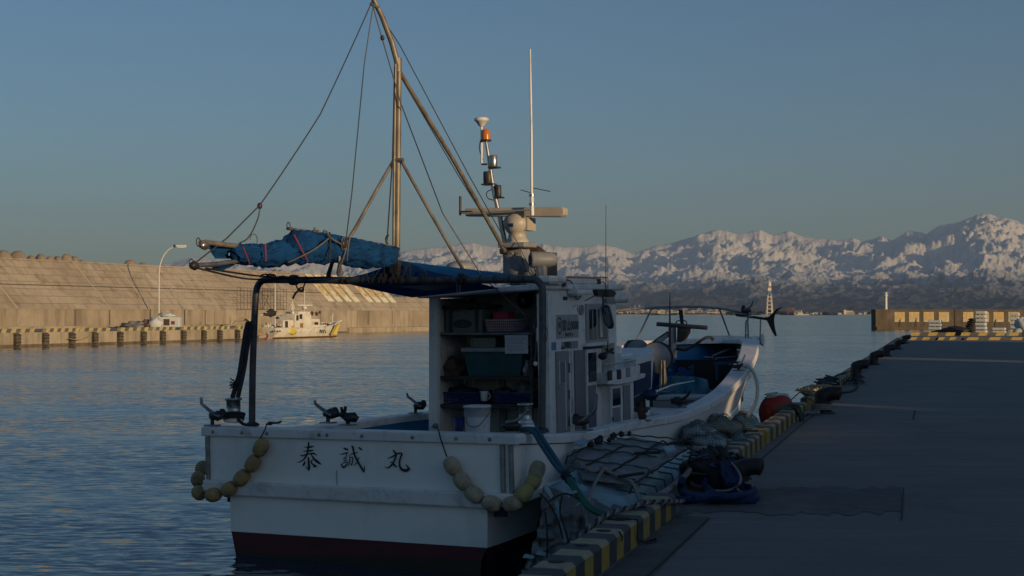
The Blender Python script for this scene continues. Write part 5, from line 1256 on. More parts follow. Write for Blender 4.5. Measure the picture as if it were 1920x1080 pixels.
# ---- deck machinery forward
HSN = 7.5
def hp(px, py, s=HSN): return bs(px, py, s)
b = MB(); b.bb(hp(1254, 672), hp(1268, 612, HSN + .14), M_grey); b.bb(hp(1258, 668, HSN - .08), hp(1263, 614, HSN), M_lgrey); b.bb(hp(1245, 672, HSN - .05), hp(1270, 655, HSN + .2), M_dark); hz = part(b, 'line_hauler', label='grey post of the line hauler on the foredeck', bevel=.012)
b = MB(); b.tube([hp(1232, 607.5), hp(1326, 614.5)], .028, M_dpipe, 9); part(b, 'cross_bar', hz)
b = MB(); b.prism([hp(1272, 581), hp(1279, 581), hp(1281, 608), hp(1276, 610)], (0, .03, 0), M_black); part(b, 'hauler_fin', hz)
b = MB(); b.tube(smooth_path([hp(1269, 610), hp(1269, 602), hp(1286, 602), hp(1287, 611)], 3), .008, M_dark, 6); part(b, 'handle_loop', hz)
b = MB(); b.tube([hp(1256, 672, HSN - .1), hp(1256, 600, HSN - .1), hp(1256, 549, HSN - .1)], [.018, .012, .005], M_dark, 6); part(b, 'antenna_rod', hz)
b = MB(); b.prism([hp(1270, 612), hp(1288, 614), hp(1287, 624), hp(1280, 636), hp(1269, 642)], (0, .16, 0), M_dark); b.tube([hp(1254, 626), hp(1236, 640, HSN - .3), hp(1212, 654, HSN - .5)], .03, M_grey, 8); b.tube([hp(1252, 622), hp(1234, 634, HSN - .3), hp(1216, 648, HSN - .5)], .01, M_dark, 5); part(b, 'hauler_arm', hz)
b = MB(); b.tube(smooth_path([hp(1268, 654), hp(1285, 656), hp(1300, 649), hp(1318, 636), hp(1332, 632, HSN + .5), hp(1337, 637, HSN + .6)], 4), .020, M_rubber, 7); part(b, 'black_hose')
b = MB(); c_ = hp(1229, 671, 6.9); rot = Matrix.Rotation(R(-15), 3, 'Z')
b.lathe([(.02, -.03), (.19, -.025), (.20, 0), (.19, .025), (.02, .03)], c_, M_grey, 24, (.45, -.85, 0)); b.lathe([(.205, -.012), (.21, 0), (.205, .012)], c_ + Vector((0.02, 0, 0)), M_black, 24, (.45, -.85, 0)); part(b, 'hauler_drum', hz)
b = MB(); b.lathe([(.02, -.03), (.15, -.03), (.15, .03), (.02, .03)], hp(1196, 658, 7.2) , M_grey, 18, (.3, -.9, 0)); part(b, 'net_wheel')
cl = MB(); rows = []
for i in range(9):
    u = i / 8; row = []
    for j in range(15):
        v = j / 14; x = 1237 + (1 - u * .1) * (v * (10 + 5 * u)); y = 676 + u * 56
        row.append(bs(x, y, 6.75 + .05 * math.sin(v * 14 + u * 2) + .05 * u))
    rows.append(row)
cl.grid(rows, M_cloth); o = cl.build('hanging_cloth', frame=BOAT, origin=bs(1243, 735, 6.75), label='tan cloth draped over the drum on the foredeck, catching the sun', cat='cloth', thick=.01)
ts = MB(); rows = []
for i in range(9):
    u = i / 8; row = []
    for j in range(17):
        v = j / 16; x = 1250 + v * (84 - 8 * (1 - u)); ytop = 705 + 2 * v + 3 * max(0, v - .7) * 10 * .6; y = ytop + u * (44 - 8 * v)
        row.append(bs(x, y, 6.9 - .5 * u + .08 * math.sin(v * 9 + u * 5) + .05 * math.sin(v * 21)))
    rows.append(row)
ts.grid(rows, M_teal); ts.build('blue_green_sheet', frame=BOAT, origin=bs(1290, 745, 6.8), label='crumpled blue green sheet covering gear on the foredeck', cat='sheet', thick=.012)
b = MB(); A, B_ = bs(1250, 744, 6.2), bs(1306, 752, 5.9)
b.bb((A.x, 5.7, .74), (A.x + .55, 6.3, A.z), M_grey); t = thing('deck_box', 'flat grey box in front of the blue green sheet', 'box', (A.x + .2, 6.0, .74), BOAT); b.build('box_body', t, bevel=.02)
b = MB(); b.bb((A.x - .02, 5.68, A.z), (A.x + .57, 6.32, A.z + .03), M_lgrey); b.build('box_lid', t)
b = MB(); b.bb((-.05, 5.0, .72), (.9, 5.75, .90), M_white); part(b, 'deck_hatch', bevel=.02)
b = MB(); P0_, P1_ = bs(1247, 691, 8.2), bs(1258, 706, 8.2)
b.bb(P1_, P0_ + Vector((0, .02, 0)), mat('cyan_pane', (.05, .35, .42), .35)); part(b, 'cyan_box', bevel=.01)
b = MB()
for px in (1296, 1342): b.bb(bs(px, 712, 9.0), bs(px + 5, 684, 9.04), M_teal)
b.bb(bs(1290, 690, 9.05), bs(1302, 687, 9.1), M_teal); b.bb(bs(1338, 684, 9.05), bs(1380, 679, 9.1), M_bluep); part(b, 'foredeck_frame')
b = MB(); b.prism([(-hullw(9.4, .72), 9.4, .72), (hullw(9.4, .72), 9.4, .72), (min(.74, hullw(9.4, 1.3)), 9.4, 1.3), (-min(.74, hullw(9.4, 1.3)), 9.4, 1.3)], (0, .08, 0), M_black); part(b, 'forepeak_bulkhead')
b = MB(); b.tube([bs(1336, 668, 9.6), bs(1376, 652, 10.2)], .02, M_galv, 6); b.tube([bs(1342, 672, 9.3), bs(1395, 668, 10.0)], .016, M_grey, 6); b.tube([bs(1320, 670, 9.3), bs(1338, 671, 9.3)], .018, M_galv, 6); part(b, 'stowed_pole')
# loose gear on the foredeck
def gear(name, label, cat, px, py, s, rad, m, seed, lump=.35):
    c_ = bs(px, py, s); lim_ = hullw(s + rad[1], .74) - .04; c_.x = max(-lim_ + rad[0] * 1.25, min(lim_ - rad[0] * 1.25, c_.x)); b = MB(); b.blob((c_.x, s, .73 + rad[2] * .6), rad, m, 24, 13, lump, seed)
    for v in b.v: v.z = max(v.z, .725)
    b.build(name, frame=BOAT, origin=(c_.x, s, .73), label=label, cat=cat)
gear('blue_cover', 'dark blue cover heaped on the port side of the foredeck', 'cover', 1290, 690, 7.9, (.30, .4, .30), M_sail, 3)
gear('fish_net', 'black net piled in the shadow of the forward hold', 'net', 1325, 705, 7.4, (.26, .4, .26), M_rubber, 6)
gear('blue_bag', 'small blue bag beside the blue green sheet on the foredeck', 'bag', 1345, 722, 6.6, (.13, .2, .18), M_blueb, 8)
cr = MB(); c_ = bs(1215, 700, 6.3); cr.bb((c_.x - .25, 6.2, .725), (c_.x + .25, 6.6, 1.02), M_tealbox); t = thing('fish_crate', 'teal crate standing behind the forward locker', 'crate', (c_.x, 6.4, .725), BOAT); cr.build('crate_body', t, bevel=.015)
cr = MB(); cr.bb((c_.x - .27, 6.18, 1.02), (c_.x + .27, 6.62, 1.05), M_teal); cr.build('crate_rim', t)
# ---- bitts on the stern
def bitt(s, x0, x1, ytop, ybot, label):
    c_ = bs((x0 + x1) / 2, ybot, s); r_ = (bs(x1, ybot, s) - bs(x0, ybot, s)).length / 2; h_ = bs((x0 + x1) / 2, ytop, s).z - c_.z
    b = MB(); b.lathe([(r_ * 1.35, 0), (r_ * 1.3, .06), (r_, .07), (r_, h_ - .02), (r_ * 1.22, h_ - .018), (r_ * 1.22, h_), (.01, h_)], c_, M_steel, 20); bt = part(b, 'stern_bitt', label=label)
    b = MB(); b.lathe([(r_ * 1.38, .005), (r_ * 1.42, .03), (r_ * 1.1, .075)], c_, M_white, 18); part(b, 'bitt_base', bt); return c_, r_, h_
c1, r1, h1 = bitt(.25, 427.5, 449, 746, 791, 'steel bitt at the port stern wrapped in black rope')
c2, r2, h2 = bitt(.55, 975, 997, 756, 806, 'steel bitt at the starboard stern')
rp_ = MB()
for k_ in range(3):
    rp_.tube([c1 + Vector((math.cos(a) * (r1 * 1.3 + .01 * k_), math.sin(a) * (r1 * 1.3), .02 + .022 * k_ + .025 * math.sin(a + 2.6))) for a in [2 * math.pi * t_ / 20 for t_ in range(21)]], .012, M_rope, 7)
rp_.tube(smooth_path([c1 + Vector((-r1 * 1.3, -.02, .05)), bs(427, 772, .25), bs(431, 760, .27)], 3), .012, M_rope, 6)
rp_.tube(smooth_path([c1 + Vector((r1 * 1.2, -.04, .03)), bs(456, 795, .2), bs(470, 797, .15), bs(484, 796, .1)], 3), .014, M_rope, 6)
rp_.tube(smooth_path([bs(436, 745, .25), bs(441, 728, .3), bs(449, 700, .4), bs(455, 660, .5), bs(461, 620, .6), bs(466, 603, .66)], 4), [.022] * 20 + [.014], M_rope, 8)
rp_.tube(smooth_path([bs(446, 745, .28), bs(450, 728, .3), bs(458, 690, .45), bs(464, 650, .55), bs(468, 622, .62), bs(471, 603, .68)], 4), [.02] * 20 + [.012], M_rope, 8)
rn = random.Random(3)
for i in range(26):
    a = rn.uniform(0, 6.28); P_ = bs(441, 722 + rn.uniform(-8, 6), .3); rp_.tube([P_, P_ + Vector((math.cos(a) * .05, math.sin(a) * .05, rn.uniform(-.03, .05)))], .005, M_rope, 4)
rp_.build('mooring_rope', frame=BOAT, origin=c1, label='black rope hung from the left gantry post down to the port stern bitt', cat='rope')
# ---- awning
aw = MB(); rows = []
top_px = [(752, 489), (790, 494), (840, 500), (900, 507), (960, 514), (1000, 520)]
bot_px = [(752, 490), (790, 504), (840, 517), (900, 522), (960, 524), (1008, 525)]
for i in range(14):
    v = i / 13; row = []
    for j in range(22):
        u = j / 21 * 5; k_ = min(4, int(u)); f_ = u - k_
        xa_ = bot_px[k_][0] * (1 - f_) + bot_px[k_ + 1][0] * f_; ya_ = bot_px[k_][1] * (1 - f_) + bot_px[k_ + 1][1] * f_
        xb_ = top_px[k_][0] * (1 - f_) + top_px[k_ + 1][0] * f_; yb_ = top_px[k_][1] * (1 - f_) + top_px[k_ + 1][1] * f_
        A = bs(xa_, ya_, GS + .04); B_ = bs(xb_, yb_, GS + .04 + (CB - GS - .3) * (.15 + .85 * j / 21))
        P_ = A.lerp(B_, v); P_.z -= .035 * math.sin(math.pi * v) * math.sin(math.pi * j / 21); row.append(P_)
    rows.append(row)
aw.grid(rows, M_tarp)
# port side of the ridge, sloping down to the port edge
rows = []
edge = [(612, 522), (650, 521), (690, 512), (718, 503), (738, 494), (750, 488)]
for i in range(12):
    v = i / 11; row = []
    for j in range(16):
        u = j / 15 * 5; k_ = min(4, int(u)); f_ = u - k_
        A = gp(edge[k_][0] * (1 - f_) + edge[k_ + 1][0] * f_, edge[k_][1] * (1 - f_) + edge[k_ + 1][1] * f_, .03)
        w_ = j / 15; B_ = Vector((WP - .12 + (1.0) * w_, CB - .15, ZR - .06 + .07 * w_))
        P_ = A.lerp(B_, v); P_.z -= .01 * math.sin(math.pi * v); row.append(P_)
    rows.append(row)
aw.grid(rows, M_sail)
awo = part(aw, 'awning', label='blue tarpaulin awning stretched from the mast to the cabin roof')
g = MB(); up = [(612, 521.5), (640, 521.5), (665, 518), (690, 511.5), (715, 503), (736, 494.5), (748, 488), (760, 490), (790, 504), (820, 512), (850, 518), (890, 522), (940, 524)]
rows = [[gp(x, y, .02) for x, y in up], [gp(x, 527 if abs(x - 745) > 60 else 529, .02) for x, y in up]]
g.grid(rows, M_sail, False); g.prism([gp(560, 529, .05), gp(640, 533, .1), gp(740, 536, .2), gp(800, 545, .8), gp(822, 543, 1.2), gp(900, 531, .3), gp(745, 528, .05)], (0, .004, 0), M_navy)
part(g, 'awning_gable', awo)
lc = MB()
for x0, x1 in ((640, 641), (662, 650), (688, 690), (712, 698), (768, 769), (795, 803), (830, 835), (766, 752), (800, 788)):
    yy = np.interp(x0, [a for a, b_ in up], [b_ for a, b_ in up]); lc.tube([gp(x0, yy + 1, -.02), gp(x1, 524, -.045), gp(x1 + 2, 531, -.04)], .006, M_rope, 5)
for k_ in range(26):
    x = 640 + k_ * 13.7; c_ = gp(x, 525)
    if k_ % 2: lc.tube([c_ + Vector((.008, math.cos(a) * .037, math.sin(a) * .037)) for a in [2 * math.pi * t_ / 10 for t_ in range(11)]], .004, M_rope, 4)
part(lc, 'lacing_cord', awo)
# ---- furled sail and booms
cols = [(438, 464, 487, .04), (450, 457, 495, .08), (462, 457, 496, .10), (476, 459, 497, .10), (490, 460, 499, .09), (503, 457, 500, .11), (518, 452, 501, .12), (530, 452, 498, .12), (541, 458, 495, .11), (547, 438, 495, .11), (556, 431, 495, .10), (575, 434, 494, .11), (600, 437, 493, .12), (622, 441, 493, .12), (640, 444, 494, .12), (660, 448, 499, .12), (680, 452, 502, .12), (700, 456, 503, .11), (715, 459, 501, .11), (728, 461, 498, .10), (741, 463, 495, .06)]
def _pn2(x, y, s_): return float(_perlin(np.array([float(x)]), np.array([float(y)]), s_)[0])
sl = MB(); rows = []; NR = 60
cc2 = []
for i in range(len(cols) - 1):
    for k_ in range(6):
        f_ = k_ / 6; cc2.append(tuple(cols[i][q_] * (1 - f_) + cols[i + 1][q_] * f_ for q_ in range(4)))
cc2.append(cols[-1])
for i, (px, yt, yb, tk) in enumerate(cc2):
    row = []; cy = (yt + yb) / 2; hy = (yb - yt) / 2
    for j in range(NR):
        a = 2 * math.pi * j / NR
        fold = 1.1 - .75 * abs(_pn2(px * .030 + a * .9, a * 2.4, 3)) - .65 * abs(_pn2(px * .055 - a * 1.1, a * 3.6, 4)) + .14 * _pn2(px * .12 + a, a * 4, 5)
        ex = .8; cs = math.copysign(abs(math.cos(a)) ** ex, math.cos(a))
        P_ = mp(px, cy - hy * cs); P_.x += tk * math.sin(a) * fold * (1 if 0 < i < len(cc2) - 1 else .5); P_.z += .030 * _pn2(px * .10, a * 1.5, 7) + .014 * _pn2(px * .3, a * 2, 8); row.append(P_)
    rows.append(row)
sl.grid(rows, M_sail, True, True); sl.add(rows[0], [tuple(range(NR))], M_sail); sl.add(rows[-1], [tuple(range(NR))], M_sail)
for (A_, B_) in (([(394, 458), (410, 459), (430, 460), (452, 463)], [(396, 461), (409, 473), (428, 484), (452, 485)]), ([(402, 498), (420, 494), (436, 490), (456, 486)], [(404, 500), (420, 504), (436, 508), (447, 496)])):
    rr_ = []
    for i in range(7):
        v = i / 6; rr_.append([mp(a[0] * (1 - v) + c_[0] * v, a[1] * (1 - v) + c_[1] * v) + Vector((-.07 + .05 * math.sin(v * 6 + a[0] * .1), 0, 0)) for a, c_ in zip([Vector(x) for x in [(p_[0], p_[1]) for p_ in A_]] if 0 else A_, B_)])
    sl.grid(rr_, M_sail)
so = part(sl, 'furled_sail', label='furled dark blue canvas sail lashed to the boom')
b = MB(); b.tube([mp(375, 455), mp(400, 456), mp(430, 460), mp(470, 464)], [.016, .018, .018, .016], M_gold, 8); b.blob(mp(383, 460), (.03, .05, .03), M_steel, 10, 6, .2, 1)
b.tube([mp(372, 454) + Vector((0, math.cos(a) * .022 , math.sin(a) * .03)) for a in [2 * math.pi * t_ / 12 for t_ in range(13)]], .004, M_dark, 5)
b.tube(smooth_path([mp(376, 456), mp(384, 451), mp(398, 454), mp(412, 459)], 3), .008, M_roper, 5); part(b, 'boom', so)
b = MB(); b.tube([mp(366, 497), mp(400, 496), mp(450, 489)], [.016, .018, .016], M_galv, 8); b.blob(mp(364, 498), (.03, .045, .03), M_dark, 10, 6, .2, 1)
b.tube([mp(359, 494) + Vector((0, math.cos(a) * .025, math.sin(a) * .03)) for a in [2 * math.pi * t_ / 12 for t_ in range(13)]], .004, M_dark, 5); part(b, 'boom', so)
b = MB(); b.tube([mp(545, 428) + Vector((-.03, 0, 0)), mp(600, 436) + Vector((-.04, 0, 0)), mp(660, 447) + Vector((-.04, 0, 0)), mp(745, 464)], .013, M_gold, 8)
b.tube([mp(541, 424) + Vector((0, math.cos(a) * .022, math.sin(a) * .03)) for a in [2 * math.pi * t_ / 12 for t_ in range(13)]], .004, M_dark, 5)
b.tube([mp(600, 426) + Vector((-.05, 0, 0)), mp(598, 444) + Vector((-.05, 0, 0))], .008, M_roper, 5)
for x in (598, 605, 618): b.blob(mp(x, 437) + Vector((-.05, 0, 0)), (.02, .03, .025), M_roper, 8, 5, .3, x)
part(b, 'gaff_pole', so)
def surf(px, py): return mp(px, py) + Vector((-.135, 0, 0))
# the visible side of the sail faces the camera: negative or positive w
SIDE = 1
def face(px, py, d=.14):
    c_ = mp(px, py); return c_ + Vector((d * SIDE, 0, 0)) 
def fp(px, py, d=.135): return bw(px, py, MW + d * SIDE)
for pts_, m, r_ in (([(455, 462), (462, 478), (468, 495)], M_pinkr, .006), ([(497, 457), (498, 475), (498, 490)], M_pinkr, .008), ([(551, 440), (562, 462), (573, 482), (577, 492)], M_pinkr, .008)):
    b = MB(); b.tube([fp(*p_) for p_ in pts_], r_, m, 5); part(b, 'sail_tie', so, label='red cord tied round the sail')
for pts_, m, r_ in (([(616, 447), (600, 460), (585, 470), (566, 480), (540, 492)], M_roper, .007), ([(618, 435), (619, 460), (617, 490)], M_rope, .008), ([(612, 433), (620, 446), (635, 455), (644, 461)], M_roper, .007), ([(652, 450), (648, 470), (640, 495), (637, 512)], M_roper, .007), ([(656, 446), (652, 470), (651, 490)], M_roper, .006)):
    b = MB(); b.tube(smooth_path([fp(*p_) for p_ in pts_], 3), r_, m, 5); part(b, 'sail_tie', so)
b = MB(); c_ = fp(644, 457); b.lathe([(.02, -.02), (.035, -.015), (.035, .015), (.02, .02)], c_, M_dark, 12, (1, 0, 0)); b.tube([fp(644, 457) + Vector((0, math.cos(a) * .03, math.sin(a) * .05)) for a in [2 * math.pi * t_ / 12 for t_ in range(13)]], .005, M_roper, 5); part(b, 'pulley_block', so)
b = MB(); b.lathe([(.02, 0), (.028, .03), (.012, .1), (.01, .16)], fp(637, 518, .1), M_grey, 10); part(b, 'rope_end_cone', so)
b = MB(); b.tube([mp(485, 432) + Vector((0, .0, 0)), mp(485, 432)], .001, M_rope, 3)
b.tube([mp(476, 455) + Vector((0, math.cos(a) * .045, math.sin(a) * .045 + .02)) for a in [R(t_) for t_ in range(-60, 200, 20)]], .004, M_roper, 5); part(b, 'wire_loop', so)
# ---- rigging lines
MT = msp(697, 4, -.15)
def line(pts_, r_, m=M_wire, name='rigging_line', sg=0.0):
    b = MB(); P_ = []
    for i in range(len(pts_) - 1): P_ += sag(pts_[i], pts_[i + 1], sg, 6)[(0 if i == 0 else 1):]
    b.tube(P_, r_, m, 5); return part(b, name)
line([MT, mp(600, 215), mp(487, 385)], .0055, sg=.01); line([mp(487, 385), mp(425, 447), mp(365, 494)], .0055)
b = MB(); b.tube(smooth_path([mp(487, 385), mp(485, 405), mp(474, 432), mp(462, 449), mp(450, 455)], 4), .0055, M_wire, 5); part(b, 'rigging_line')
b = MB(); b.blob(mp(487, 386), (.02, .02, .025), M_dark, 8, 5); part(b, 'shackle')
line([MT + Vector((.02, 0, 0)), msp(683, 120, -.2), mp(660, 360), fp(649, 448)], .005)
line([MT, msp(716, 70, -.1), msp(752, 195, -.05), bs(830, 400, 1.5), bs(905, 520, 1.7), bs(985, 592, 2.3)], .0055)
b = MB(); b.blob(msp(717, 71, -.1), (.02, .02, .025), M_dark, 8, 5); part(b, 'shackle')
line([msp(702, 10, -.1), msp(750, 85, .3), bs(880, 330, 1.9), bs(950, 455, 2.8)], .005); line([msp(752, 145, .02), bs(860, 330, 1.7), bs(938, 455, 2.7), bs(1003, 522, 2.2)], .005)
line([msp(740, 125, -.05), msp(736, 300, -.06), msp(726, 450, -.08)], .006, M_rope)
b = MB(); b.tube(smooth_path([msp(728, 440, -.08), msp(724, 448, -.08), msp(727, 460, -.08)], 3), .010, M_dark, 6); part(b, 'shackle')
line([bs(962, 440, 2.9), bs(985, 485, 2.7), bs(1004, 522, 2.3)], .004)
b = MB(); b.tube(smooth_path([msp(746, 250), msp(744, 300, -.02), msp(749, 350, .0), msp(745, 400, -.02)], 4), .005, M_rope, 5); part(b, 'rigging_line')
for P_ in ([mp(368, 502), mp(430, 517), gp(465, 523, -.4), gp(500, 524, -.05)], [mp(385, 503), mp(430, 510), gp(480, 517, -.3), gp(510, 519, -.04)], [gp(505, 520, -.04), gp(560, 520.5, -.04), gp(612, 519.5, -.02)]):
    b = MB(); b.tube(smooth_path(P_, 4), .008, M_rope, 6); part(b, 'boom_sheet')
b = MB()
for a0, w_, h_ in ((497, 9, 6), (506, 7, 6), (512, 5, 5)):
    b.tube([gp(a0 + math.cos(R(t_)) * w_, 520 - math.sin(R(t_)) * h_, -.05) for t_ in range(0, 200, 20)], .008, M_rope, 5)
b.tube([gp(485, 530, -.04), gp(500, 524, -.045), gp(530, 519, -.045), gp(548, 522, -.04)], .014, M_rope, 6)
b.tube([gp(548, 513, 0), gp(548, 537, 0)], .001, M_rope, 4); b.lathe([(.045, -.035), (.05, 0), (.045, .035)], gp(551, 525), M_rope, 12, (1, 0, 0)); part(b, 'rope_coil')
b = MB(); b.tube(smooth_path([gp(554, 532, -.04), gp(560, 544, -.04), gp(567, 543, -.04), gp(572, 530, -.04), gp(576, 520, -.04), gp(570, 520, -.04), gp(566, 524, -.05)], 4), .007, M_rope, 6); b.tube(smooth_path([gp(563, 542, -.04), gp(554, 550, -.04), gp(549, 560, -.04)], 4), .010, M_rope, 6)
b.tube([gp(565, 543, -.04) + Vector((math.cos(a) * .028, 0, math.sin(a) * .018)) for a in [2 * math.pi * t_ / 12 for t_ in range(13)]], .007, M_rope, 5); part(b, 'hanging_hook')
b = MB()
for x, y0, y1 in ((857, 532, 549), (862, 534, 548)): b.tube([gp(x, y0, -.03), gp(x + .5, y1, -.03)], .005, M_roper, 5)
part(b, 'short_line')
# ---- inside the open cabin back
CI = CB + .10
b = MB(); b.tube([bs(821, 560, CB + .04), bs(821, 815, CB + .04)], .016, M_rust, 7)
b.tube([bs(997, 615, CB + .04), bs(997, 815, CB + .04)], .018, M_dark, 7)
for k_ in range(12): b.lathe([(.021, -.008), (.021, .008)], bs(821, 570 + k_ * 20, CB + .04), M_dark, 7)
rk = part(b, 'rack_post')
for y, x0, x1 in ((626, 820, 1000), (707, 820, 1000), (760, 820, 995)):
    A, B_ = bs(x0, y, CB + .04), bs(x1, y, CB + .04); b = MB(); b.bb((A.x, CB + .03, A.z - .018), (B_.x, CB + .58, A.z), M_dark); b.tube([A, B_], .014, M_galv if y == 626 else M_dark, 7); part(b, 'rack_shelf')
def shelf_z(y): return bs(900, y, CB + .04).z + .003
Z1_, Z2_, Z3_ = shelf_z(626), shelf_z(707), shelf_z(760)
def ci(px, s=CI): return bs(px, 650, s).x
def czz(py, s=CI): return bs(900, py, s).z
def item(name, label, cat, px, z, s=CI + .15, group=None): return thing(name, label, cat, (ci(px, s), s, z), BOAT, group)
t = item('cooler_box', 'grey cooler box with a dark oval on the top shelf of the open cabin', 'cooler', 866, Z1_)
x0, x1 = ci(834), ci(903); zt = czz(578)
b = MB(); b.bb((x0, CI, Z1_), (x1, CI + .35, zt), M_tealbox if 0 else mat('olive_grey_plastic', (.13, .15, .15), .5)); b.build('box_body', t, bevel=.02)
b = MB(); b.bb((x0 - .02, CI - .02, zt), (x1 + .06, CI + .37, zt + .035), M_black); b.blob(((x0 + x1) / 2 + .08, CI, zt + .03), (.14, .1, .035), M_rubber, 14, 6, .3, 4); b.build('box_lid', t)
b = MB()
for f_ in (.14, .84): b.bb((x0 + (x1 - x0) * f_, CI - .008, Z1_), (x0 + (x1 - x0) * f_ + .035, CI, zt), M_dark)
b.build('strap', t)
b = MB(); c_ = Vector(((x0 + x1) / 2, CI - .004, Z1_ + .10)); b.add([c_ + Vector((math.cos(a) * .11, 0, math.sin(a) * .045)) for a in [2 * math.pi * i / 24 for i in range(24)]], [tuple(range(24))], M_navy); b.add([c_ + Vector((math.cos(a) * .075, -.002, math.sin(a) * .022)) for a in [2 * math.pi * i / 24 for i in range(24)]], [tuple(range(24))], M_dark); b.build('oval_badge', t)
def basket(px0, px1, yt, z0, m, label, mesh=True, s=CI, dep=.3):
    x0, x1 = ci(px0, s), ci(px1, s); zt = czz(yt, s)
    t = thing('basket', label, 'basket', ((x0 + x1) / 2, s + dep / 2, z0), BOAT)
    b = MB(); th = .006
    lo = [(x0 + .01, s + .01, z0 + .004), (x1 - .01, s + .01, z0 + .004), (x1 - .01, s + dep, z0 + .004), (x0 + .01, s + dep, z0 + .004)]; hi = [(x0, s, zt), (x1, s, zt), (x1, s + dep + .01, zt), (x0, s + dep + .01, zt)]
    b.add(lo, [(3, 2, 1, 0)], m)
    for i in range(4):
        A, B_, C_, D_ = Vector(lo[i]), Vector(lo[(i + 1) % 4]), Vector(hi[(i + 1) % 4]), Vector(hi[i])
        n = 14 if i % 2 == 0 else 8
        for k_ in range(n + 1): f_ = k_ / n; b.tube([A.lerp(B_, f_), D_.lerp(C_, f_)], .0045, m, 4, False)
        for f_ in (0, .25, .5, .75): b.tube([A.lerp(D_, f_), B_.lerp(C_, f_)], .0045, m, 4, False)
    b.build('mesh_sides', t)
    r_ = MB()
    for i in range(4): r_.tube([hi[i], hi[(i + 1) % 4]], .010, m, 6)
    r_.build('rim', t); return t
basket(911, 967, 601, Z1_ + .02, M_pink if 0 else mat('pale_pink_plastic', (.46, .36, .38), .5), 'pale pink mesh basket on the top shelf')
t = item('pink_bin', 'bright pink bin standing in the pale basket on the top shelf', 'bin', 932, Z1_ + .03)
b = MB(); b.bb((ci(917), CI + .1, Z1_ + .03), (ci(945), CI + .28, czz(588)), M_pink); b.build('bin_body', t, bevel=.01)
b = MB(); b.bb((ci(916), CI + .09, czz(588)), (ci(946), CI + .29, czz(586)), M_pink); b.build('bin_rim', t)
t = item('blue_tray', 'flat blue tray under the pale basket on the top shelf', 'tray', 955, Z1_); b = MB(); b.bb((ci(910), CI - .02, Z1_), (ci(995), CI + .36, Z1_ + .018), M_crate); b.blob((ci(985), CI + .1, Z1_ + .02), (.06, .1, .03), M_crate, 12, 6); b.build('tray_body', t)
t = item('teal_bin', 'large dark teal plastic bin with a grey rim on the middle shelf', 'bin', 928, Z2_)
xb0, xb1, zt = ci(872), ci(983), czz(660)
b = MB(); b.hexa([(xb0 + .04, CI - .02, Z2_), (xb1 - .04, CI - .02, Z2_), (xb1 - .04, CI + .36, Z2_), (xb0 + .04, CI + .36, Z2_)], [(xb0, CI - .04, zt), (xb1, CI - .04, zt), (xb1, CI + .4, zt), (xb0, CI + .4, zt)], M_tealbox); b.build('bin_body', t, bevel=.01)
b = MB(); b.bb((xb0 - .02, CI - .06, zt), (xb1 + .02, CI + .42, zt + .045), M_grey); b.build('bin_lid', t, bevel=.01)
t = item('glass_tank', 'small clear case standing on the teal bin', 'case', 898, zt + .047); b = MB(); xg0, xg1 = ci(876), ci(922); zg = czz(634)
b.bb((xg0, CI + .1, zt + .047), (xg1, CI + .3, zg), M_glassg); b.build('case_body', t)
b = MB()
for a_, c_ in (((xg0, zt + .047), (xg1, zt + .057)), ((xg0, zg - .01), (xg1, zg)), ((xg0, zt + .047), (xg0 + .01, zg)), ((xg1 - .01, zt + .047), (xg1, zg))): b.bb((a_[0], CI + .085, a_[1]), (c_[0], CI + .1, c_[1]), M_grey)
b.build('case_frame', t)
t = item('paper_notice', 'white printed sheet in a clear sleeve hanging below the top shelf', 'notice', 968, czz(663), CI - .05); b = MB(); xp0, xp1, zp0, zp1 = ci(948, CI - .05), ci(991, CI - .05), czz(663, CI - .05), czz(629, CI - .05)
b.bb((xp0, CI - .065, zp0), (xp1, CI - .058, zp1), M_paper); b.build('sheet', t)
b = MB()
for k_ in range(8): b.bb((xp0 + .02, CI - .067, zp1 - .025 - .018 * k_), (xp1 - .02 - .02 * (k_ % 3), CI - .066, zp1 - .029 - .018 * k_), M_grey)
b.build('printed_lines', t)
def cloth_heap(name, label, cat, px, z, rad, m, seed, s=CI + .12, lump=.3):
    b = MB(); c_ = Vector((ci(px, s), s, z + rad[2] * .72)); b.blob(c_, rad, m, 26, 16, lump, seed)
    for v in b.v: v.z = max(v.z, z)
    b.build(name, frame=BOAT, origin=(c_.x, c_.y, z), label=label, cat=cat)
cloth_heap('brown_sack', 'crumpled brown sack at the left end of the middle shelf', 'sack', 846, Z2_, (.13, .12, .10), M_brown, 5)
cloth_heap('white_bag', 'crumpled pale bag at the right end of the middle shelf', 'bag', 990, Z2_, (.045, .1, .085), M_lgrey, 9, CI + .05)
cloth_heap('black_bag', 'black bag lying in the left blue basket on the lower shelf', 'bag', 864, Z3_ + .07, (.16, .12, .06), M_rubber, 12, CI + .15)
cloth_heap('clear_bag', 'crumpled grey plastic bag behind the right blue basket', 'bag', 982, Z3_ + .06, (.11, .08, .09), M_grey, 17, CI + .3)
cloth_heap('dark_rags', 'dark rags and tools heaped in the right blue basket', 'rags', 944, Z3_ + .03, (.10, .1, .08), M_dark, 21, CI + .15)
basket(826, 893, 737, Z3_, M_crate, 'left blue mesh basket on the lower shelf', dep=.34); basket(924, 996, 737, Z3_, M_crate, 'right blue mesh basket on the lower shelf', dep=.34)
t = item('white_mug', 'white mug between the two blue baskets', 'mug', 906, Z3_ + .03, CI + .1); b = MB(); c_ = (ci(906, CI + .1), CI + .1, Z3_ + .03); b.lathe([(.034, 0), (.045, .09), (.045, .10), (.038, .1), (.03, .02)], c_, M_white, 16); b.build('mug_body', t)
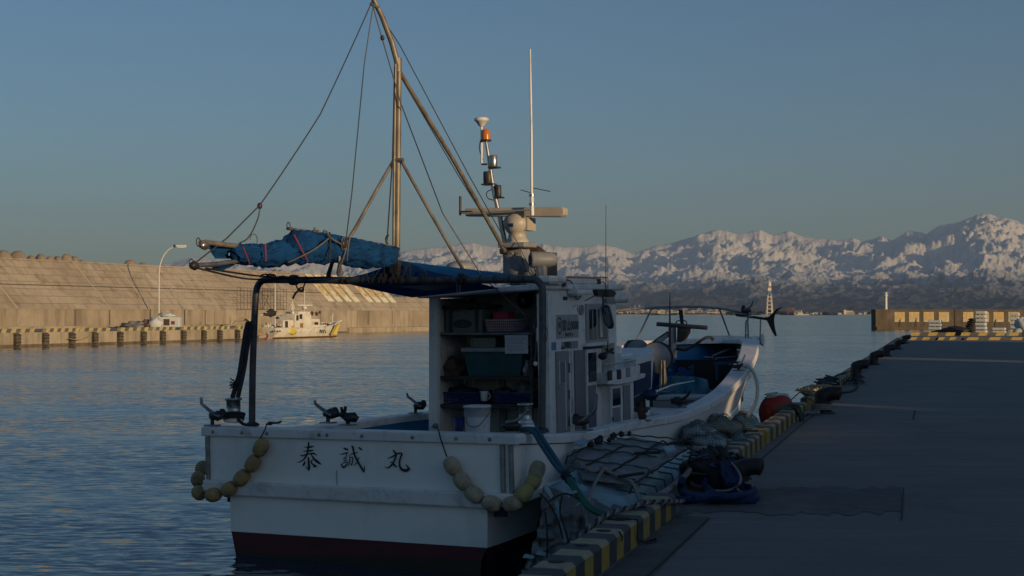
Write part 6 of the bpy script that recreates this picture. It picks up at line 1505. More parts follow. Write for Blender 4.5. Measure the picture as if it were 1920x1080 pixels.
b = MB(); b.tube([Vector(c_) + Vector((.045 + .025 * math.sin(a), 0, .05 + .03 * math.cos(a))) for a in [R(t_) for t_ in range(0, 190, 20)]], .006, M_white, 5); b.build('mug_handle', t)
s_ = 2.15; x0, x1 = bs(872, 780, s_).x, bs(919, 780, s_).x; r_ = (x1 - x0) / 2; zt = bs(895, 760, s_).z; zb_ = .74 if zt - .74 < .5 else zt - .42
t = thing('bucket', 'white plastic bucket with wire handle standing before the cabin shelves', 'bucket', ((x0 + x1) / 2, s_, zb_), BOAT)
b = MB(); b.lathe([(r_ * .82, 0), (r_ * .9, (zt - zb_) * .72), (r_ * .9, zt - zb_ - .1)], ((x0 + x1) / 2, s_, zb_), M_buck, 28); b.build('bucket_body', t)
b = MB(); b.lathe([(r_ * .9, zt - zb_ - .105), (r_ * .96, zt - zb_ - .1), (r_ * .95, zt - zb_ - .02), (r_ * 1.0, zt - zb_ - .02), (r_ * 1.0, zt - zb_), (r_ * .93, zt - zb_), (r_ * .9, zt - zb_ - .06)], ((x0 + x1) / 2, s_, zb_), M_buck, 28); b.build('bucket_rim', t)
b = MB(); b.tube(smooth_path([bs(873, 774, s_ - .08), bs(876, 796, s_ - r_), bs(893, 800, s_ - r_ - .03), bs(906, 790, s_ - r_), bs(918, 774, s_ - .08)], 4), .004, M_dark, 5); b.build('bucket_handle', t)
b = MB(); b.bb((x0 - .15, 1.9, .72), (x1 + .5, 2.5, zb_), M_navy) if zb_ > .75 else b.bb((x0 - .1, 2.0, .721), (x1 + .1, 2.4, .738), M_navy); part(b, 'stern_hatch')
t = thing('small_blue_bucket', 'small blue bucket left of the white bucket', 'bucket', bs(861, 800, 2.4), BOAT); b = MB(); c_ = bs(861, 808, 2.4); b.lathe([(.04, 0), (.055, .13), (.05, .13), (.035, .02)], c_, M_crate, 16); b.build('bucket_body', t)
# things on the bulkhead
SB_ = CB + .6
b = MB(); c_ = bs(985, 563, SB_ - .06); b.lathe([(.075, -.03), (.085, 0), (.08, .04), (.04, .06)], c_, M_black, 22, (0, -1, 0)); b.lathe([(.02, .06), (.018, .065)], c_, M_grey, 12, (0, -1, 0)); b.box(c_ + Vector((.02, .02, .09)), (.1, .05, .06), M_dark); part(b, 'round_horn')
b = MB(); b.bb(bs(897, 551, SB_ - .12), bs(944, 541, SB_ - .02), M_black); b.bb(bs(901, 548, SB_ - .125), bs(940, 544, SB_ - .12), M_navy); part(b, 'strip_light')
b = MB(); b.bb(bs(880, 572, SB_ - .03), bs(889, 560, SB_), M_dark); part(b, 'switch_box')
for x in (840, 850, 858, 937, 942): b = MB(); b.bb(bs(x, 815, SB_ - .03), bs(x + 4, 630, SB_), M_dark if x < 900 else M_grey); part(b, 'wall_conduit')
b = MB()
b.tube(smooth_path([bs(845, 550, SB_ - .1), bs(842, 562, SB_ - .1), bs(850, 565, SB_ - .1), bs(847, 572, SB_ - .1)], 3), .006, M_rubber, 5)
part(b, 'wall_cable')
for x in (872, 888): b = MB(); b.tube([bs(x, 708, SB_ - .2), bs(x, 722, SB_ - .2)], .008, M_steel, 6); part(b, 'shelf_hook')
b = MB()
b.tube(smooth_path([bs(930, 632, SB_ - .1), bs(934, 655, SB_ - .1), bs(942, 690, SB_ - .1)], 3), .010, M_rubber, 5)
part(b, 'wall_cable'); b = MB()
b.tube(smooth_path([bs(1001, 610, CB + .1), bs(1006, 640, CB + .08), bs(1002, 680, CB + .1)], 3), .014, M_grey, 6); b.blob(bs(1004, 682, CB - .02), (.025, .02, .025), M_white, 10, 6)
part(b, 'hanging_hose')
b = MB(); b.tube([bs(1007, 615, CB - .05), bs(1007, 640, CB - .05)], .008, M_white, 5); b.tube(smooth_path([bs(1020, 606, CB - .06), bs(1026, 620, CB - .06), bs(1024, 640, CB - .06), bs(1019, 650, CB - .06)], 3), .004, M_rubber, 5); part(b, 'hanging_cord')
# ---- float fenders hung over the stern
def fender(label, rope, floats, org):
    t = thing('float_fender', label, 'fender', org, BOAT, 'strings of net floats hung over the stern')
    b = MB(); b.tube(smooth_path(rope, 3), .006, M_rope, 5); b.build('hanging_line', t)
    b = MB(); b.tube([f_[0] for f_ in floats], .008, M_rope, 5); b.build('float_cord', t)
    for i, (c_, m) in enumerate(floats):
        A = floats[max(0, i - 1)][0]; B_ = floats[min(len(floats) - 1, i + 1)][0]; d = (B_ - A).normalized(); q_ = d.to_track_quat('Z', 'Y').to_matrix()
        b = MB(); L_ = .078
        b.lathe([(.012, -L_), (.035, -L_ * .93), (.052, -L_ * .74), (.062, -L_ * .35), (.0635, 0), (.062, L_ * .35), (.052, L_ * .74), (.035, L_ * .93), (.012, L_)], c_, m, 18, d); b.build('float', t)
FO = -.07
def f0(px, py): return bs(px, py, FO)
fender('string of yellow brown floats hung round the port stern corner', [bs(508, 797, .02), bs(500, 796, -.04), f0(497, 805), f0(487, 824)],
       [(f0(489, 839), M_float), (f0(474, 869), M_float), (f0(453, 896), M_float), (f0(430, 917), M_float), (f0(400, 928), M_float), (bs(373, 924, .05), M_float), (bs(371, 898, .2), M_float), (bs(379, 878, .4), M_float)], bs(430, 930, FO))
fender('string of pale and greenish floats hung round the starboard stern corner', [bs(815, 799, .1), bs(822, 806, -.04), f0(826, 822), f0(838, 857)],
       [(f0(848, 874), M_floatw), (f0(866, 902), M_floatw), (f0(889, 927), M_floatw), (f0(922, 944), M_floatw), (bs(961, 944, -.04), M_floatw), (bw(983, 925, 1.58), M_floatg), (bw(1000, 902, 1.60), M_floatg), (bw(1007, 882, 1.62), M_floatw)], bs(920, 950, FO))
b = MB(); b.tube(smooth_path([bs(500, 796, -.03), bs(508, 793, .05), bs(520, 793, .1), bs(528, 790, .12)], 3), .010, M_rope, 6); b.blob(bs(506, 794, .03), (.03, .02, .015), M_rope, 8, 5, .3); part(b, 'cleat_knot')
b = MB(); b.blob(bs(816, 799, .05), (.03, .02, .02), M_roper, 8, 5, .3); part(b, 'cleat_knot')
# ================================================================== THINGS BETWEEN BOAT AND QUAY
def pn(x, y, s=1): return float(_perlin(np.array([float(x)]), np.array([float(y)]), s)[0])
RA, RB, RC, RD = W(1018, 905, 11.3), W(1178, 947, 10.86), W(1314, 842, 14.4), W(1150, 824, 12.6)
RN = (RB - RA).cross(RD - RA).normalized()
def RP(px, py, h=0.0):
    r = ray(px, py); o = Vector((0, 0, EYE)); return o + r * ((RA - o).dot(RN) / r.dot(RN)) + Vector((0, 0, h))
raft = thing('foam_raft', 'floating bundle of blue green foam blocks strapped under grey sheeting between boat and quay', 'raft', Vector((RA.x + .3, RA.y + 1, 0)))
rows = []
for i in range(41):
    u = i / 40; row = []
    for j in range(29):
        v = j / 28; P_ = RA.lerp(RB, v).lerp(RD.lerp(RC, v), u); blk = .022 * (1 if (int(u * 5) + int(v * 2)) % 2 else -1)
        e_ = min(v, 1 - v, u * 3, (1 - u) * 3); P_.z += .025 * pn(P_.x * 2, P_.y * 2, 3) + blk * .6 - (.10 * max(0, .12 - e_) / .12) ; row.append(P_)
    rows.append(row)
b = MB(); b.grid(rows, M_sty)
rt_ = [r[-1] for r in rows]; b.grid([[p_ + Vector((.02 * math.sin(p_.y * 9), 0, 0)) for p_ in rt_], [p_ + Vector((.05, -.01, -.13 )) for p_ in rt_], [p_ + Vector((.03 , 0, -.15)) for p_ in rt_], [p_ + Vector((.05, 0, -.30)) for p_ in rt_], [p_ + Vector((.0, 0, -.32)) for p_ in rt_], [p_ + Vector((-.02, 0, -.70)) for p_ in rt_]], M_sty, False)
lf_ = [r[0] for r in rows][::-1]; b.grid([lf_, [p_ + Vector((-.05, 0, -.25)) for p_ in lf_], [p_ + Vector((-.02, 0, -.7)) for p_ in lf_]], M_sty)
bk_ = rows[-1][::-1]; b.grid([bk_, [p_ + Vector((0, .04, -.7)) for p_ in bk_]], M_sty)
b.build('foam_block', raft)
# grey sheet over the middle
sh = [RP(*p_, .02) for p_ in ((1073, 850), (1093, 903), (1192, 914), (1219, 888), (1288, 845), (1185, 825))]
rows = []
L_ = [sh[1], sh[0], sh[5]]; R_ = [sh[2], sh[3], sh[4]]
def pl(P_, u):
    k_ = min(len(P_) - 2, int(u * (len(P_) - 1))); f_ = u * (len(P_) - 1) - k_; return P_[k_].lerp(P_[k_ + 1], f_)
for i in range(41):
    u = i / 40; A, B_ = pl(L_, u), pl(R_, u); rows.append([A.lerp(B_, j / 30) + Vector((.02 * pn(i * .3, j * .25, 9), .02 * pn(i * .3, j * .3, 10), .012 + .022 * abs(pn(i * .16, j * .15, 4)) + .006 * pn(i * .7, j * .6, 5) - (.02 if j in (0, 30) or i in (0, 40) else 0))) for j in range(31)])
b = MB(); b.grid(rows, M_sheet); b.build('grey_sheet', raft, thick=.008)
# crumpled skirt hanging down the front into the water
rows = []
LB, RB2 = W(970, 1050, 11.2), W(1215, 1112, 10.5)
LT = RA + Vector((.0, -.02, -.02)); RT = RB + Vector((.16, -.06, -.06))
for i in range(61):
    v = i / 60; row = []
    for j in range(71):
        u = j / 70; A = LT.lerp(RT, u); B_ = LB.lerp(RB2, u) + Vector((0, .05, -.12)); P_ = A.lerp(B_, v ** .8)
        fo = .20 * (1 - 2.2 * abs(pn(u * 5 + v * 2.5, v * 3.2 + u * 2, 21))) * .6 + .13 * (1 - 2.2 * abs(pn(u * 11 - v * 4, v * 7, 22))) * .6 + .03 * pn(u * 30, v * 22, 23)
        bulge = .10 * math.sin(math.pi * min(1, v * 1.1))
        P_ += Vector((.25, -.95, 0)) * (fo * 1.0 + bulge - .05) * min(1, v * 6 + .05); P_.z += .04 * pn(u * 9, v * 7, 31); row.append(P_)
    rows.append(row)
b = MB(); b.grid(rows, M_sheet); b.build('hanging_sheet', raft, label='crumpled grey sheeting hanging into the water at the front of the foam bundle')
rnd = random.Random(11)
b = MB()
for (x0, y0, x1, y1) in ((1020, 915, 1034, 935), (1040, 945, 1050, 968), (1060, 930, 1080, 925), (1078, 952, 1100, 940), (1048, 985, 1060, 1020), (1005, 1040, 1030, 1044), (980, 1046, 1000, 1048), (1054, 920, 1068, 935), (1120, 940, 1145, 952), (1040, 960, 1046, 980), (1085, 915, 1100, 922)):
    A = W(x0, y0, 10.95 - (x0 - 1018) * .0026); B_ = W(x1, y1, 10.94 - (x1 - 1018) * .0026); w_ = Vector((.012, 0, .022)); b = MB(); b.add([A, B_, B_ + w_, A + w_ + Vector((.01, 0, .01))], [(0, 1, 2, 3)], M_sty); b.build('torn_foam_strip', raft, thick=.012)
b = MB()
def topline(a, c_, m, r_=.009, h_=.05):
    A, B_ = RP(*a, h_), RP(*c_, h_); b.tube([A.lerp(B_, i / 14) + Vector((0, 0, .005 * math.sin(i * 1.9) - (.05 if i in (0, 14) else 0))) for i in range(15)], r_, m, 5)
for a, c_ in (((1094, 887), (1178, 842)), ((1140, 900), (1250, 832)), ((1060, 870), (1120, 838)), ((1180, 925), (1300, 845))): topline(a, c_, M_rope, .008)
for a, c_ in (((1070, 870), (1225, 890)), ((1060, 885), (1200, 912)), ((1095, 850), (1240, 868)), ((1120, 838), (1260, 858)), ((1140, 830), (1300, 848)), ((1150, 824), (1280, 834))): topline(a, c_, M_netg, .007)
for x in (1195, 1212, 1228, 1243, 1256, 1268, 1280, 1290, 1300):
    u = (x - 1178) / (1314 - 1178); P_ = RB.lerp(RC, u * .93 + .02); b.tube([P_ + Vector((-.2, 0, .05)), P_ + Vector((.04, 0, .01)), P_ + Vector((.075, 0, -.15)), P_ + Vector((.07, 0, -.5))], .008, M_netg, 5)
for z in (-.10, -.2, -.3): b.tube([RB.lerp(RC, .25 + i / 12 * .7) + Vector((.075, 0, z)) for i in range(13)], .006, M_netg, 4)
b.build('strapping', raft)
for (x0, y0, x1, y1) in ((1190, 870, 1238, 868), (1252, 853, 1295, 841), (1207, 908, 1160, 915)): b = MB(); b.tube([RP(x0, y0, .09), RP(x1, y1, .09)], .014, M_rope, 6); b.build('loose_pole', raft)
for (x, y, s_) in ((1108, 847, .03), (1122, 841, .035), (1125, 836, .03), (1150, 830, .03), (1165, 827, .025), (1180, 826, .02), (1142, 838, .02)): b = MB(); b.blob(RP(x, y, .06), (s_, s_ * .7, s_), M_rubber, 9, 6, .35, x); b.build('loose_lump', raft)
b = MB(); b.tube(smooth_path([RP(1096, 893, .07), RP(1112, 900, .07), RP(1130, 899, .08), RP(1160, 908, .06), RP(1186, 918, .05), RP(1203, 938, -.05)], 4), .016, M_ropeg, 7); b.blob(RP(1131, 900, .09), (.03, .03, .025), M_ropeg, 10, 6, .3)
b.tube(smooth_path([RP(1130, 901, .08), RP(1118, 918, .07), RP(1106, 940, .04), W(1101, 965, 10.72), W(1103, 1005, 10.6), W(1104, 1035, 10.5)], 4), .014, M_ropeg, 7); b.build('pale_lashing', raft)
b = MB()
P_ = [RP(x, y, .10) for x, y in ((1242, 862), (1262, 858), (1268, 867), (1250, 872))]; b.add(P_, [(3, 2, 1, 0)], M_sty); b.build('sheet_scrap', raft, thick=.02); b = MB(); P_ = [RP(x, y, .09) for x, y in ((1074, 853), (1094, 842), (1103, 849), (1090, 856))]; b.add(P_, [(3, 2, 1, 0)], M_sty)
b.build('sheet_scrap', raft, thick=.02)
for pts_, nm_ in (([(1012, 925), (1030, 945), (1046, 975), (1055, 1010)], 'a'), ([(1054, 930), (1050, 960), (1062, 1000), (1070, 1030)], 'b'), ([(1030, 940), (1060, 925), (1090, 940), (1110, 960)], 'c'), ([(1025, 1060), (1026, 1000), (1022, 960)], 'd')):
    b = MB(); b.tube(smooth_path([W(x, y, 10.93 - (x - 1018) * .0026) for x, y in pts_], 3), .007, M_rope, 5); b.build('binding_cord', raft)
# second, netted bundle
nb_ = thing('netted_bundle', 'pile of white foam and brown matting wrapped in green netting beyond the strapped foam raft', 'bundle', G(1350, 835, 0))
def zblob(px, py, D, rad, m, seed, lump=.2): 
    c_ = W(px, py, D); b = MB(); b.blob(c_, rad, m, 22, 12, lump, seed); return b, c_
for (px, py, D, rad, m, sd) in ((1310, 815, 14.9, (.17, .45, .11), M_foamw, 1), (1350, 806, 15.8, (.20, .5, .13), M_floatw, 2), (1392, 796, 17.5, (.17, .5, .12), M_sty, 3), (1330, 832, 14.6, (.17, .4, .10), M_foamw, 4), (1375, 826, 15.6, (.15, .4, .10), M_sty, 5)):
    b, c_ = zblob(px, py, D, rad, m, sd); fo_ = b.build('foam_lump', nb_)
    b2 = MB(); b2.blob(c_, tuple(r_ * 1.04 + .012 for r_ in rad), M_netp, 34, 20, .2, sd); o = b2.build('netting', fo_)
    md = o.modifiers.new('wire', 'WIREFRAME'); md.thickness = .006
for (px, py, D, w_) in ((1378, 788, 17.9, .10), (1366, 790, 17.6, .09), (1392, 785, 18.3, .09)):
    b = MB(); c_ = W(px, py, D); b.lathe([(w_ * .7, -.12), (w_, -.08), (w_, .08), (w_ * .7, .12)], c_, M_brown, 14, (.2, .9, .2)); b.build('brown_roll', nb_)
b = MB()
for k_ in range(5):
    b.tube(smooth_path([W(1290 + k_ * 9, 852 - k_ * 3, 14.2), W(1305 + k_ * 8, 838, 14.2), W(1322 + k_ * 9, 850 - k_ * 6, 14.4), W(1335 + k_ * 9, 846 - k_ * 5, 14.6)], 4), .012, M_ropeg, 6)
b.build('tangled_line', nb_)
# red buoy
c_ = W(1455, 766, 20.2)
t = thing('mooring_buoy', 'large red orange buoy wedged against the kerb beside the netted bundle', 'buoy', c_ - Vector((0, 0, .2)))
b = MB(); b.blob(c_, (.25, .25, .20), M_buoyr, 26, 14, .04, 3, Matrix.Rotation(R(-25), 3, 'Y')); b.blob(c_ + Vector((-.12, 0, -.08)), (.12, .2, .22), M_buoyr, 18, 10, .08, 5); b.build('buoy_body', t)
b = MB(); b.blob(c_ + Vector((.0, -.02, .18)), (.17, .12, .045), M_foamw, 18, 8, .35, 6); b.build('white_scrap', t)
b = MB()
rn = random.Random(9)
for k_ in range(16):
    a = rn.uniform(-.2, .9); b.tube(smooth_path([c_ + Vector((-.05 + a * .1, -.24, .0 + rn.uniform(-.05, .05))), c_ + Vector((.12 + a * .1, -.22, .06 - a * .05)), c_ + Vector((.27, -.18 + rn.uniform(-.1, .1), .04 - a * .1)), c_ + Vector((.33 + rn.uniform(-.03, .05), -.15, -.15 - a * .1))], 3), rn.uniform(.012, .022), M_netg, 6)
b.build('dark_net_wrap', origin=c_ + Vector((.1, -.2, -.1)), label='dark green net draped over the kerb in front of the red buoy', cat='net')
# tan rope heap on the kerb
rn = random.Random(4); b = MB()
base = q(24.3, -.1, ZQ + .17)
for k_ in range(22):
    P0_ = base + QD * rn.uniform(-1.0, 1.2) + QN * rn.uniform(-.14, .12); pts_ = [P0_ + Vector((rn.uniform(-.12, .12), rn.uniform(-.35, .35), rn.uniform(0, .09))) for _ in range(5)]
    b.tube(smooth_path(pts_, 4), .016, M_ropet, 6)
b.build('rope_heap', origin=base, label='tan rope heaped on the near end of a kerb block, lit by the sun', cat='rope')
b = MB(); rn = random.Random(6)
for k_ in range(10):
    P0_ = q(27, -.08, ZQ + .18) + QD * rn.uniform(-1.4, 1.6); pts_ = [P0_ + Vector((rn.uniform(-.15, .15), rn.uniform(-.5, .5), rn.uniform(0, .10))) for _ in range(5)]
    b.tube(smooth_path(pts_, 4), .016, M_rope, 6)
b.tube(smooth_path([q(28, -.1, ZQ + .2), q(31, -.15, ZQ + .19), q(34, .02, ZQ + .14), G(1590, 712, ZQ + .05)], 4), .018, M_rope, 6)
b.build('rope_heap', origin=q(27, 0), label='black rope heaped on the kerb just behind the tan rope', cat='rope')
b = MB(); b.tube(smooth_path([G(1546, 739, ZQ + .02), G(1568, 737, ZQ + .02), G(1590, 735, ZQ + .02), G(1605, 729, ZQ + .02), G(1607, 720, ZQ + .02), G(1603, 712, ZQ + .05), G(1590, 714, ZQ + .1)], 4), .022, M_rope, 6); b.build('mooring_rope', origin=G(1600, 730, ZQ), label='black rope curling over the quay from the foot of the third bollard', cat='rope')
rn = random.Random(8); b = MB()
for k_ in range(6): b.tube(smooth_path([G(1494 + rn.uniform(-4, 4), 772 + rn.uniform(-4, 3), ZQ + .02), G(1506, 774 + rn.uniform(-4, 4), ZQ + .05), G(1520, 770 + rn.uniform(-6, 6), ZQ + .04), G(1536, 768 + k_ % 3 * 3, ZQ + .06)], 4), .014, M_ropeg, 6)
cB = G(1541, 775, ZQ)
for k_ in range(4): b.tube([cB + Vector((math.cos(a) * .155, math.sin(a) * .155, .07 + .024 * k_)) for a in [2 * math.pi * t_ / 20 for t_ in range(21)]], .013, M_ropeg, 6)
b.tube([cB + Vector((-.1, -.1, .15)), W(1500, 735, 24), W(1481, 752, 23)], .010, M_rope, 5)
b.build('mooring_rope', origin=cB, label='pale rope wound round the neck of the second bollard', cat='rope')
b = MB()
for k_ in range(5): b.tube(smooth_path([G(1596 + k_ * 2, 712, ZQ + .03), G(1604, 706 + k_ * 1.5, ZQ + .12), G(1612, 710 + k_, ZQ + .08), G(1620, 716, ZQ + .02)], 4), .020, M_rope, 6)
b.build('rope_coil', origin=G(1605, 710, ZQ), label='black rope coil round the foot of the third bollard', cat='rope')
# rope heap round the first bollard
rn = random.Random(12)
b = MB()
def gl(pts_, r_, m, h_=.03, k_=5): b.tube(smooth_path([G(x, y, ZQ + (z if z else h_)) for x, y, z in [(p_ + (0,))[:3] for p_ in pts_]], k_), r_, m, 8)
gl([(1268, 936), (1290, 938), (1320, 932), (1345, 930), (1380, 934), (1410, 936), (1417, 930), (1395, 924), (1365, 921)], .030, M_ropeb)
gl([(1279, 900, .15), (1277, 915, .06), (1285, 928, .04), (1310, 931, .03), (1335, 924, .04), (1322, 912, .05), (1324, 900, .08)], .032, M_ropeb)
gl([(1300, 934, .06), (1340, 936, .04), (1378, 939, .03), (1416, 938, .03)], .030, M_ropeb)
gl([(1330, 936), (1360, 932, .08), (1400, 927, .07), (1414, 919, .05), (1400, 912, .06)], .028, M_ropeb)
b.build('blue_rope_coil', origin=G(1340, 935, ZQ), label='thick blue rope coiled on the quay at the foot of the heap', cat='rope')
b = MB(); c0 = G(1345, 918, ZQ)
b.blob(c0 + Vector((.0, .25, .12)), (.24, .30, .17), M_rubber, 26, 14, .35, 7)
for k_ in range(60):
    a = rn.uniform(0, 6.28); u = rn.uniform(.2, 1); P0_ = c0 + Vector((math.cos(a) * .27 * u, .25 + math.sin(a) * .3 * u, .10 + .20 * (1 - u * u)))
    pts_ = [P0_ + Vector((rn.uniform(-.1, .1), rn.uniform(-.14, .14), rn.uniform(-.04, .05))) for _ in range(4)]
    b.tube(smooth_path(pts_, 4), rn.uniform(.007, .014), rn.choice([M_rope, M_netg, M_rope, M_navy]), 5)
b.build('net_heap', origin=c0, label='tangled black and green net heaped against the first bollard', cat='net')
b = MB()
for k_ in range(16):
    x = 1352 + rn.uniform(-3, 22); pts_ = [W(x, 868 + rn.uniform(-4, 4), 12.25), W(x + 6, 878 + rn.uniform(-3, 3), 12.05), W(x + 12 + rn.uniform(-5, 8), 895 + rn.uniform(-4, 6), 11.9), W(x + 14 + rn.uniform(-5, 10), 908, 11.8)]
    b.tube(smooth_path(pts_, 4), rn.uniform(.014, .024), M_ropeb, 6)
b.build('blue_rope_bunch', origin=W(1370, 900, 12), label='bunch of blue rope hung over the top of the net heap', cat='rope')
b = MB(); b.tube(smooth_path([W(1372, 868, 12.1), W(1382, 880, 11.75), W(1389, 895, 11.6), W(1386, 908, 11.5), G(1378, 914, ZQ + .08), G(1362, 920, ZQ + .05), G(1335, 919, ZQ + .05), G(1332, 916, ZQ + .05)], 4), .010, M_ropeg, 6)
b.tube(smooth_path([G(1380, 913, ZQ + .08), G(1386, 921, ZQ + .05), G(1402, 925, ZQ + .05), G(1412, 919, ZQ + .06), G(1408, 908, ZQ + .08), G(1398, 905, ZQ + .1)], 4), .010, M_ropeg, 6)
b.build('thin_rope', origin=G(1380, 915, ZQ), label='thin pinkish grey rope looping over the blue coils', cat='rope')
b = MB(); c_ = W(1291, 880, 12.6)
b.lathe([(.01, -.115), (.045, -.105), (.075, -.06), (.082, 0), (.075, .06), (.045, .105), (.01, .115)], c_, M_foamw, 20, (.45, .2, .85)); b.build('white_float', origin=c_ - Vector((0, 0, .1)), label='white oblong float lying at the start of the second kerb block', cat='float')
b = MB()
for k_ in range(3): b.tube([W(1312 + math.cos(a) * (20 - k_ * 4), 866 - math.sin(a) * (12 - 2 * k_), 13.0) for a in [R(t_) for t_ in range(-20, 200, 20)]], .014, M_ropeg, 6)
gl([(1300, 870, .2), (1285, 892, .12), (1268, 905, .08), (1250, 920, .08), (1235, 930, .12)], .026, M_ropeg)
gl([(1296, 905, .05), (1302, 912, .04), (1320, 915, .04), (1330, 922, .04)], .020, M_brown)
b.build('grey_rope', origin=G(1290, 900, ZQ), label='stiff grey rope looping up behind the white float', cat='rope')
b = MB(); ch = [G(1066, 1025, ZQ + .10), G(1090, 1003, ZQ + .12), G(1122, 975, ZQ + .18), G(1150, 960, ZQ + .19), G(1185, 950, ZQ + .19), G(1215, 942, ZQ + .19), G(1245, 940, ZQ + .19), G(1262, 940, ZQ + .17), G(1280, 940, ZQ + .03), G(1320, 938, ZQ + .03), G(1350, 936, ZQ + .03)]
sp = smooth_path(ch, 12)
for s_ in (0, 1, 2):
    pts_ = []
    for i, P_ in enumerate(sp):
        a = i * .9 + s_ * 2.094; pts_.append(P_ + Vector((math.cos(a) * .010, 0, math.sin(a) * .010)))
    b.tube(pts_, .010, (M_rope, M_roper, M_ropeg)[s_], 6)
b.build('twisted_rope', origin=G(1180, 950, ZQ + .18), label='twisted grey and black rope lying along the top of the nearest kerb', cat='rope')
b = MB(); A = q(9.25, -.23, ZQ + .17); B_ = q(9.25, 0.01, ZQ + .175)
b.tube([A + Vector((-.02, 0, -.1)), A, q(9.2, -.1, ZQ + .172), B_, q(9.22, .012, ZQ + .05), q(9.35, .03, ZQ + .012), q(9.5, .08, ZQ + .012), q(9.42, .10, ZQ + .012), q(9.3, .06, ZQ + .01)], .006, M_rope, 6)
b.tube([q(8.75, .0, ZQ + .17), q(8.8, .008, ZQ + .13), q(8.78, .008, ZQ + .11)], .005, M_rope, 5)
b.build('cord', origin=B_, label='thin black cord tied over the nearest striped kerb', cat='cord')
# mooring line with green hose
t = thing('mooring_line', 'doubled blue mooring rope from the starboard stern running into a green hose to the quay', 'mooring line', W(1155, 967, 10.6))
st0 = BOAT @ bs(990, 806, .42)
b = MB()
for dx in (-4, 5):
    pts_ = [BOAT @ bs(972, 806, .45), W(1000 + dx, 806, 11.35), W(1018 + dx, 832, 11.25), W(1042 + dx, 868, 11.1), W(1062 + dx * .3, 893, 10.98)]
    b.tube(smooth_path(pts_, 4), .020, mat('blue_grey_rope', (.03, .10, .15), .85, bump=.6, bscale=90), 7)
b.build('blue_double_rope', t)
b = MB()
for k_ in range(4): b.blob(W(1060 + 4 * k_, 890 + 5 * k_, 10.95), (.04, .03, .028), M_ropeb if k_ % 2 else M_rope, 10, 6, .3, k_)
b.build('splice_knot', t)
b = MB(); b.tube(smooth_path([W(1066, 897, 10.95), W(1076, 912, 10.9), W(1088, 930, 10.8), W(1105, 950, 10.7), W(1128, 963, 10.62), W(1152, 967, 10.58), W(1170, 965, 10.6)], 5), .030, M_green, 10); b.build('green_hose', t)
b = MB(); b.tube([W(1062, 893, 10.97), W(1050, 872, 11.1), W(1044, 866, 11.15)], .012, M_ropeb, 6); b.build('rope_tail', t)
# ================================================================== FAR FISHING BOAT
P_ = W(489, 634, 122.0); P_.z = 0
FANG = math.atan2(BD.x, BD.y); FB = Matrix.Translation(P_) @ Matrix.Rotation(-FANG, 4, 'Z'); FBI = FB.inverted()
def fb(px, py, w):
    c_ = FBI @ Vector((0, 0, EYE)); r_ = FBI.to_3x3() @ ray(px, py); return c_ + r_ * ((w - c_[0]) / r_[0])
fbt = thing('fishing_boat', 'smaller white fishing boat with yellow trim moored in the sun by the far breakwater', 'fishing boat', (0, 0, 0), FB)
M_fw = mat('far_boat_white', (.68, .66, .58), .45, col2=(.55, .52, .44), scale=1.5, dirt=(.35, .28, .16), dscale=1.2)
M_fy = mat('far_boat_yellow', (.62, .48, .06), .5)
FL_ = 13.2; b = MB(); stn = []
for i in range(25):
    s = FL_ * i / 24; k_ = s / FL_; w_ = 1.5 * (1 - max(0, k_ - .45) ** 2 * 3.2); w_ = max(.06, w_); z_ = .85 + .12 * (1 - k_) + 1.0 * max(0, k_ - .45) ** 1.6 * 1.6; ra = -1.6 * max(0, k_ - .7)
    stn.append([(0, s + ra * 1.2, -.3), (w_ * .75, s + ra, -.02), (w_ * .82, s + ra * .8, .14), (w_ * .97, s + ra * .3, z_ * .6), (w_, s, z_), (w_ - .12, s, z_), (w_ - .14, s, z_ - .4), (0, s, z_ - .42)])
for sd in (1, -1):
    rows = [[Vector((sd * p_[0], p_[1], p_[2])) for p_ in r_] for r_ in stn]
    b.grid([r_[:3] for r_ in rows], mat('boat_bottom_brown', (.16, .08, .02), .6), True); b.grid([r_[2:] for r_ in rows], M_fw, True)
r0 = stn[0]; b.add([(p_[0], 0, p_[2]) for p_ in r0[:6]] + [(-p_[0], 0, p_[2]) for p_ in r0[:6][::-1]], [tuple(range(12))], M_fw)
b.build('hull', fbt)
def fbox(name, px0, px1, y0, y1, m, w0, w1, par=None, bev=.03, label=None):
    A, B_ = fb(px0, y1, w1), fb(px1, y0, w1); b = MB(); b.bb((w0, A.y, A.z), (w1, B_.y, B_.z), m); return b.build(name, par or fbt, bevel=bev, label=label)
cb_ = fbox('cabin', 553, 584, 589, 618, M_fw, -.8, .8); fbox('wheelhouse', 560, 582, 584, 592, M_fw, -.7, .7, cb_)
fbox('cabin_window', 556, 560, 591, 601, M_dark, .7, .83, cb_, 0); fbox('cabin_window', 562, 567, 589, 598, M_dark, .7, .83, cb_, 0); fbox('cabin_door', 563.5, 568.5, 606, 617, mat('brown_door', (.22, .13, .04), .6), .7, .84, cb_, 0)
fh = fbox('fore_house', 583, 600, 598, 617, M_fw, -.7, .75); fbox('fore_window', 590, 597, 604, 609, M_dark, .6, .78, fh, 0); fbox('fore_coaming', 598, 612, 609, 617, M_fw, -.7, .7)
fbox('stern_shelter', 531, 553, 600, 617, M_fw, -.6, .6); fbox('shelter_opening', 535, 540, 602, 616, M_dark, .5, .63, None, 0)
b = MB(); b.tube([fb(551, 618, .3), fb(549, 583, .3)], [.16, .12], M_fw, 9); c_ = fb(548, 575.5, .3)
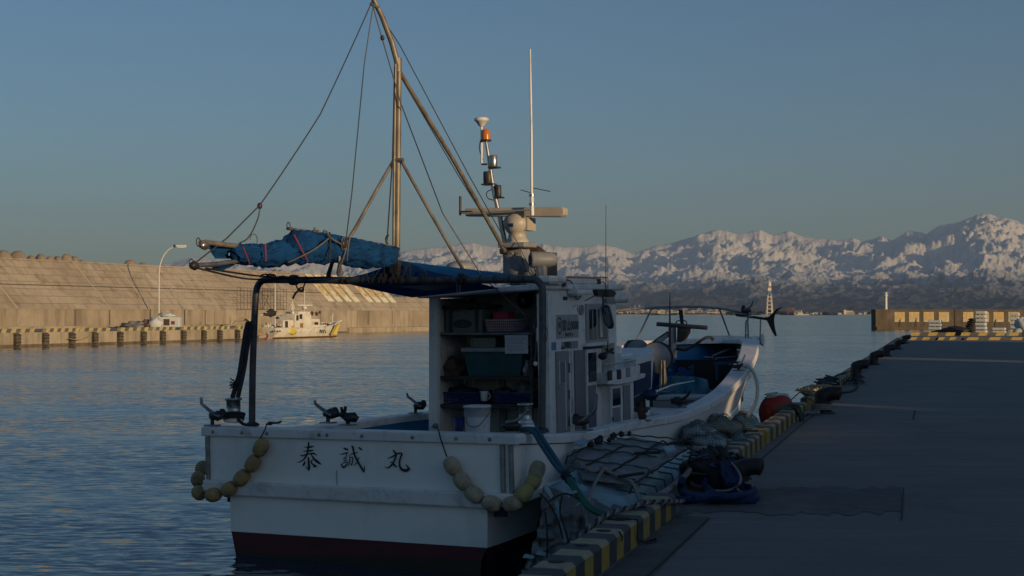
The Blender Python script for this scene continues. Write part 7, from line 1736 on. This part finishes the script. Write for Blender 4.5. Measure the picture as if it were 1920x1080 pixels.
b.tube([c_ + Vector((0, math.cos(a) * .26, math.sin(a) * .26)) for a in [2 * math.pi * t_ / 18 for t_ in range(19)]], .055, M_fw, 7); b.tube([c_ + Vector((0, 0, -.2)), c_ + Vector((0, 0, .18))], .05, M_fw, 6); b.tube([fb(548.5, 570, .3), fb(549, 563, .3)], .04, M_fw, 5); b.build('ring_antenna', fbt)
b = MB(); b.tube([fb(515.5, 618, 0), fb(515.5, 512, 0)], [.07, .04], M_wpole, 6); b.build('aft_mast', fbt)
b = MB(); b.tube([fb(570.5, 590, 0), fb(571, 540, 0)], [.05, .03], M_wpole, 6); b.bb(fb(555, 573.5, -.1), fb(586, 571.5, .1), M_fw); b.blob(fb(571, 577, 0), (.25, .25, .2), M_fw, 10, 6); b.build('radar_mast', fbt)
b = MB(); b.tube(smooth_path([fb(487, 592, .1), fb(495, 588, .1), fb(505, 584, .1), fb(515, 584, .1)], 3), [.05] * 10, M_fw, 6); b.blob(fb(508, 587, .1), (.15, .75, .32), M_rubber, 14, 8, .25, 4); b.blob(fb(498, 589, .1), (.1, .5, .14), M_dark, 12, 6, .25, 5); b.build('furled_sail', fbt)
b = MB(); b.tube([fb(516, 589, .1), fb(548, 589, .1)], .03, M_wpole, 5); b.blob(fb(520, 596, .1), (.1, .3, .12), M_dark, 8, 5); b.build('aft_boom', fbt)
b = MB(); rn = random.Random(2)
for i in range(22): c_ = fb(rn.uniform(487, 532), rn.uniform(611, 618), rn.uniform(-.8, .8)); b.blob(c_, (.15, rn.uniform(.1, .35), rn.uniform(.1, .3)), rn.choice([M_dark, M_fw, M_fw, M_rust, M_lgrey]), 7, 5, .2, i)
for px in (497, 503, 508, 526): b.tube([fb(px, 618, .6), fb(px - 1, 606, .6)], .035, M_fw, 5)
b.build('stern_gear', fbt)
b = MB()
for i in range(12): c_ = fb(rn.uniform(572, 600), rn.uniform(584, 590), rn.uniform(-.4, .4)); b.blob(c_, (.1, rn.uniform(.1, .3), rn.uniform(.08, .2)), rn.choice([M_dark, M_fw, M_rust]), 7, 5, .2, i)
for i in range(12): c_ = fb(rn.uniform(600, 618), rn.uniform(608, 613), rn.uniform(-.4, .4)); b.blob(c_, (.1, rn.uniform(.1, .3), rn.uniform(.08, .2)), rn.choice([M_dark, M_rust, M_fw]), 7, 5, .2, i)
b.build('deck_gear', fbt)
b = MB(); c_ = fb(549, 620, 1.42); b.blob(c_, (.10, .55, .33), M_fy, 16, 9, .35, 4); b.build('yellow_net', fbt)
b = MB(); b.prism([fb(x, y, 1.2) for x, y in ((620, 627), (629, 609), (634, 607), (631, 613), (625, 628))], (.25, 0, 0), M_fy); b.build('yellow_stem', fbt)
b = MB(); b.tube([fb(624, 608, 0), fb(640, 601, 0)], .10, M_fw, 6); b.tube([fb(600, 606, .6), fb(622, 604, .3), fb(636, 602, .1)], .03, M_fw, 5)
for x in (604, 612, 620): b.tube([fb(x, 612, .5), fb(x, 604, .5)], .03, M_fw, 5)
b.tube([fb(622, 607, .2), fb(624, 588, .2)], .05, M_wpole, 5); b.tube([fb(620, 600, .2), fb(621, 592, .2)], .03, M_wpole, 5); b.build('bow_rail', fbt)
b = MB()
for x in (600, 604, 608): b.add([FB.inverted() @ (FB @ fb(x, 618, 1.52)), fb(x + 1.6, 618, 1.52), fb(x + 3.2, 624.5, 1.50), fb(x + 1.6, 624.5, 1.50)], [(0, 1, 2, 3)], M_black)
put_text(b, '大漁丸', .38, fb(521, 621.5, 1.53), Vector((0, 1, 0)), Vector((0, 0, 1)), M_dark, 1.1, .02) if False else None
for x in (510, 514, 519, 524): b.bb(fb(x, 622.5, 1.52), fb(x + 2.4, 619.5, 1.54), M_dark)
b.build('hull_marks', fbt)
for px, py, m, l in ((498, 630, M_buoyr, 'orange buoy floating at the stern of the far boat'), (489, 629, M_foamw, 'white buoy at the stern of the far boat'), (493, 631, M_orange, 'small orange buoy between the white and the larger orange one at the far boat')):
    c_ = W(px, py, 120); b = MB(); b.blob(c_, (.24, .24, .26), m, 14, 9); b.build('buoy', origin=c_, label=l, cat='buoy')
b = MB()
for i in range(7): b.tube(smooth_path([bk(dt(452), DO - 1, ZD + .3 + i * .05), bk(dt(462 + i * 3), DO, ZD + .9 - .05 * i), bk(dt(472 + i * 3), DO + .4, .4)], 4), .05, M_floatw, 5)
b.build('hose_bundle', origin=bk(dt(460), DO, ZD), label='bundle of pale hoses hanging over the far dock behind the gantry post', cat='hoses')
c_ = W(631, 617, 150); c_.z = 0
